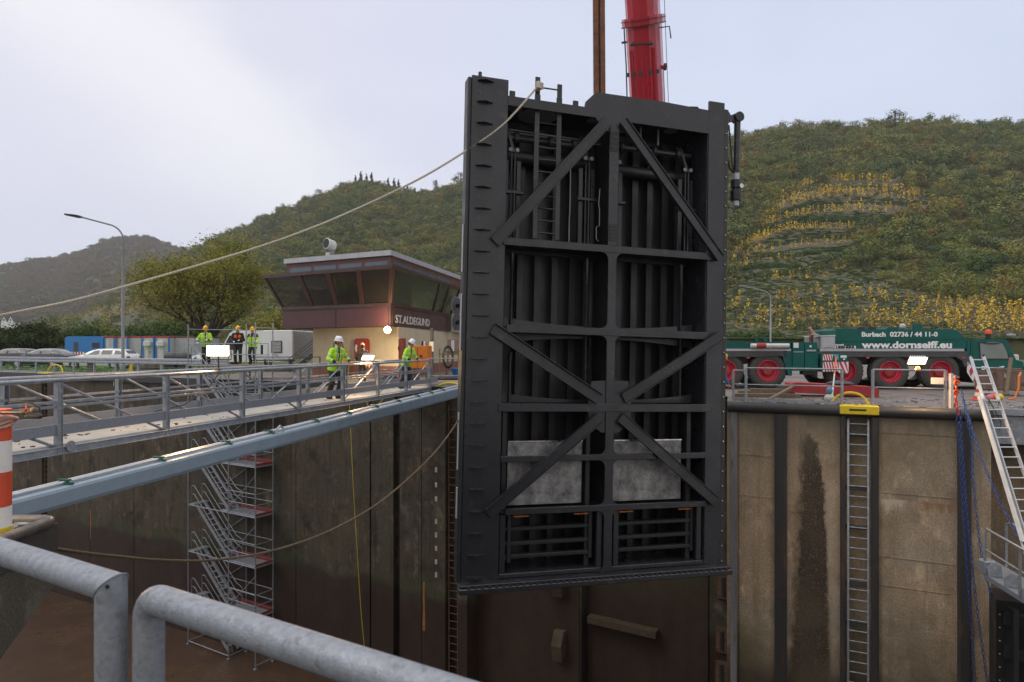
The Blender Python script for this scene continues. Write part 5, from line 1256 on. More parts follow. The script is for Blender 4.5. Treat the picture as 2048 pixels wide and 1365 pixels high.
# ------------------------------------------------------------------ ropes
def rope(name, pts, r, m, label, cat='rope', r2=None, n=8, strands=True):
    P = [Vector(p) for p in pts]; fine = []
    for i in range(len(P)-1):                     # Catmull-Rom
        p0, p1, p2, p3 = P[max(i-1, 0)], P[i], P[i+1], P[min(i+2, len(P)-1)]
        for k in range(24):
            t = k/24; fine.append(.5*((2*p1)+(p2-p0)*t+(2*p0-5*p1+4*p2-p3)*t*t+(3*p1-p0-3*p2+p3)*t**3))
    fine.append(P[-1]); mb = MB()
    if strands:                                   # three laid strands
        dist = 0; offs = [[], [], []]; prev = None
        dense = []
        for a, b in zip(fine[:-1], fine[1:]):
            k = max(1, int((b-a).length/(r*3.0))); dense += [a+(b-a)*(j/k) for j in range(k)]
        dense.append(fine[-1])
        for i, p in enumerate(dense):
            d = (dense[min(i+1, len(dense)-1)]-dense[max(i-1, 0)]).normalized(); x = d.cross(Vector((0, 0, 1))).normalized(); y = d.cross(x)
            if prev is not None: dist += (p-prev).length
            prev = p
            for s in range(3):
                a = dist/(r*9)*2*pi+s*2*pi/3; offs[s].append(p+x*(cos(a)*r*.52)+y*(sin(a)*r*.52))
        for s in range(3): mb.tube(offs[s], r*.56, 6)
    else: mb.tube(fine, r, n)
    return tag(mb.build(name, m, smooth=True), label, cat)
ge = GP(.76, -.02, 9.95)
def sight(pts, Y0, Y1): return [at(px, py, Y0+(Y1-Y0)*i/(len(pts)-1)) for i, (px, py) in enumerate(pts)]
gr_ = [(-260, 690), (0, 631), (130, 605), (250, 573), (372, 538), (500, 500), (625, 456), (745, 404), (850, 352), (940, 297), (1010, 246)]
o = rope('guide_rope', sight(gr_, 13.5, 15.9)+[ge], .026, 'rope', 'long pale guide rope sagging from the gate top to the left edge', r2=None)
mb = MB(); p, q_ = at(362, 541, 14.76), at(372, 538, 14.78); mb.tube([p, q_], .034, 8); mb.build('tape_mark', 'black', o).matrix_parent_inverse.identity()
mb = MB()
for i in range(5): mb.tube([ge+Vector((cos(a)*.075, sin(a)*.075, -.10+i*.03+.02*sin(a*2))) for a in np.linspace(0, 2*pi, 14)], .022, 6)
mb.build('knot', 'rope', o, smooth=True)
we = GP(-.9, .2, 2.1)
wr_ = [(100, 1096), (150, 1104), (230, 1113), (310, 1120), (400, 1122), (490, 1113), (580, 1092), (670, 1057), (755, 1008), (825, 950), (880, 893)]
rope('wire_rope', sight(wr_, 6.5, 14.6)+[we], .0195, 'wire', 'thick rusty wire rope hanging in a deep curve from the pier to the gate', 'rope')
# yellow hoses
def hose(pts, Y0, Y1, r, label): return rope('hose', sight(pts, Y0, Y1), r, 'yhose', label, 'hose', strands=False)
hose([(699, 722), (697, 760), (701, 850), (706, 960), (713, 1080), (722, 1220), (729, 1296)], 28.4, 28.4, .013, 'thin yellow hose hanging straight down the chamber wall')
hose([(706, 745), (716, 770), (738, 815), (742, 820), (760, 806), (772, 790)], 27.9, 27.9, .014, 'yellow hose looped in a V under the walkway')
hose([(873, 778), (880, 771), (893, 767), (905, 767), (918, 770), (922, 773)], 27.4, 27.2, .045, 'yellow hoop hose arching over the wall top beside the gate edge')
for px, Y, lab in ((112, 41, 'yellow hoop standing on the wall edge near the lawn'),):
    c = P2(px, Y); rope('ladder_hoop', [c+V(-.7, .3, .0), c+V(-.55, .24, .35), c+V(-.1, .05, .52), c+V(.4, -.15, .4), c+V(.62, -.3, .02)], .035, 'yellow', lab, 'hoop', strands=False)
def yellow_head(px0, px1, py, wallf, label, hh=.22, out=.12):
    p0, p1 = wallf(px0, out), wallf(px1, out); z = H-(py-CY)/F*p0.y; d = (p1-p0); n = V(0, 0, 1).cross(d).normalized()
    T = thing('ladder_guard', label, 'ladder head', (p0.x, p0.y, z), math.atan2(d.y, d.x), 'yellow ladder heads on the wall edges'); w = d.length
    mb = MB(); mb.bbox((0, 0, -hh), (w, .10, 0), .02); mb.bbox((0, .10, -.04), (w, .6, 0), .015); mb.build('guard_plate', 'yellow', T)
    MB().bbox((w*.24, -.012, -hh*.56), (w*.68, -.001, -hh*.36), .004).build('grip_slot', 'black', T); return T
yellow_head(78, 96, 746, wl, 'small yellow ladder head left of the painted numbers', .3)
yellow_head(424, 432, 760, wl, 'small yellow ladder head seen through the walkway rails', .4); yellow_head(441, 450, 761, wl, 'second small yellow ladder head beside the first behind the rails', .4)
yellow_head(1679, 1757, 811, wr, 'wide yellow ladder head with a black slot over the right hand ladder', .24, .22)
c = wr(1702, -.15); rope('ladder_hoop', [wr(1664, -.25, 0), wr(1672, -.25, .19), wr(1690, -.25, .31), wr(1706, -.25, .33), wr(1722, -.25, .27), wr(1734, -.25, .12), wr(1739, -.2, .0)], .032, 'yellow', 'yellow hoop arching above the wide yellow ladder head', 'hoop', strands=False)
# right wall ladder
p0, p1 = wr(1696, .02), wr(1736.5, .02)
T = thing('wall_ladder', 'long galvanised ladder on the tan wall under the wide yellow head', 'ladder', tuple(p0), math.atan2(RE.y, RE.x), 'steel ladders let into the lock walls'); w = (p1-p0).length
for u in (0, w):
    mb = MB(); mb.tube([(u, 0, -12), (u, 0, -.45), (u, .05, -.38), (u, .25, -.36)], .034, 8); mb.build('stile', 'galv', T, smooth=True)
rungs((0, 0, 0), (w, 0, 0), .017, 'galv', T, np.arange(-.5, -12, -.282))
for py in (866, 978, 1056, 1170, 1250):
    z = wz(1716, py, wr); MB().bbox((-.10, .05, z-.06), (w*.93, .12, z+.06), .01).build('wall_bracket', 'greydark', T)
# ------------------------------------------------------------------ footbridge
WKA = math.atan2(.969, .245)-pi/2
WK0 = V(-7.58, 10.1, 0); wk = V(.245, .969, 0).normalized(); wkl = V(-wk.y, wk.x, 0)
def swk(px): k = (px-CX)/F; return (k*WK0.y-WK0.x)/(wk.x-k*wk.y)
T = thing('footbridge', 'galvanised footbridge with lattice railings running from the left to the control house', 'footbridge', tuple(WK0), WKA)
S0, S1e = -7.0, 17.9; FX = -1.22
posts = [swk(117)+2.37*i for i in range(-3, 8)]
MB().bbox((FX+.05, S0, -.03), (-.05, S1e-.1, .012), .006).build('deck', 'deckw', T)
for x in (0, FX):
    MB().tube([(x, S0, 1.06), (x, S1e-.45, 1.06), (x, S1e-.36, 1.03), (x, S1e-.33, .95), (x, S1e-.33, -.02)], .036, 12).build('handrail', 'galv', T, smooth=True)
    sg = 1 if x == 0 else -1
    MB().bbox((x-.012, S0, .17), (x+.012, S1e+.6, .345), .004).build('chord_plate', 'galv_worn', T)
    mb = MB(); mb.bbox((x-.02+.03*sg, S0, -.13), (x+.03*sg, S1e+.4, -.02), .006); mb.bbox((x-.06, S0, -.145), (x+.06, S1e+.4, -.13), .004); mb.bbox((x-.06, S0, -.035), (x+.05, S1e+.4, -.02), .004); mb.build('side_beam', 'galv', T)
    for z in (.70, .63 if x == 0 else .60): MB().bbox((x-.008, S0, z-.022), (x+.008, S1e-.35, z+.022), .003).build('mid_rail', 'galv', T)
    for s in posts:
        if s > S1e-.3: continue
        o = -0.0
        mb = MB(); y0 = s+(.0 if x == 0 else .1)
        mb.bbox((x-.045, y0-.05, -.14), (x+.045, y0-.042, 1.03), .003); mb.bbox((x-.045, y0+.042, -.14), (x+.045, y0+.05, 1.03), .003); mb.bbox((x-.045, y0-.0415, -.14), (x-.035, y0+.0415, 1.03), .003) if x else mb.bbox((x+.013, y0-.0415, -.14), (x+.023, y0+.0415, 1.03), .003)
        mb.build('post', 'galv', T)
        if s+2.37 < S1e:
            a, b = ((s+.06, 1.0), (s+2.3, .0)) if s < swk(600)-.2 else ((s+.06, .0), (s+2.3, 1.0))
            MB().tube([(x-.03*sg, a[0]+(0 if x == 0 else .1), a[1]), (x-.03*sg, b[0]+(0 if x == 0 else .1), b[1])], .024, 8).build('diagonal', 'galv', T, smooth=True)
for s in posts:
    if s < S1e: MB().bbox((FX, s-.04, -.135), (0, s+.04, -.045), .005).build('cross_bearer', 'galv', T)
mb = MB(); mb.lathe([(.09, -.012), (.09, .012)], (.05, swk(117)+.18, -.03), 14, 'X'); mb.build('lifting_lug', 'galv', T)
# litter and mud on the deck
mb = MB(); rr = random.Random(3)
for i in range(70):
    x, y = rr.uniform(FX+.1, -.1), rr.choice((rr.uniform(-1, 5), rr.uniform(-1, 17))); s = rr.uniform(.01, .045); a = rr.uniform(0, 6)
    mb.prism([(x+cos(a+k*1.05)*s*rr.uniform(.5, 1.3), y+sin(a+k*1.05)*s*rr.uniform(.6, 1.6), .0125) for k in range(6)], (0, 0, rr.uniform(.004, .018)))
o = mb.build('deck_dirt', 'bark', T); o['kind'] = 'stuff'

# ------------------------------------------------------------------ long blue grey beam
b0, b1 = at(-40, 1018, 8.6), at(940, 771, 26.4)
b0 = at(20, 1003, 9.0); b1 = at(925, 774, 26.0); dd = (b1-b0); b0 = b0-dd*.06; b1 = b1+dd*.02
u = (b1-b0).normalized(); lft = V(-u.y, u.x, 0).normalized(); upv = u.cross(-lft).normalized(); upv = upv if upv.z > 0 else -upv
T = thing('steel_beam', 'long blue grey box beam with two pipes and green clips on top', 'beam', tuple(b0))
Lb = (b1-b0).length; pB = lambda s, a, h: u*s+lft*a+upv*h
mb = MB(); r_ = .05; w0 = .42
sec = lambda s, h: [pB(s, 0, -h+r_), pB(s, 0.02, -h), pB(s, w0-.02, -h), pB(s, w0, -h+r_), pB(s, w0, -r_), pB(s, w0-.02, -.01), pB(s, w0-r_, 0), pB(s, r_, 0), pB(s, .02, -.012), pB(s, 0, -r_)]
A_, B_ = sec(0, .27), sec(Lb, .37); n_ = len(A_)
mb.add(A_+B_, [tuple(range(n_)), tuple(range(n_, 2*n_))]+[(i, (i+1) % n_, n_+(i+1) % n_, n_+i) for i in range(n_)])
mb.build('box_section', 'bluegrey', T)
for a in (.16, .25): MB().tube([pB(.1, a, .035), pB(Lb, a, .035)], .022, 8).build('pipe', 'alu', T, smooth=True)
k_ = lambda px: (lambda k: (k*b0.y-b0.x)/(u.x-k*u.y))((px-CX)/F)
for px in (150, 336, 468, 552, 643, 707, 761, 805, 843, 870, 893):
    s = k_(px); mb = MB(); mb.bar(pB(s, .10, .05), pB(s, .30, .05), .07, .05); mb.bar(pB(s, .10, .03), pB(s, .06, .0), .07, .07); mb.build('pipe_clip', 'greenclip', T)
s = k_(565); MB().tube([pB(s-.12, .06, 0), pB(s-.11, .06, .08), pB(s, .06, .14), pB(s+.11, .06, .08), pB(s+.12, .06, 0)], .022, 8).build('lifting_ring', 'zinc', T, smooth=True)

# ------------------------------------------------------------------ foreground handrails
def frail(name, pts, label, rr=.030, legs=()):
    T = thing(name, label, 'handrail', (pts[0][0], pts[0][1], 0), 0, 'handrails in the foreground')
    o = V(pts[0][0], pts[0][1], 0)
    return T, o
fd = V(-.415, .247, 0).normalized()
T = thing('handrail', 'weathered grey tube handrail at the lower left with a mitred corner post', 'handrail', (-.822, 1.40, 0), 0, 'handrails in the foreground')
r_ = .0301; n_ = 32; A_, B_, C_ = [], [], []
for j in range(n_):
    p = V(cos(2*pi*j/n_)*r_, sin(2*pi*j/n_)*r_, 0); q = p+V(0, 0, 1.108-p.dot(fd)); A_.append(p); B_.append(q); C_.append(q+fd*(8-q.dot(fd)))
B2 = [b+(b-V(0, 0, 1.108)).normalized()*.0012+V(0, 0, .0) for b in B_]
MB().add(A_+B_+[b.copy() for b in B_]+C_, [(j, (j+1) % n_, n_+(j+1) % n_, n_+j) for j in range(n_)]+[(2*n_+j, 2*n_+(j+1) % n_, 3*n_+(j+1) % n_, 3*n_+j) for j in range(n_)]).build('top_rail', 'galv_worn', T, smooth=True)
MB().tube(B2+[B2[0]], .0016, 6, caps=False).build('weld_seam', 'galv_worn', T, smooth=True)
MB().lathe([(.0045, -.0306), (.0045, -.0300)], (.010, 0, 1.118), 12, 'Y').build('vent_hole', 'black', T)
MB().tube([fd*.03+V(0, 0, .55), fd*8+V(0, 0, .55)], .022, 16).build('lower_rail', 'galv_worn', T, smooth=True)
for s in (2, 4, 6): MB().tube([fd*s, fd*s+V(0, 0, 1.10)], .0301, 16).build('post', 'galv_worn', T, smooth=True)
fr_ = V(.34, -.207, 0).normalized()
T = thing('handrail', 'weathered grey tube handrail with a rounded elbow crossing the lower picture edge', 'handrail', (-.745, 1.40, 0), 0, 'handrails in the foreground')
pth = [V(0, 0, 0), V(0, 0, .55), V(0, 0, 1.03)]
for i in range(1, 7): a = R(90*i/7); pth.append(V(0, 0, 1.045)+V(0, 0, .042*sin(a))+fr_*(.042*(1-cos(a))))
pth += [fr_*.042+V(0, 0, 1.087), fr_*.5+V(0, 0, 1.087), fr_*6+V(0, 0, 1.087)]
MB().tube(pth, .0301, 28).build('top_rail', 'galv_worn', T, smooth=True)
MB().tube([fr_*.03+V(0, 0, .55), fr_*6+V(0, 0, .55)], .022, 16).build('lower_rail', 'galv_worn', T, smooth=True)
MB().tube([fr_*5, fr_*5+V(0, 0, 1.08)], .0301, 16).build('post', 'galv_worn', T, smooth=True)

# ------------------------------------------------------------------ pier with the striped pole
T = thing('pier', 'dark concrete pier with a rounded steel rim at the lower left', 'pier')
x0, x1 = -8.0, -4.27
MB().prism([(x0, 6.38, -.03), (x0, 6.38, -.62), (x0, 3.4, -2.3), (x0, 3.4, -.03)], (x1-x0, 0, 0)).build('bracket', 'pier', T)
MB().box((x0, 3.4, -.029), (x1-.03, 6.35, -.018)).build('top', mat('wet_pier_top', (.17, .16, .15), (.08, .08, .08), .25, 0, 4, 8, .2, spots=((.30, .31, .33), 6, .58)), T)
rim = [(x0, 6.36, -.02), (x1-.10, 6.36, -.02), (x1-.03, 6.33, -.02), (x1-.0, 6.26, -.02), (x1-.0, 3.4, -.02)]
MB().tube(rim, .055, 12).build('rim', mat('worn_steel_rim', (.17, .15, .13), (.09, .08, .075), .45, .5, 8, 7, .1, spots=((.22, .13, .07), 7, .62)), T, smooth=True)
MB().box((x1-.002, 5.0, -.30), (x1+.012, 6.40, -.05)).build('rim_plate', mat('dark_rim_plate', (.06, .055, .05), (.04, .037, .035), .5, .2, 4), T)
mb = MB(); rr = random.Random(8)
for i in range(60): x, y, a, s = rr.uniform(-5, x1-.06), rr.uniform(4.8, 6.3), rr.uniform(0, 6), rr.uniform(.02, .10); mb.prism([(x+cos(a)*s, y+sin(a)*s, -.017), (x-cos(a)*s, y-sin(a)*s, -.017), (x-cos(a+.6)*s, y-sin(a+.6)*s, -.017)], (0, 0, .012))
o = mb.build('litter', 'black', T); o['kind'] = 'stuff'
px_ = at(18, 900, 5.95).x-.125
T = thing('striped_pole', 'red and white banded pole standing on the pier at the left edge', 'pole', (px_, 5.95, -.018))
M['porange'] = mat('pole_red_paint', (.62, .075, .025), (.50, .06, .02), .5, 0, 5); M['pwhite'] = mat('pole_white_paint', (.72, .70, .66), (.62, .60, .56), .5, 0, 5)
z = 0
for i, h_ in enumerate((.23, .30, .272, .272)):
    MB().lathe([(.125, z), (.125, z+h_-.001)], (0, 0, 0), 32).build('band', ('pwhite', 'porange')[i % 2] if i != 1 else 'porange', T, smooth=True); z += h_
MB().lathe([(.13, 0), (.13, .05)], (0, 0, 0), 24).build('foot_collar', 'yellow', T)
mb = MB()
for i in range(4): mb.tube([(cos(a)*(.13+.01*i), sin(a)*(.13+.01*i), .94+.02*i+.02*sin(a*2+i)) for a in np.linspace(0, 2*pi, 18)], .018, 6)
mb.build('pink_wrap', mat('pinkish_cloth', (.62, .36, .28), None, .8), T, smooth=True)
pc = at(60, 826, 5.85); T = thing('lamp_clamp', 'black ratchet clamp with a bent yellow handle beside the striped pole top', 'clamp', tuple(pc)); T.scale = (.72, .72, .72)
MB().bbox((-.05, -.04, -.07), (.15, .04, -.01), .02).build('body', 'black', T); MB().bar((-.10, -.02, .03), (.06, -.02, .03), .04, .035).build('handle', 'wood', T); MB().sphere((.06, -.02, .04), .035, 5).build('knob', 'crate', T)
MB().tube([(-.25, 0, .12), (-.1, 0, .13), (.04, 0, .11), (.11, 0, .06), (.12, 0, 0)], .009, 6).build('cable', 'black', T, smooth=True); MB().bar((-.02, -.03, .10), (-.018, -.03, .0), .02, .015).build('reflector', 'oranger', T)
MB().tube([(-.45, 0.05, .0), (-.05, 0, .0)], .018, 6).build('arm', 'black', T)

# ------------------------------------------------------------------ floodlights
def floodlight(label, p, face, w, h, watt, size, emi='lamp', stand=None, tilt=0):
    T = thing('floodlight', label, 'floodlight', tuple(p), 0, 'lit work floodlights'); f = Vector(face).normalized(); q = (-f).to_track_quat('Y', 'Z').to_matrix().to_4x4()
    mb = MB(); mb.prism([(-w/2, 0, -h/2), (w/2, 0, -h/2), (w/2, 0, h/2), (-w/2, 0, h/2)], (0, .02, 0)); mb.prism([(-w*.42, .02, -h*.42), (w*.42, .02, -h*.42), (w*.42, .02, h*.42), (-w*.42, .02, h*.42)], (0, .05, 0))
    for i in range(7): x = -w*.36+w*.72*i/6; mb.box((x-.006, .07, -h*.38), (x+.006, .11, h*.38))
    mb.xf(q); mb.build('housing', 'whitedull', T)
    mb = MB(); mb.prism([(-w*.46, -.006, -h*.45), (w*.46, -.006, -h*.45), (w*.46, -.006, h*.45), (-w*.46, -.006, h*.45)], (0, .004, 0)); mb.xf(q); mb.build('led_panel', emi, T)
    mb = MB(); mb.tube([(-w*.54, .03, 0), (-w*.54, .03, -h*.8), (w*.54, .03, -h*.8), (w*.54, .03, 0)], .012, 6); mb.xf(q); mb.build('yoke', 'greydark', T)
    if stand: MB().tube([(0, .03, -h*.5), (0, .03, -stand)], .018, 8).build('stand', 'greydark', T); MB().bbox((-.05, -.05, -stand-.05), (.05, .08, -stand+.05), .01).build('clamp', 'rustpatch', T)
    lamp('lamp_light', tuple(f*.12), watt, size, (1, .58, .26), parent=T, rot=f.to_track_quat('-Z', 'Y').to_euler()); return T
s = swk(437); p = WK0+wk*s
floodlight('big dazzling floodlight clamped to the footbridge rail in front of three men', V(p.x-.02, p.y+.02, H+(CY-702)/F*p.y), (.05, -1, -.05),   .50, .24, 45, .45, stand=.44)
mb = MB(); c0 = V(p.x, p.y-.03, 1.0); mb.tube([c0, c0+V(-.12, -.2, -.3), c0+V(-.5, -.5, -.62), c0+V(-.9, -.9, -.72)], .012, 6); tag(mb.build('cable', 'black', smooth=True), 'black cable hanging from the floodlight clamp along the footbridge', 'cable')
s = swk(737); p = WK0+wk*s
floodlight('small white floodlight tilted down on the footbridge rail between the two white helmeted men', V(p.x-.02, p.y, H+(CY-716)/F*p.y), (.20, -.42, -.88), .40, .30, 60, .35, 'lamp2', stand=.28)
p = wr(1828, .0); 
floodlight('floodlight glowing on the right hand rail in front of the truck wheels', V(p.x, p.y-.15, H+(CY-722)/F*(p.y-.15)), (-.1, -.75, -.65), .46, .24, 70, .4, stand=.20)
floodlight('floodlight at the left edge lighting the striped pole', V(-4.92, 5.75, 1.22), (.55, -.5, -.5), .32, .26, 32, .25, stand=.35)

# ------------------------------------------------------------------ stair scaffold
sF, sL = V(-13.04, 31.45, 0), V(-15.7, 33.1, 0)
sd = (sF-sL).normalized(); sn = V(-sd.y, sd.x, 0); sn = sn if sn.y > 0 else -sn
LW = 3.1; SW = .95; LE = 5.0
T = thing('stair_scaffold', 'tall galvanised stair tower scaffold standing on the chamber floor', 'scaffold', (sL.x, sL.y, ZF), math.atan2(sd.y, sd.x))
TOP = -ZF+.70; NL = 6; DZ = TOP/NL
for x in (0, LW, LE):
    for y in (0, SW):
        h_ = TOP+(2.0 if x != LW or y else 1.0)
        MB().tube([(x, y, 0), (x, y, h_)], .030, 8).build('standard', 'galv', T, smooth=True); MB().bbox((x-.07, y-.07, 0), (x+.07, y+.07, .03), .005).build('base_plate', 'galv', T)
for k in range(NL+1):
    z = .15 if k == 0 else k*DZ
    mb = MB()
    for y in (0, SW): mb.tube([(0, y, z), (LE if k else LW, y, z)], .024, 6)
    for x in (0, LW, LE): mb.tube([(x, 0, z), (x, SW, z)], .024, 6)
    if k < NL and k > 0:
        for zz in (.55, 1.05): mb.tube([(LE, 0, z+zz), (LE, SW, z+zz)], .02, 6); mb.tube([(LW, 0, z+zz), (LE, 0, z+zz)], .02, 6); mb.tube([(0, SW, z+zz), (LE, SW, z+zz)], .02, 6)
        mb.tube([(LW, 0, z+.2), (LE, 0, z+1.9)], .018, 6); mb.tube([(0, SW, z+.1), (LW, SW, z+1.9)], .018, 6)
    mb.build('ledgers', 'galv', T)
    if 0 < k < NL:
        MB().bbox((LW*.80, .05, z), (LE, SW-.05, z+.06), .01).build('platform', 'galv', T); MB().bbox((0, .05, z), (.42, SW-.05, z+.06), .01).build('platform', 'galv', T)
        MB().bbox((LE-.02, .03, z+.062), (LE+.005, SW-.03, z+.16), .005).build('toe_board', 'redmute', T); MB().bbox((LW*.6, SW-.02, z+.062), (LE-.03, SW+.005, z+.22), .005).build('toe_board', 'redmute', T)
    if k < NL:
        z1 = (k+1)*DZ; z0 = z
        for y in (.20, .68): MB().bar((.36, y, z1), (LW*.93, y, z0+.05), .035, .17).build('stringer', 'galv', T)
        mb = MB()
        for i in range(1, 10): f = i/10; x = .36+(LW*.93-.36)*f; zz = z1+(z0+.05-z1)*f; mb.bbox((x-.11, .22, zz-.015), (x+.11, .66, zz+.015), .004)
        mb.build('treads', 'galv', T)
        for y, dz in ((.16, .9), (.16, .5), (.72, .9), (.72, .5)):
            mb = MB(); mb.tube([(.02, y, z1+dz-.4), (.02, y, z1+dz-.06), (.08, y, z1+dz), (.26, y, z1+dz), (.42, y, z1+dz-.14), (LW*.86, y, z0+dz+.1), (LW*1.0, y, z0+dz-.05), (LW*1.02, y, z0+dz-.35)], .020, 6); mb.build('stair_rail', 'galv', T, smooth=True)
mb = MB(); z = TOP
for zz in (.55, 1.05):
    mb.tube([(0, 0, z+zz), (LE, 0, z+zz)], .024, 6); mb.tube([(LE, 0, z+zz), (LE+.75, .1, z+zz)], .024, 6); mb.tube([(0, 0, z+zz), (0, SW, z+zz)], .022, 6)
mb.tube([(0, 0, z+1.75), (0, SW, z+1.75)], .02, 6); mb.tube([(LE, 0, z+1.75), (LE, SW, z+1.75)], .02, 6); mb.tube([(0, SW, z+1.75), (LW*.9, SW, z+1.7)], .02, 6)
mb.tube([(LE+.75, .1, z), (LE+.75, .1, z+1.05)], .022, 6); mb.build('guard_rail', 'galv', T, smooth=True)
MB().bbox((.42, .05, z), (LE+.8, SW-.05, z+.06), .01).build('platform', 'wood', T)

# ------------------------------------------------------------------ guard rails at the quay edges
def qrail(label, a, b, m='galv', z=.98, mid=.5, foot=True, extra=()):
    a, b = Vector(a), Vector(b); T = thing('guard_rail', label, 'railing', (a.x, a.y, 0), 0, 'tube railings on the quay edge'); d = b-a
    MB().tube([(0, 0, z), d+V(0, 0, z)], .024, 10).build('top_rail', m, T, smooth=True); MB().tube([(0, 0, mid), d+V(0, 0, mid)], .018, 8).build('mid_rail', m, T, smooth=True)
    MB().bbox((0, 0, 0), (.01, .01, .01)).v
    mb = MB(); mb.bar(V(0, 0, .05), d+V(0, 0, .05), .012, .08); mb.build('toe_board', m, T)
    n = max(1, round(d.length/2.4))
    for i in range(n+1): p = d*(i/n); MB().bar(p, p+V(0, 0, z), .06, .06, up=(1, 0, 0)).build('post', m, T)
    return T
qrail('galvanised railing just right of the gate in front of the truck', wr(1491, -.12), wr(1684, -.12))
qrail('galvanised railing carrying the floodlight on the right quay', wr(1746, -.12), wr(1892, -.12))
qrail('short railing piece half hidden behind the right edge of the gate', wr(1464, -.3), wr(1490, -.3), z=.9)
p = wr(1862, -.06); p2 = wr(1888, -.06); T = thing('sign_plate', 'blank pale grey plate hanging on the right railing before the truck wheel', 'plate', (p.x, p.y, .62), math.atan2(p2.y-p.y, p2.x-p.x)); MB().bbox((0, -.02, 0), ((p2-p).length, 0, .17), .004).build('plate', 'whitedull', T); MB().tube([(.04, .0, .17), (.04, .0, .34)], .006, 5).build('wire', 'black', T)
p = wr(1903, -.1); T = thing('chain_post', 'single galvanised post holding the orange hooks and blue chains', 'post', (p.x, p.y, 0)); MB().bar((0, 0, 0), (0, 0, .90), .10, .07, up=(1, 0, 0)).build('post', 'whitedull', T); MB().bar((-.02, 0, .90), (.18, -.05, .80), .05, .04).build('top_bracket', 'galv', T)
qrail('thin dark railing on the quay between the footbridge and the gate edge', P2(856, 27.6), P2(935, 27.9), 'galv', 1.12, .42)
# row of rail on the far left lawn edge
T = thing('guard_rail', 'long low grey barrier rail in front of the parked cars', 'barrier', tuple(wl(-200, -1.5)), math.atan2(WD.y, WD.x)); Lr = (wl(405, -1.5)-wl(-200, -1.5)).length
mb = MB(); mb.prism([(0, -.02, .62), (0, -.05, .66), (0, -.05, .74), (0, -.02, .78), (0, -.05, .82), (0, -.05, .92), (0, -.02, .95), (0, .01, .95), (0, .01, .62)], (Lr, 0, 0)); mb.build('beam', 'galv', T)
xx = 0
while xx < Lr: MB().bbox((xx-.05, .011, 0), (xx+.05, .11, .92), .01).build('post', 'galv', T); xx += 2.1
mb = MB()
for zz in (.15, .3, .45): mb.tube([(0, .06, zz), (Lr, .06, zz)], .006, 4)
mb.build('wires', 'galv', T)
# railings and stage in front of the cream wall
qrail('grey railing in front of the white cabin steps', P2(500, 33), P2(640, 33.5), 'greydark', 1.1, .55)
# ------------------------------------------------------------------ street lamps
def street_lamp(label, P, h, reach, side, r=.085):
    T = thing('street_lamp', label, 'street lamp', tuple(P), 0, 'tall grey street lamps')
    MB().lathe([(.24, 0), (.24, .05), (.15, .07), (.14, .5), (r*1.15, .55), (r*1.1, h*.58), (r*.92, h*.585), (r*.8, h*.80)], (0, 0, 0), 16).build('pole', 'postgrey' if r > .07 else 'galv', T, smooth=True)
    pts = [(0, 0, h*.79), (0, 0, h*.86)]
    for i in range(1, 10): a = R(78*i/9); pts.append((side*reach*.42*(1-cos(a)), 0, h*.86+h*.10*sin(a)))
    pts.append((side*reach*.95, 0, h*1.005)); MB().tube(pts, r*.6, 10).build('arm', 'postgrey' if r > .07 else 'galv', T, smooth=True)
    e = Vector(pts[-1]); MB().prism([(e.x-side*.02, -.12, e.z-.04), (e.x+side*.25, -.17, e.z-.05), (e.x+side*.95, -.14, e.z+.10), (e.x+side*.95, -.14, e.z+.20), (e.x+side*.25, -.17, e.z+.12), (e.x-side*.02, -.12, e.z+.06)], (0, .30, 0)).build('lamp_head', 'black' if r > .07 else 'grey', T)
    return T
P = P2(246, 42.5); street_lamp('tall grey street lamp with a curved arm left of the big tree', P, H+(CY-436)/F*42.5, 2.75, -1)
P = P2(1541, 52); street_lamp('slim pale street lamp behind the green truck', P, H+(CY-576)/F*52, 1.5, -1, .06)

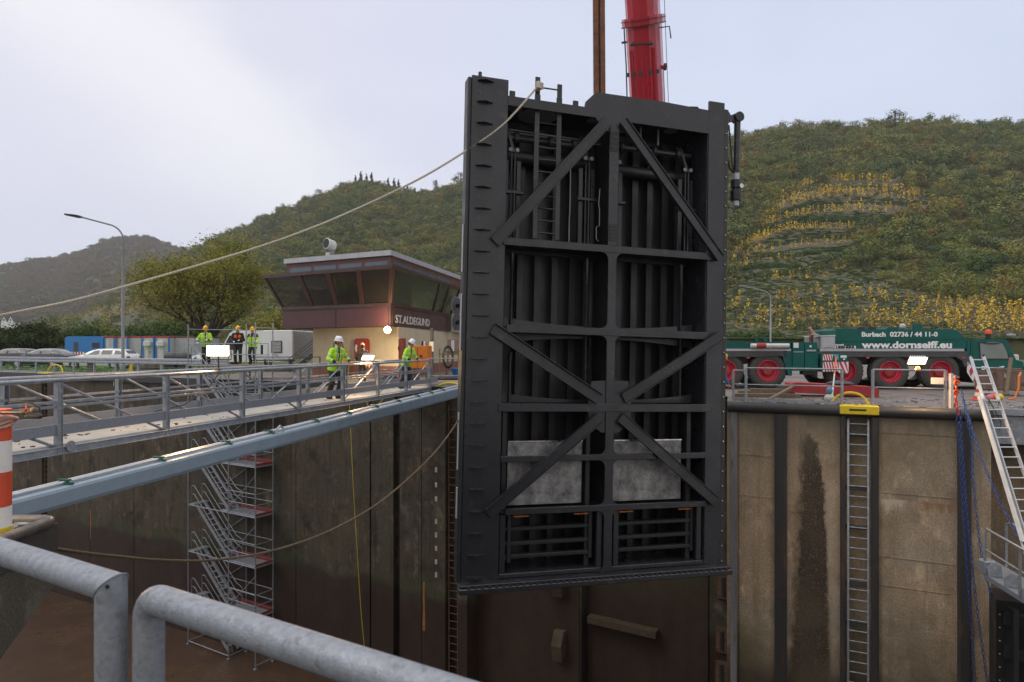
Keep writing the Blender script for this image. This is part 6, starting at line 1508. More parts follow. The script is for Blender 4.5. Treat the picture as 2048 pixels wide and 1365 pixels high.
# ------------------------------------------------------------------ cars
def car(label, P, rz, L_, m, wagon=True):
    T = thing('parked_car', label, 'car', tuple(P), rz, 'cars parked by the lawn'); hw = .88
    st = [(-.50, .42, .62, .66, .80), (-.49, .26, .72, .72, .93), (-.43, .20, .84, .84, 1.0), (-.30, .20, .93, .94, 1.0), (-.20, .20, .97, 1.06, 1.0), (-.10, .20, .99, 1.34, 1.0), (.0, .20, 1.0, 1.44, 1.0), (.15, .20, 1.01, 1.47, 1.0), (.30, .20, 1.02, 1.44 if wagon else 1.38, 1.0), (.41, .20, 1.03, 1.36 if wagon else 1.16, 1.0), (.475, .25, .98, 1.06 if wagon else 1.0, .96), (.50, .35, .80, .82, .90)]
    mb = MB(); vs = []
    for x, zb, zbelt, zr, k in st:
        w = hw*k; wr_ = w*.70 if zr-zbelt > .1 else w*.93; x *= L_
        vs += [(x, -w*.9, zb), (x, -w, zb+.14), (x, -w, (zb+zbelt)/2+.1), (x, -w*.97, zbelt), (x, -wr_, max(zr-.05, zbelt)), (x, -wr_*.7, zr), (x, wr_*.7, zr), (x, wr_, max(zr-.05, zbelt)), (x, w*.97, zbelt), (x, w, (zb+zbelt)/2+.1), (x, w, zb+.14), (x, w*.9, zb)]
    n = 12; fs = [tuple(range(n-1, -1, -1)), tuple((len(st)-1)*n+i for i in range(n))]
    for i in range(len(st)-1):
        for j in range(n): jj = (j+1) % n; fs.append((i*n+j, i*n+jj, (i+1)*n+jj, (i+1)*n+j))
    mb.add(vs, fs); mb.build('body', m, T, smooth=True)
    for s in (-1, 1):
        for (a, b) in ((-.13, .055), (.075, .25), (.27, .42)):
            def pt(x, f):
                xs = [q[0] for q in st]; zb = np.interp(x, xs, [q[2] for q in st]); zr = np.interp(x, xs, [q[3] for q in st]); w = hw*(1 if True else 1)
                wt = hw*.70 if zr-zb > .1 else hw*.93
                return (x*L_, s*((hw*.97)*(1-f)+wt*f+.012), zb+(max(zr-.05, zb)-zb)*f)
            MB().prism([pt(a+.02, .12), pt(b, .12), pt(b-(.0 if b < .4 else .06), .86), pt(a+(.02 if a > -.1 else .11), .86)], (0, s*.006, 0)).build('side_window', 'glass', T)
    for xa, xb, za, zb_ in ((-.185, -.108, 1.085, 1.325),): MB().add([(xa*L_, -hw*.70, za+.02), (xa*L_, hw*.70, za+.02), (xb*L_, hw*.58, zb_+.02), (xb*L_, -hw*.58, zb_+.02)], [(0, 1, 2, 3)]).build('windscreen', 'glass', T)
    MB().add([(.468*L_, -hw*.6, 1.12), (.468*L_, hw*.6, 1.12), (.418*L_, hw*.56, 1.34), (.418*L_, -hw*.56, 1.34)], [(0, 1, 2, 3)]).build('rear_window', 'glass', T) if wagon else None
    for x in (-.31, .29):
        for s in (-1, 1):
            w_ = MB(); w_.lathe([(.18, -.10), (.30, -.105), (.32, -.07), (.32, .07), (.30, .105), (.18, .10)], (x*L_, s*.80, .32), 20, 'Y'); w_ = w_.build('wheel', 'tyre', T, smooth=True)
            MB().lathe([(.03, -.112), (.19, -.108), (.20, .108), (.03, .112)], (x*L_, s*.80, .32), 14, 'Y').build('rim', 'zinc', w_)
            MB().lathe([(.385, -.02), (.385, .005)], (x*L_, s*.875, .34), 22, 'Y').build('wheel_arch', 'black', T)
    for s in (-1, 1):
        MB().bbox((-.495*L_, s*.62-.16, .64), (-.462*L_, s*.62+.16, .74), .02).build('headlight', 'zinc', T); MB().bbox((.47*L_, s*.70-.12, .78), (.503*L_, s*.70+.12, .92), .02).build('tail_light', 'sred', T)
        MB().bbox((-.135*L_-.05, s*1.0-.08, 1.0), (-.135*L_+.08, s*1.0+.06, 1.10), .02).build('mirror', m, T)
    MB().bbox((-.506*L_, -.5, .42), (-.48*L_, .5, .56), .02).build('grille', 'black', T)
    return T
M['carw'] = mat('white_car_paint', (.68, .69, .72), (.66, .67, .70), .25, 0, 1, coat=.6); M['card'] = mat('dark_grey_car_paint', (.035, .037, .045), None, .3, .3, 1, coat=.6); M['carb'] = mat('black_blue_car_paint', (.05, .06, .08), None, .28, .3, 1, coat=.6)
P = P2(205, 50); car('white estate car parked behind the long barrier rail', P, R(-3), 4.9, 'carw')
P = P2(88, 53); car('dark blue black car parked left of the white estate car', P, R(-3), 4.7, 'carb', False)
P = P2(22, 57); car('dark grey car farthest left behind the other dark car', P, R(-3), 4.7, 'card', True)
P = P2(432, 56); car('white car mostly hidden behind the dazzling floodlight', P, R(-30), 4.5, 'carw')

# ------------------------------------------------------------------ trailer, containers, van, cabin
T = thing('site_trailer', 'bright blue workshop trailer with a curved roof left of the containers', 'trailer', tuple(P2(168, 66)), R(-4)); w = 80*66/F
zt = H+(CY-673)/F*66
MB().prism([(-w/2, 0, .6), (w/2, 0, .6), (w/2, 0, zt-.15), (w/2-.2, 0, zt), (-w/2+.3, 0, zt), (-w/2+.06, 0, zt-.12), (-w/2, 0, zt-.35)], (0, 2.2, 0)).build('body', 'blue', T)
MB().bbox((-w/2+.9, -.03, .8), (-w/2+1.35, -.002, 2.05), .01).build('door', 'greydark', T); MB().bbox((w/2-1.1, -.03, 1.5), (w/2-.35, -.002, 2.0), .01).build('window', 'glass', T)
for x in (-.9, .9): MB().lathe([(.1, -.1), (.38, -.1), (.38, .1), (.1, .1)], (x, .2, .38), 16, 'Y').build('wheel', 'tyre', T)
MB().bbox((-w/2+.5, -.12, .5), (w/2-.3, -.05, .62), .01).build('chassis', 'greydark', T)
T = thing('warning_board', 'red and white striped board leaning before the blue trailer', 'board', tuple(P2(151, 60)), 0)
MB().box((-.7, 0, .8), (.75, .03, 1.15)).build('panel', 'white', T); mb = MB()
for i in range(6): x = -.68+i*.24; mb.prism([(x, -.004, .8), (x+.12, -.004, .8), (x+.10, -.004, 1.15), (x-.02, -.004, 1.15)], (0, .003, 0))
mb.build('stripes', 'sred' if False else 'redrim', T)
for x in (-.5, .5): MB().bar((x, .02, 0), (x, .02, .8), .04, .04).build('leg', 'greydark', T)
def container(label, px0, px1, Y, m, blueposts, ac=False, ribs=False, dz=0):
    p0, p1 = P2(px0, Y), P2(px1, Y); w = p1.x-p0.x
    T = thing('site_container', label, 'container', tuple(p0), 0, 'site containers in a row'); z1 = H+(CY-673)/F*Y+dz
    MB().bbox((.02, .03, .1), (w-.02, 5.8, z1-.1), .02).build('body', m, T)
    MB().bbox((0, 0, z1-.16), (w, 5.9, z1), .02).build('roof_frame', 'redworn' if not ribs else 'brownl', T)
    if blueposts:
        for x in (0, w-.16): MB().bbox((x, -.01, 0), (x+.16, .14, z1-.17), .02).build('corner_post', 'blue', T)
        MB().bbox((.3, .0, .15), (w-.6, .028, z1-.35), .01).build('door', 'whitedull', T)
    if ac: 
        MB().bbox((.3, -.4, z1-.95), (.95, -.0, z1-.5), .03).build('air_unit', 'whitedull', T); MB().bbox((w-.45, -.05, 1.05), (w-.39, -.0, 1.15), .01).build('handle', 'black', T)
    if ribs:
        mb = MB(); x = .1
        while x < w-.1: mb.box((x, .0, .12), (x+.09, .029, z1-.18)); x += .2
        mb.build('ribs', m, T)
    return T
M['cgrey'] = mat('container_grey_paint', (.42, .43, .46), (.36, .37, .40), .6, 0, 3)
container('pale container with a blue corner post next to the blue trailer', 207, 230, 66, 'cgrey', True)
container('pale container second from the blue trailer behind the lamp post', 231, 256, 66.3, 'cgrey', True)
container('grey plain container just right of the lamp post', 258, 282, 66.6, 'cgrey', False)
container('pale container with an air unit, left of the two with air units', 284, 309, 66, 'cgrey', True, True)
container('pale container with an air unit, right of the two with air units', 310, 339, 66, 'cgrey', True, True)
container('grey ribbed container with a rust brown frame at the right end of the row', 341, 388, 67, 'cgrey', False, ribs=True)
# white van and cabin on legs
P = P2(498, 54); T = thing('white_van', 'white high roof van behind the three men on the scaffold', 'van', tuple(P), R(4)); z1 = H+(CY-661)/F*54
MB().prism([(-2.7, 0, .4), (-2.72, 0, .95), (-2.25, 0, 1.25), (-1.5, 0, z1-.25), (-1.2, 0, z1-.02), (2.2, 0, z1), (2.35, 0, z1-.1), (2.4, 0, .4)], (0, 1.95, 0)).build('body', 'carw', T)
MB().prism([(-2.05, -.01, 1.35), (-1.5, -.01, z1-.42), (-.75, -.01, z1-.42), (-.75, -.01, 1.35)], (0, .008, 0)).build('side_window', 'glass', T); MB().prism([(.9, -.01, 1.0), (1.8, -.01, 1.0), (1.8, -.01, 1.75), (.9, -.01, 1.75)], (0, .008, 0)).build('side_window', 'glass', T)
for x in (-1.7, 1.5): MB().lathe([(.1, -.1), (.35, -.11), (.35, .11), (.1, .1)], (x, .12, .35), 16, 'Y').build('wheel', 'tyre', T)
MB().bbox((-2.4, -.2, 1.3), (-2.3, -.02, 1.6), .02).build('mirror', 'black', T)
p0, p1 = P2(526, 45), P2(588, 45); w = p1.x-p0.x; z1 = H+(CY-661)/F*45; zb = H+(CY-719)/F*45
T = thing('cabin', 'white equipment cabin on legs with a dark control panel beside the control house', 'cabin', tuple(p0), R(-6))
MB().bbox((0, 0, zb), (w, 4.2, z1), .04).build('body', 'white', T); MB().bbox((w+.002, .2, zb+.1), (w+.02, 4.0, z1-.1), .02).build('side_wall', mat('pale_grey_wall', (.45, .45, .46), None, .6), T)
MB().bbox((.58, -.04, zb+.42), (1.32, -.002, zb+1.22), .03).build('panel_frame', 'black', T); MB().box((.63, -.05, zb+.47), (1.27, -.041, zb+1.17)).build('control_panel', mat('grey_panel', (.30, .31, .32), (.22, .23, .24), .5, 0, 9), T)
mb = MB()
for i in range(3):
    for j in range(4): mb.bbox((.70+j*.13, -.062, zb+.55+i*.2), (.77+j*.13, -.051, zb+.63+i*.2), .004)
mb.build('switches', 'whitedull', T); MB().tube([(.8, -.06, zb+.34), (.95, -.1, zb+.27), (1.1, -.1, zb+.27)], .02, 6).build('handle', 'black', T)
for x in (.1, w-.15):
    for y in (.1, 4.0): MB().bbox((x-.05, y-.05, 0), (x+.05, y+.05, zb), .01).build('leg', 'greydark', T)
MB().bbox((-.3, -.9, zb-.1), (w+.2, -.0, zb-.02), .01).build('step_deck', 'greydark', T)
P = P2(598, 41); T = thing('steps', 'dark steel steps with sloping rails between the white cabin and the cream wall', 'steps', tuple(P), 0)
for y in (0, .8):
    MB().bar((-.6, y, .1), (.8, y, 1.15), .04, .14).build('stringer', 'greydark', T); mb = MB(); mb.tube([(-.6, y, .9), (.85, y, 2.0)], .022, 6); mb.tube([(-.6, y, .5), (.85, y, 1.6)], .016, 6); mb.tube([(-.6, y, .1), (-.6, y, .9)], .022, 6); mb.tube([(.85, y, 1.1), (.85, y, 2.0)], .022, 6); mb.build('stair_rail', 'greydark', T)
for i in range(5): MB().bbox((-.55+i*.27, .02, .15+i*.2), (-.30+i*.27, .78, .18+i*.2), .005).build('tread', 'galv', T)
# bollard, boulders, sacks by the lamp post
P = P2(183, 44.2); T = thing('bollard', 'squat dark mooring bollard with a yellow cap on the wall edge', 'bollard', tuple(P)); MB().lathe([(.30, 0), (.26, .06), (.24, .5), (.26, .56)], (0, 0, 0), 18).build('stem', mat('bollard_brown', (.09, .075, .06), None, .7), T, smooth=True); MB().lathe([(.27, .56), (.31, .60), (.31, .68), (.26, .74), (.05, .77)], (0, 0, 0), 18).build('cap', 'yellow', T, smooth=True)
def boulder(label, P, r, m, seed, sc=(1, 1, .7)):
    rr = random.Random(seed); mb = MB(); mb.sphere((0, 0, r*sc[2]*.75), r, 10, sc=sc); mb.v = [tuple(Vector(v)*(1+.10*sin(v[0]*5/r+seed)*cos(v[1]*4/r)+rr.uniform(-.04, .04))) for v in mb.v]
    return tag(mb.build('boulder', m, loc=tuple(P), smooth=True), label, 'boulder', 'heaps by the lamp post')
boulder('brown grey boulder heap at the foot of the tall lamp post', P2(287, 42), .62, 'stone', 2, (1.05, .8, .78)); boulder('smaller dark boulder right behind the heap by the lamp post', P2(303, 43), .5, 'rustpatch', 5, (1, .8, .8))
mb = MB(); mb.prism([(-.22, 0, 0), (.22, 0, 0), (.12, 0, .62), (-.08, 0, .62)], (0, .3, 0)); tag(mb.build('plastic_sack', 'yellow', loc=tuple(P2(263, 43.5))), 'small yellow sack standing beside the tall lamp post', 'sack')
# engine and hoses behind the guard rail
for i, (px, lab) in enumerate(((345, 'dark machine with a round tank left of the scaffold'), (366, 'black covered machine just left of the scaffold'))):
    P = P2(px, 47); T = thing('compressor', lab, 'machine', tuple(P)); MB().lathe([(.05, -.5), (.3, -.45), (.34, -.3), (.34, .3), (.3, .45), (.05, .5)], (0, 0, .9), 14, 'X').build('tank', 'greydark', T, smooth=True); MB().bbox((-.5, -.25, .1), (.5, .25, .6), .04).build('frame', 'black', T); MB().tube([(.2, -.3, 1.2), (.3, -.3, 1.45), (.5, -.3, 1.3)], .03, 6).build('pipe', 'grey', T)

# ------------------------------------------------------------------ green crane carrier
CY0 = 25.6; ca, cb = P2(1440, 25.9), P2(2060, 25.1); cd = (cb-ca).normalized()
T = thing('crane_truck', 'long dark green crane carrier truck with red wheels and white lettering', 'truck', tuple(ca), math.atan2(cd.y, cd.x))
cinv = Matrix.Rotation(-math.atan2(cd.y, cd.x), 4, 'Z') @ Matrix.Translation(-ca)
def cp(px, py, dep=0.0):                          # sighting on the truck's near side -> local x, z
    k = (px-CX)/F; t = (k*ca.y-ca.x)/(cd.x-k*cd.y); P = ca+cd*t; return (t, H+(CY-py)/F*P.y)
def cpoly(name, pts, y0, y1, m, parent=T): mb = MB(); mb.prism([(cp(*p)[0], y0, cp(*p)[1]) for p in pts], (0, y1-y0, 0)); return mb.build(name, m, parent)
DP = 2.7
cpoly('chassis', [(1380, 703), (1932, 703), (1932, 722), (1930, 732), (1380, 728)], .55, DP-.55, 'black')
cpoly('rear_deck', [(1380, 684), (1582, 684), (1582, 697), (1380, 697)], .02, DP, 'green')
cpoly('deck_stripe', [(1380, 698), (1582, 698), (1582, 702.5), (1380, 702.5)], -.01, .4, 'zinc')
cpoly('mudguard', [(1380, 703), (1568, 703), (1577, 715), (1571, 715), (1558, 712), (1520, 714), (1380, 714)], 0, .7, 'greydark')
cpoly('mudguard', [(1584, 703), (1934, 703), (1937, 722), (1930, 735), (1925, 722), (1912, 714), (1850, 714.5), (1700, 714.5), (1690, 718), (1584, 716)], .0, .7, 'greydark')
cpoly('rear_skirt', [(1572, 703), (1584, 703), (1584, 752), (1577, 752), (1566, 716)], .0, .6, 'green')
cpoly('control_cabin', [(1584.5, 685), (1607, 685), (1607, 742), (1584.5, 742)], -.05, 1.2, 'green')
cpoly('control_cabin', [(1608.5, 685), (1633, 685), (1635, 706), (1635, 742), (1608.5, 742)], -.05, 1.2, 'green')
cpoly('cabin_stripe', [(1585.5, 703.5), (1606, 703.5), (1606, 705), (1585.5, 705)], -.06, -.051, 'zinc'); cpoly('cabin_grip', [(1612, 700), (1630, 700), (1630, 703), (1612, 703)], -.08, -.051, 'zinc')
cpoly('cabin_label', [(1586, 686), (1596, 686), (1596, 696), (1586, 696)], -.058, -.051, 'white'); cpoly('cabin_label', [(1618, 691), (1622, 691), (1622, 695), (1618, 695)], -.058, -.051, 'white')
cpoly('side_post', [(1608, 742), (1637, 742), (1637, 756), (1632, 756), (1632, 750), (1608, 750)], .1, .5, 'black')
a, b = cp(1500, 692), cp(1576, 692); MB().tube([(a[0], -.10, a[1]), (b[0], -.10, b[1])], .085, 12).build('hydraulic_cylinder', 'whitedull', T, smooth=True); MB().tube([(b[0]-1.2, -.10, b[1]), (b[0]-.85, -.10, b[1])], .10, 12).build('cylinder_band', 'redworn', T)
for px in (1518, 1536): cpoly('lug', [(px-2, 684), (px-3, 676), (px, 674.5), (px+4, 676), (px+3, 684)], .3, .36, 'green')
cpoly('tool_box', [(1631, 674), (1641, 672), (1641, 698), (1631, 698)], .1, 1.2, 'grey'); cpoly('tool_box', [(1641.5, 674), (1670, 673), (1670, 698), (1641.5, 698)], 0, 1.3, 'zinc')
cpoly('box_lid', [(1632, 671.5), (1671, 670.5), (1671, 672.6), (1632, 673.6)], -.02, 1.3, 'whitedull')
cpoly('tarp', [(1643, 676), (1669, 675), (1669, 697), (1655, 694), (1643, 697)], -.03, -.002, 'cgrey')
a = cp(1627, 676); MB().tube([(a[0], .3, a[1]-.3), (a[0], .3, a[1]+.02), (a[0]+.03, .3, a[1]+.12)], .06, 10).build('exhaust_pipe', 'rust', T, smooth=True); a = cp(1630, 666); b = cp(1624, 655)
MB().tube([(a[0]+.1, .3, a[1]-.06), (a[0], .3, a[1]), (b[0], .3, b[1])], .07, 10).build('exhaust_stack', mat('pink_brown_rust', (.42, .22, .17), (.3, .14, .1), .7), T, smooth=True); MB().bar((a[0]-.05, .3, a[1]-.05), (a[0]+.22, .3, a[1]-.05), .14, .03).build('exhaust_flap', 'zinc', T)
# engine housing with bevelled top and body crease
cpoly('engine_housing', [(1671, 697.5), (1671, 661), (1674, 659.5), (1909, 659), (1915, 661), (1931, 677), (1934, 679), (1934, 697.5)], .04, DP-.05, 'green')
cpoly('side_crease', [(1672, 681.5), (1812, 681.5), (1822, 677.8), (1931, 677.8), (1931, 679), (1823, 679.2), (1813, 683), (1672, 683)], .02, .041, 'green')
for px in (1767, 1827): cpoly('panel_gap', [(px, 660), (px+.6, 660), (px+.6, 697), (px, 697)], .03, .0395, 'black')
cpoly('body_stripe', [(1639, 698), (1928, 698), (1928, 703), (1639, 703)], -.015, .4, 'zinc')
cpoly('front_section', [(1934.5, 679), (1941, 678.5), (1941, 735), (1934.5, 735)], .02, DP-.02, 'green')
for a0, a1, m in ((1720, 1738, 'black'), (1741, 1760, 'black'), (1780, 1806, 'green')): cpoly('roof_hatch', [(a0, 660), (a0+3, 654.5), (a1, 654), (a1-2, 660)], .3, 1.4, m)
cpoly('mirror_arm', [(1838, 660), (1839, 648), (1848, 647), (1847, 660)], .2, .5, 'green'); a = cp(1813, 653); MB().sphere((a[0], .3, a[1]), .12, 6).build('work_lamp', 'zinc', T)
cpoly('roof_unit', [(1674, 660), (1676, 657.5), (1712, 657), (1720, 660)], .4, 1.6, 'green')
# driver's cab
cab = cpoly('cab', [(1941.5, 742), (1941.5, 679), (2006, 678), (2014, 681), (2032, 720), (2046, 724), (2050, 742), (2046, 760), (1990, 760), (1975, 752), (1960, 752)], .0, DP-.02, 'green')
cpoly('side_window', [(1957, 685), (2006, 685), (2020, 716), (2020, 720), (1959, 720)], -.012, -.002, 'black', cab); cpoly('window_glass', [(1959.5, 687), (2004, 687), (2012, 702), (2016, 717.5), (1961, 717.5)], -.02, -.0125, mat('pale_reflecting_glass', (.12, .16, .15), (.10, .13, .12), .06, 0, .6, spec=1.0), cab)
cpoly('windscreen', [(2008, 681), (2015, 682), (2033, 720), (2028, 720)], .1, DP-.15, 'glass', cab); cpoly('door_seam', [(1944.5, 682), (1945.2, 682), (1945.2, 745), (1944.5, 745)], -.004, -.001, 'black', cab)
a = cp(1980, 687); MB().sphere((a[0], -.16, a[1]), .18, 7, sc=(1.4, .3, .28)).build('mirror', 'greydark', cab, smooth=True)
a = cp(1997, 668); MB().lathe([(.075, 0), (.11, .03), (.11, .13), (.08, .18), (.03, .20)], (a[0], .6, a[1]-.02), 16).build('beacon', 'oranger', T, smooth=True); MB().lathe([(.09, -.14), (.09, .0)], (a[0], .6, a[1]-.02), 12).build('beacon_foot', 'black', T)
a, b = cp(2004, 677), cp(2026, 671); MB().tube([(a[0], .2, a[1]), (b[0]-.1, .1, b[1])], .014, 6).build('mirror_arm', 'black', cab); MB().sphere((b[0], .1, b[1]), .15, 6, sc=(1.2, .5, .45)).build('mirror', 'grey', cab)
a = cp(2037, 716); MB().bbox((a[0]-.12, .1, a[1]-.14), (a[0]+.10, .35, a[1]+.12), .04).build('headlight', 'whitedull', cab)
for i, py in enumerate((741, 744.5, 748, 751, 754)): cpoly('address_line', [(1966, py), (1979+i % 2*2, py), (1979+i % 2*2, py+1), (1966, py+1)], -.006, -.0005, 'whitedull', cab); cpoly('address_line', [(1984, py), (2003-i % 3*3, py), (2003-i % 3*3, py+1), (1984, py+1)], -.006, -.0005, 'whitedull', cab) if i < 3 else None
cpoly('lower_step', [(1935, 735), (1960, 753), (2052, 762), (2052, 768), (1965, 768), (1952, 760)], .1, DP-.1, 'black')
# wheels
for i, (px, py) in enumerate(((1452, 742), (1537, 742), (1691, 743), (1782, 744.5), (1883, 744.5))):
    x, z = cp(px, py); r = .70
    for s, y in ((0, .28), (1, DP-.28)):
        w_ = MB(); w_.lathe(caps=False, n=40, axis='Y', c=(x, y, z), prof=[(.40, -.22), (.44, -.24), (.60, -.25), (.675, -.20), (r, -.12), (r, .12), (.675, .20), (.60, .25), (.44, .24), (.40, .22), (.40, -.22)]); 
        w_ = w_.build('wheel', 'tyre', T, smooth=True)
        mb = MB()
        for k in range(30):
            a = 2*pi*k/30; mb.bar((x+cos(a)*(r-.03), y-.20, z+sin(a)*(r-.03)), (x+cos(a+.07)*(r+.012), y-.04, z+sin(a+.07)*(r+.012)), .05, .03)
        mb.build('tread', 'tyre', w_)
        if s == 0:
            MB().lathe([(.41, .02), (.405, -.225), (.385, -.235), (.37, -.20), (.34, -.10), (.26, -.08), (.22, -.10)], (x, y, z), 36, 'Y').build('rim', 'redrim', w_, smooth=True)
            MB().lathe([(.20, -.09), (.20, -.15), (.17, -.19), (.10, -.20)], (x, y, z), 20, 'Y').build('hub', 'redworn', w_, smooth=True); mb = MB()
            for k in range(14): a = 2*pi*k/14; mb.lathe([(.022, -.115), (.022, -.08)], (x+cos(a)*.245, y, z+sin(a)*.245), 6, 'Y')
            mb.build('wheel_nuts', 'black', w_)
for px in (1496, 1735, 1927): cpoly('side_marker', [(px-3, 715), (px+3, 715), (px+3, 717), (px-3, 717)], -.02, -.002, 'oranger')
# striped hazard boards on the outrigger box
def hazard(px0, px1, py0, py1, y, n, dirn=1, slope=10):
    cpoly('hazard_board', [(px0, py0), (px1, py0), (px1, py1), (px0, py1)], y, y+.015, 'white'); w = (px1-px0)/n
    for i in range(n):
        a = px0+i*w; q = [(a, py0), (a+w*.5, py0), (min(px1, a+w*.5+slope*dirn), py1), (min(px1, a+slope*dirn), py1)]
        if q[3][0] < px0: q = [(a+1, py0), (a+w*.5, py0), (max(px0, a+w*.5+slope*dirn), py1), (max(px0, a+slope*dirn), py1)]
        if abs(q[2][0]-q[3][0]) > .4: cpoly('hazard_stripe', q, y-.006, y-.0005, 'redrim')
cpoly('outrigger_box', [(1638, 708), (1690, 708), (1692, 746), (1640, 744)], -.22, .45, 'green')
hazard(1641, 1660, 709, 721, -.24, 4, 1, 3); hazard(1641, 1674, 724, 743, -.24, 6, 1, 4); hazard(1672, 1691, 724, 746, -.26, 2, 1, 9)
cpoly('blue_label', [(1660, 709), (1672, 709), (1672, 720), (1667, 718)], -.235, -.221, mat('pale_blue_label', (.10, .35, .42), None, .5)); cpoly('white_label', [(1676, 711), (1688, 711), (1688, 716), (1676, 716)], -.235, -.221, 'white'); cpoly('white_label', [(1681, 717), (1685, 717), (1685, 720), (1681, 720)], -.235, -.221, 'white')
x0, z0 = cp(1944, 740); 
cpoly('hazard_board', [(1933, 728), (1935, 724), (1968, 768), (1960, 770), (1948, 768), (1933, 745)], -.03, -.015, 'white'); cpoly('hazard_stripe', [(1937, 742), (1942, 734), (1947, 741), (1940, 753)], -.038, -.0305, 'redrim'); cpoly('hazard_stripe', [(1945, 762), (1953, 749), (1959, 757), (1952, 769)], -.038, -.0305, 'redrim'); cpoly('hazard_stripe', [(1933.5, 728), (1935, 725.5), (1936.5, 727.5), (1933.5, 735)], -.038, -.0305, 'redrim')
# lettering
def ttext(name, s, px0, px1, pyb, cap, y, bold=.012, parent=T, m='paintw2'):
    a, b = cp(px0, pyb), cp(px1, pyb); size = cap/.70*CY0/F*1.04
    text(name, s, size, m, parent, basis((a[0], y, a[1]), (1, 0, 0), (0, 0, 1)), bold, .004, width=b[0]-a[0])
M['paintw2'] = mat('white_lettering', (.86, .86, .88), None, .5)
ttext('lettering', 'Burbach  02736 / 44 11-0', 1724, 1876, 673.5, 8.6, .030, .008); ttext('lettering', 'www.dornseiff.eu', 1724, 1904.5, 696.3, 12.5, .030, .013)
ttext('lettering', 'Dornseiff', 1963, 2008, 739.5, 6.2, -.005, .010, cab)
cpoly('name_plate', [(1670.5, 692.2), (1712, 692.2), (1712, 698), (1670.5, 698)], .028, .0335, 'white'); ttext('lettering', 'LIEBHERR', 1672, 1710.5, 697.3, 4.6, .024, .007, T, 'black'); ttext('lettering', 'Dornseiff', 1671, 1688, 691.4, 2.6, .030, .004)
# ------------------------------------------------------------------ things on the right quay
p = P2(1672, 21.6); T = thing('outrigger_plate', 'red steel outrigger beam lying on the quay in front of the truck', 'outrigger', tuple(p), R(-8))
MB().prism([(-1.35, 0, .14), (1.28, 0, .02), (1.28, 0, .28), (1.15, 0, .33), (-1.2, 0, .46), (-1.35, 0, .42)], (0, .8, 0)).build('beam', 'redworn', T); MB().lathe([(.36, .40), (.42, .43), (.30, .48), (.12, .52)], (.25, .4, 0), 20).build('foot_pad', 'black', T)
MB().bbox((-1.6, -.2, .0), (1.4, .9, .013), .004).build('base_mat', 'wood', T)
for i, (a, b, Y, th, lab) in enumerate(((1476, 1585, 23.0, .12, 'brown timber baulk lying under the truck beside the gate'), (1470, 1600, 21.8, .10, 'long weathered plank on the quay right of the gate'), (1500, 1588, 22.4, .14, 'short brown plank stacked behind the long plank'))):
    p0, p1 = P2(a, Y), P2(b, Y-.3); mb = MB(); mb.bar(p0+V(0, 0, th/2+.01+(.08 if i == 2 else 0)), p1+V(0, 0, th/2+.01+(.08 if i == 2 else 0)), .28, th); tag(mb.build('timber_baulk', 'wood'), lab, 'timber', 'timbers on the quay')
p0, p1 = wr(1535, -.5), P2(1598, 22.2); mb = MB(); mb.bar(p0+V(0, 0, .05), p1+V(0, 0, .42), .10, .05); tag(mb.build('plank', 'wood'), 'grey plank leaning from the railing foot up to the red outrigger', 'plank')
a, b = wr(1663, -.3, .02), at(1672, 716, 21.0); T = thing('shovel_pole', 'orange tipped white pole leaning on the right railing', 'pole', tuple(a)); d = b-a; MB().tube([(0, 0, .0), d*.62], .022, 8).build('shaft', 'whitedull', T); MB().tube([d*.62, d], .024, 8).build('tip', 'oranger', T)
p = wr(1659, -.45); T = thing('chain_hoist', 'small blue and white chain hoist at the foot of the leaning pole', 'hoist', (p.x, p.y, .0)); MB().sphere((0, 0, .36), .11, 7, sc=(.8, .8, 1)).build('body', mat('pale_blue_paint', (.10, .28, .38), None, .5), T); MB().sphere((0, 0, .16), .13, 7, sc=(1.1, .8, .8)).build('base', 'whitedull', T); MB().tube([(0, 0, .46), (.05, 0, .52), (0, 0, .58)], .015, 6).build('hook', 'greydark', T)
p = P2(1958, 20.4); T = thing('traffic_cone', 'red and white traffic cone behind the leaning aluminium ladder', 'cone', (p.x, p.y, 0)); r0, r1, h_ = .15, .03, .52
for i in range(5):
    a, b = i/5, (i+1)/5; MB().lathe([(r0+(r1-r0)*a, .03+h_*a), (r0+(r1-r0)*b, .03+h_*b)], (0, 0, 0), 20, caps=(i == 4)).build('band', 'porange' if i % 2 == 0 else 'pwhite', T, smooth=True)
MB().bbox((-.2, -.2, 0), (.2, .2, .03), .01).build('foot', 'porange', T)
for i, (px, Y, w, hh, lab) in enumerate(((1996, 22.6, .85, .62, 'brown metal case behind the leaning ladder'), (2022, 22.3, .62, .72, 'brown metal case right of the first one'), (2048, 22.0, .6, .66, 'brown metal case cut by the right picture edge'))):
    P = P2(px, Y); T = thing('metal_case', lab, 'case', (P.x, P.y, 0), R(-6), 'brown metal cases on the quay'); MB().bbox((-w/2, 0, .18), (w/2, .6, .18+hh), .02).build('body', 'crate', T); MB().bbox((-w/2-.01, -.01, .18+hh-.09), (w/2+.01, .61, .18+hh), .01).build('lid', 'crate', T)
    for s in (-.3, .3): MB().bbox((s*w-.03, -.03, .18+hh*.55), (s*w+.03, -.001, .18+hh*.75), .01).build('latch', 'zinc', T); MB().bar((s*w, .05, .18), (s*w*1.1, -.05, 0), .04, .04).build('leg', 'greydark', T)
    MB().bbox((-.08, -.02, .18+hh*.25), (.08, -.002, .18+hh*.38), .005).build('label_plate', 'greenclip' if i == 1 else 'rustpatch', T)
a = at(2012, 790, 21.6); b = at(2022, 716, 21.9); mb = MB(); mb.bar(a, b, .10, .05); tag(mb.build('plank', 'wood'), 'brown timber post leaning upright against the metal cases', 'plank')
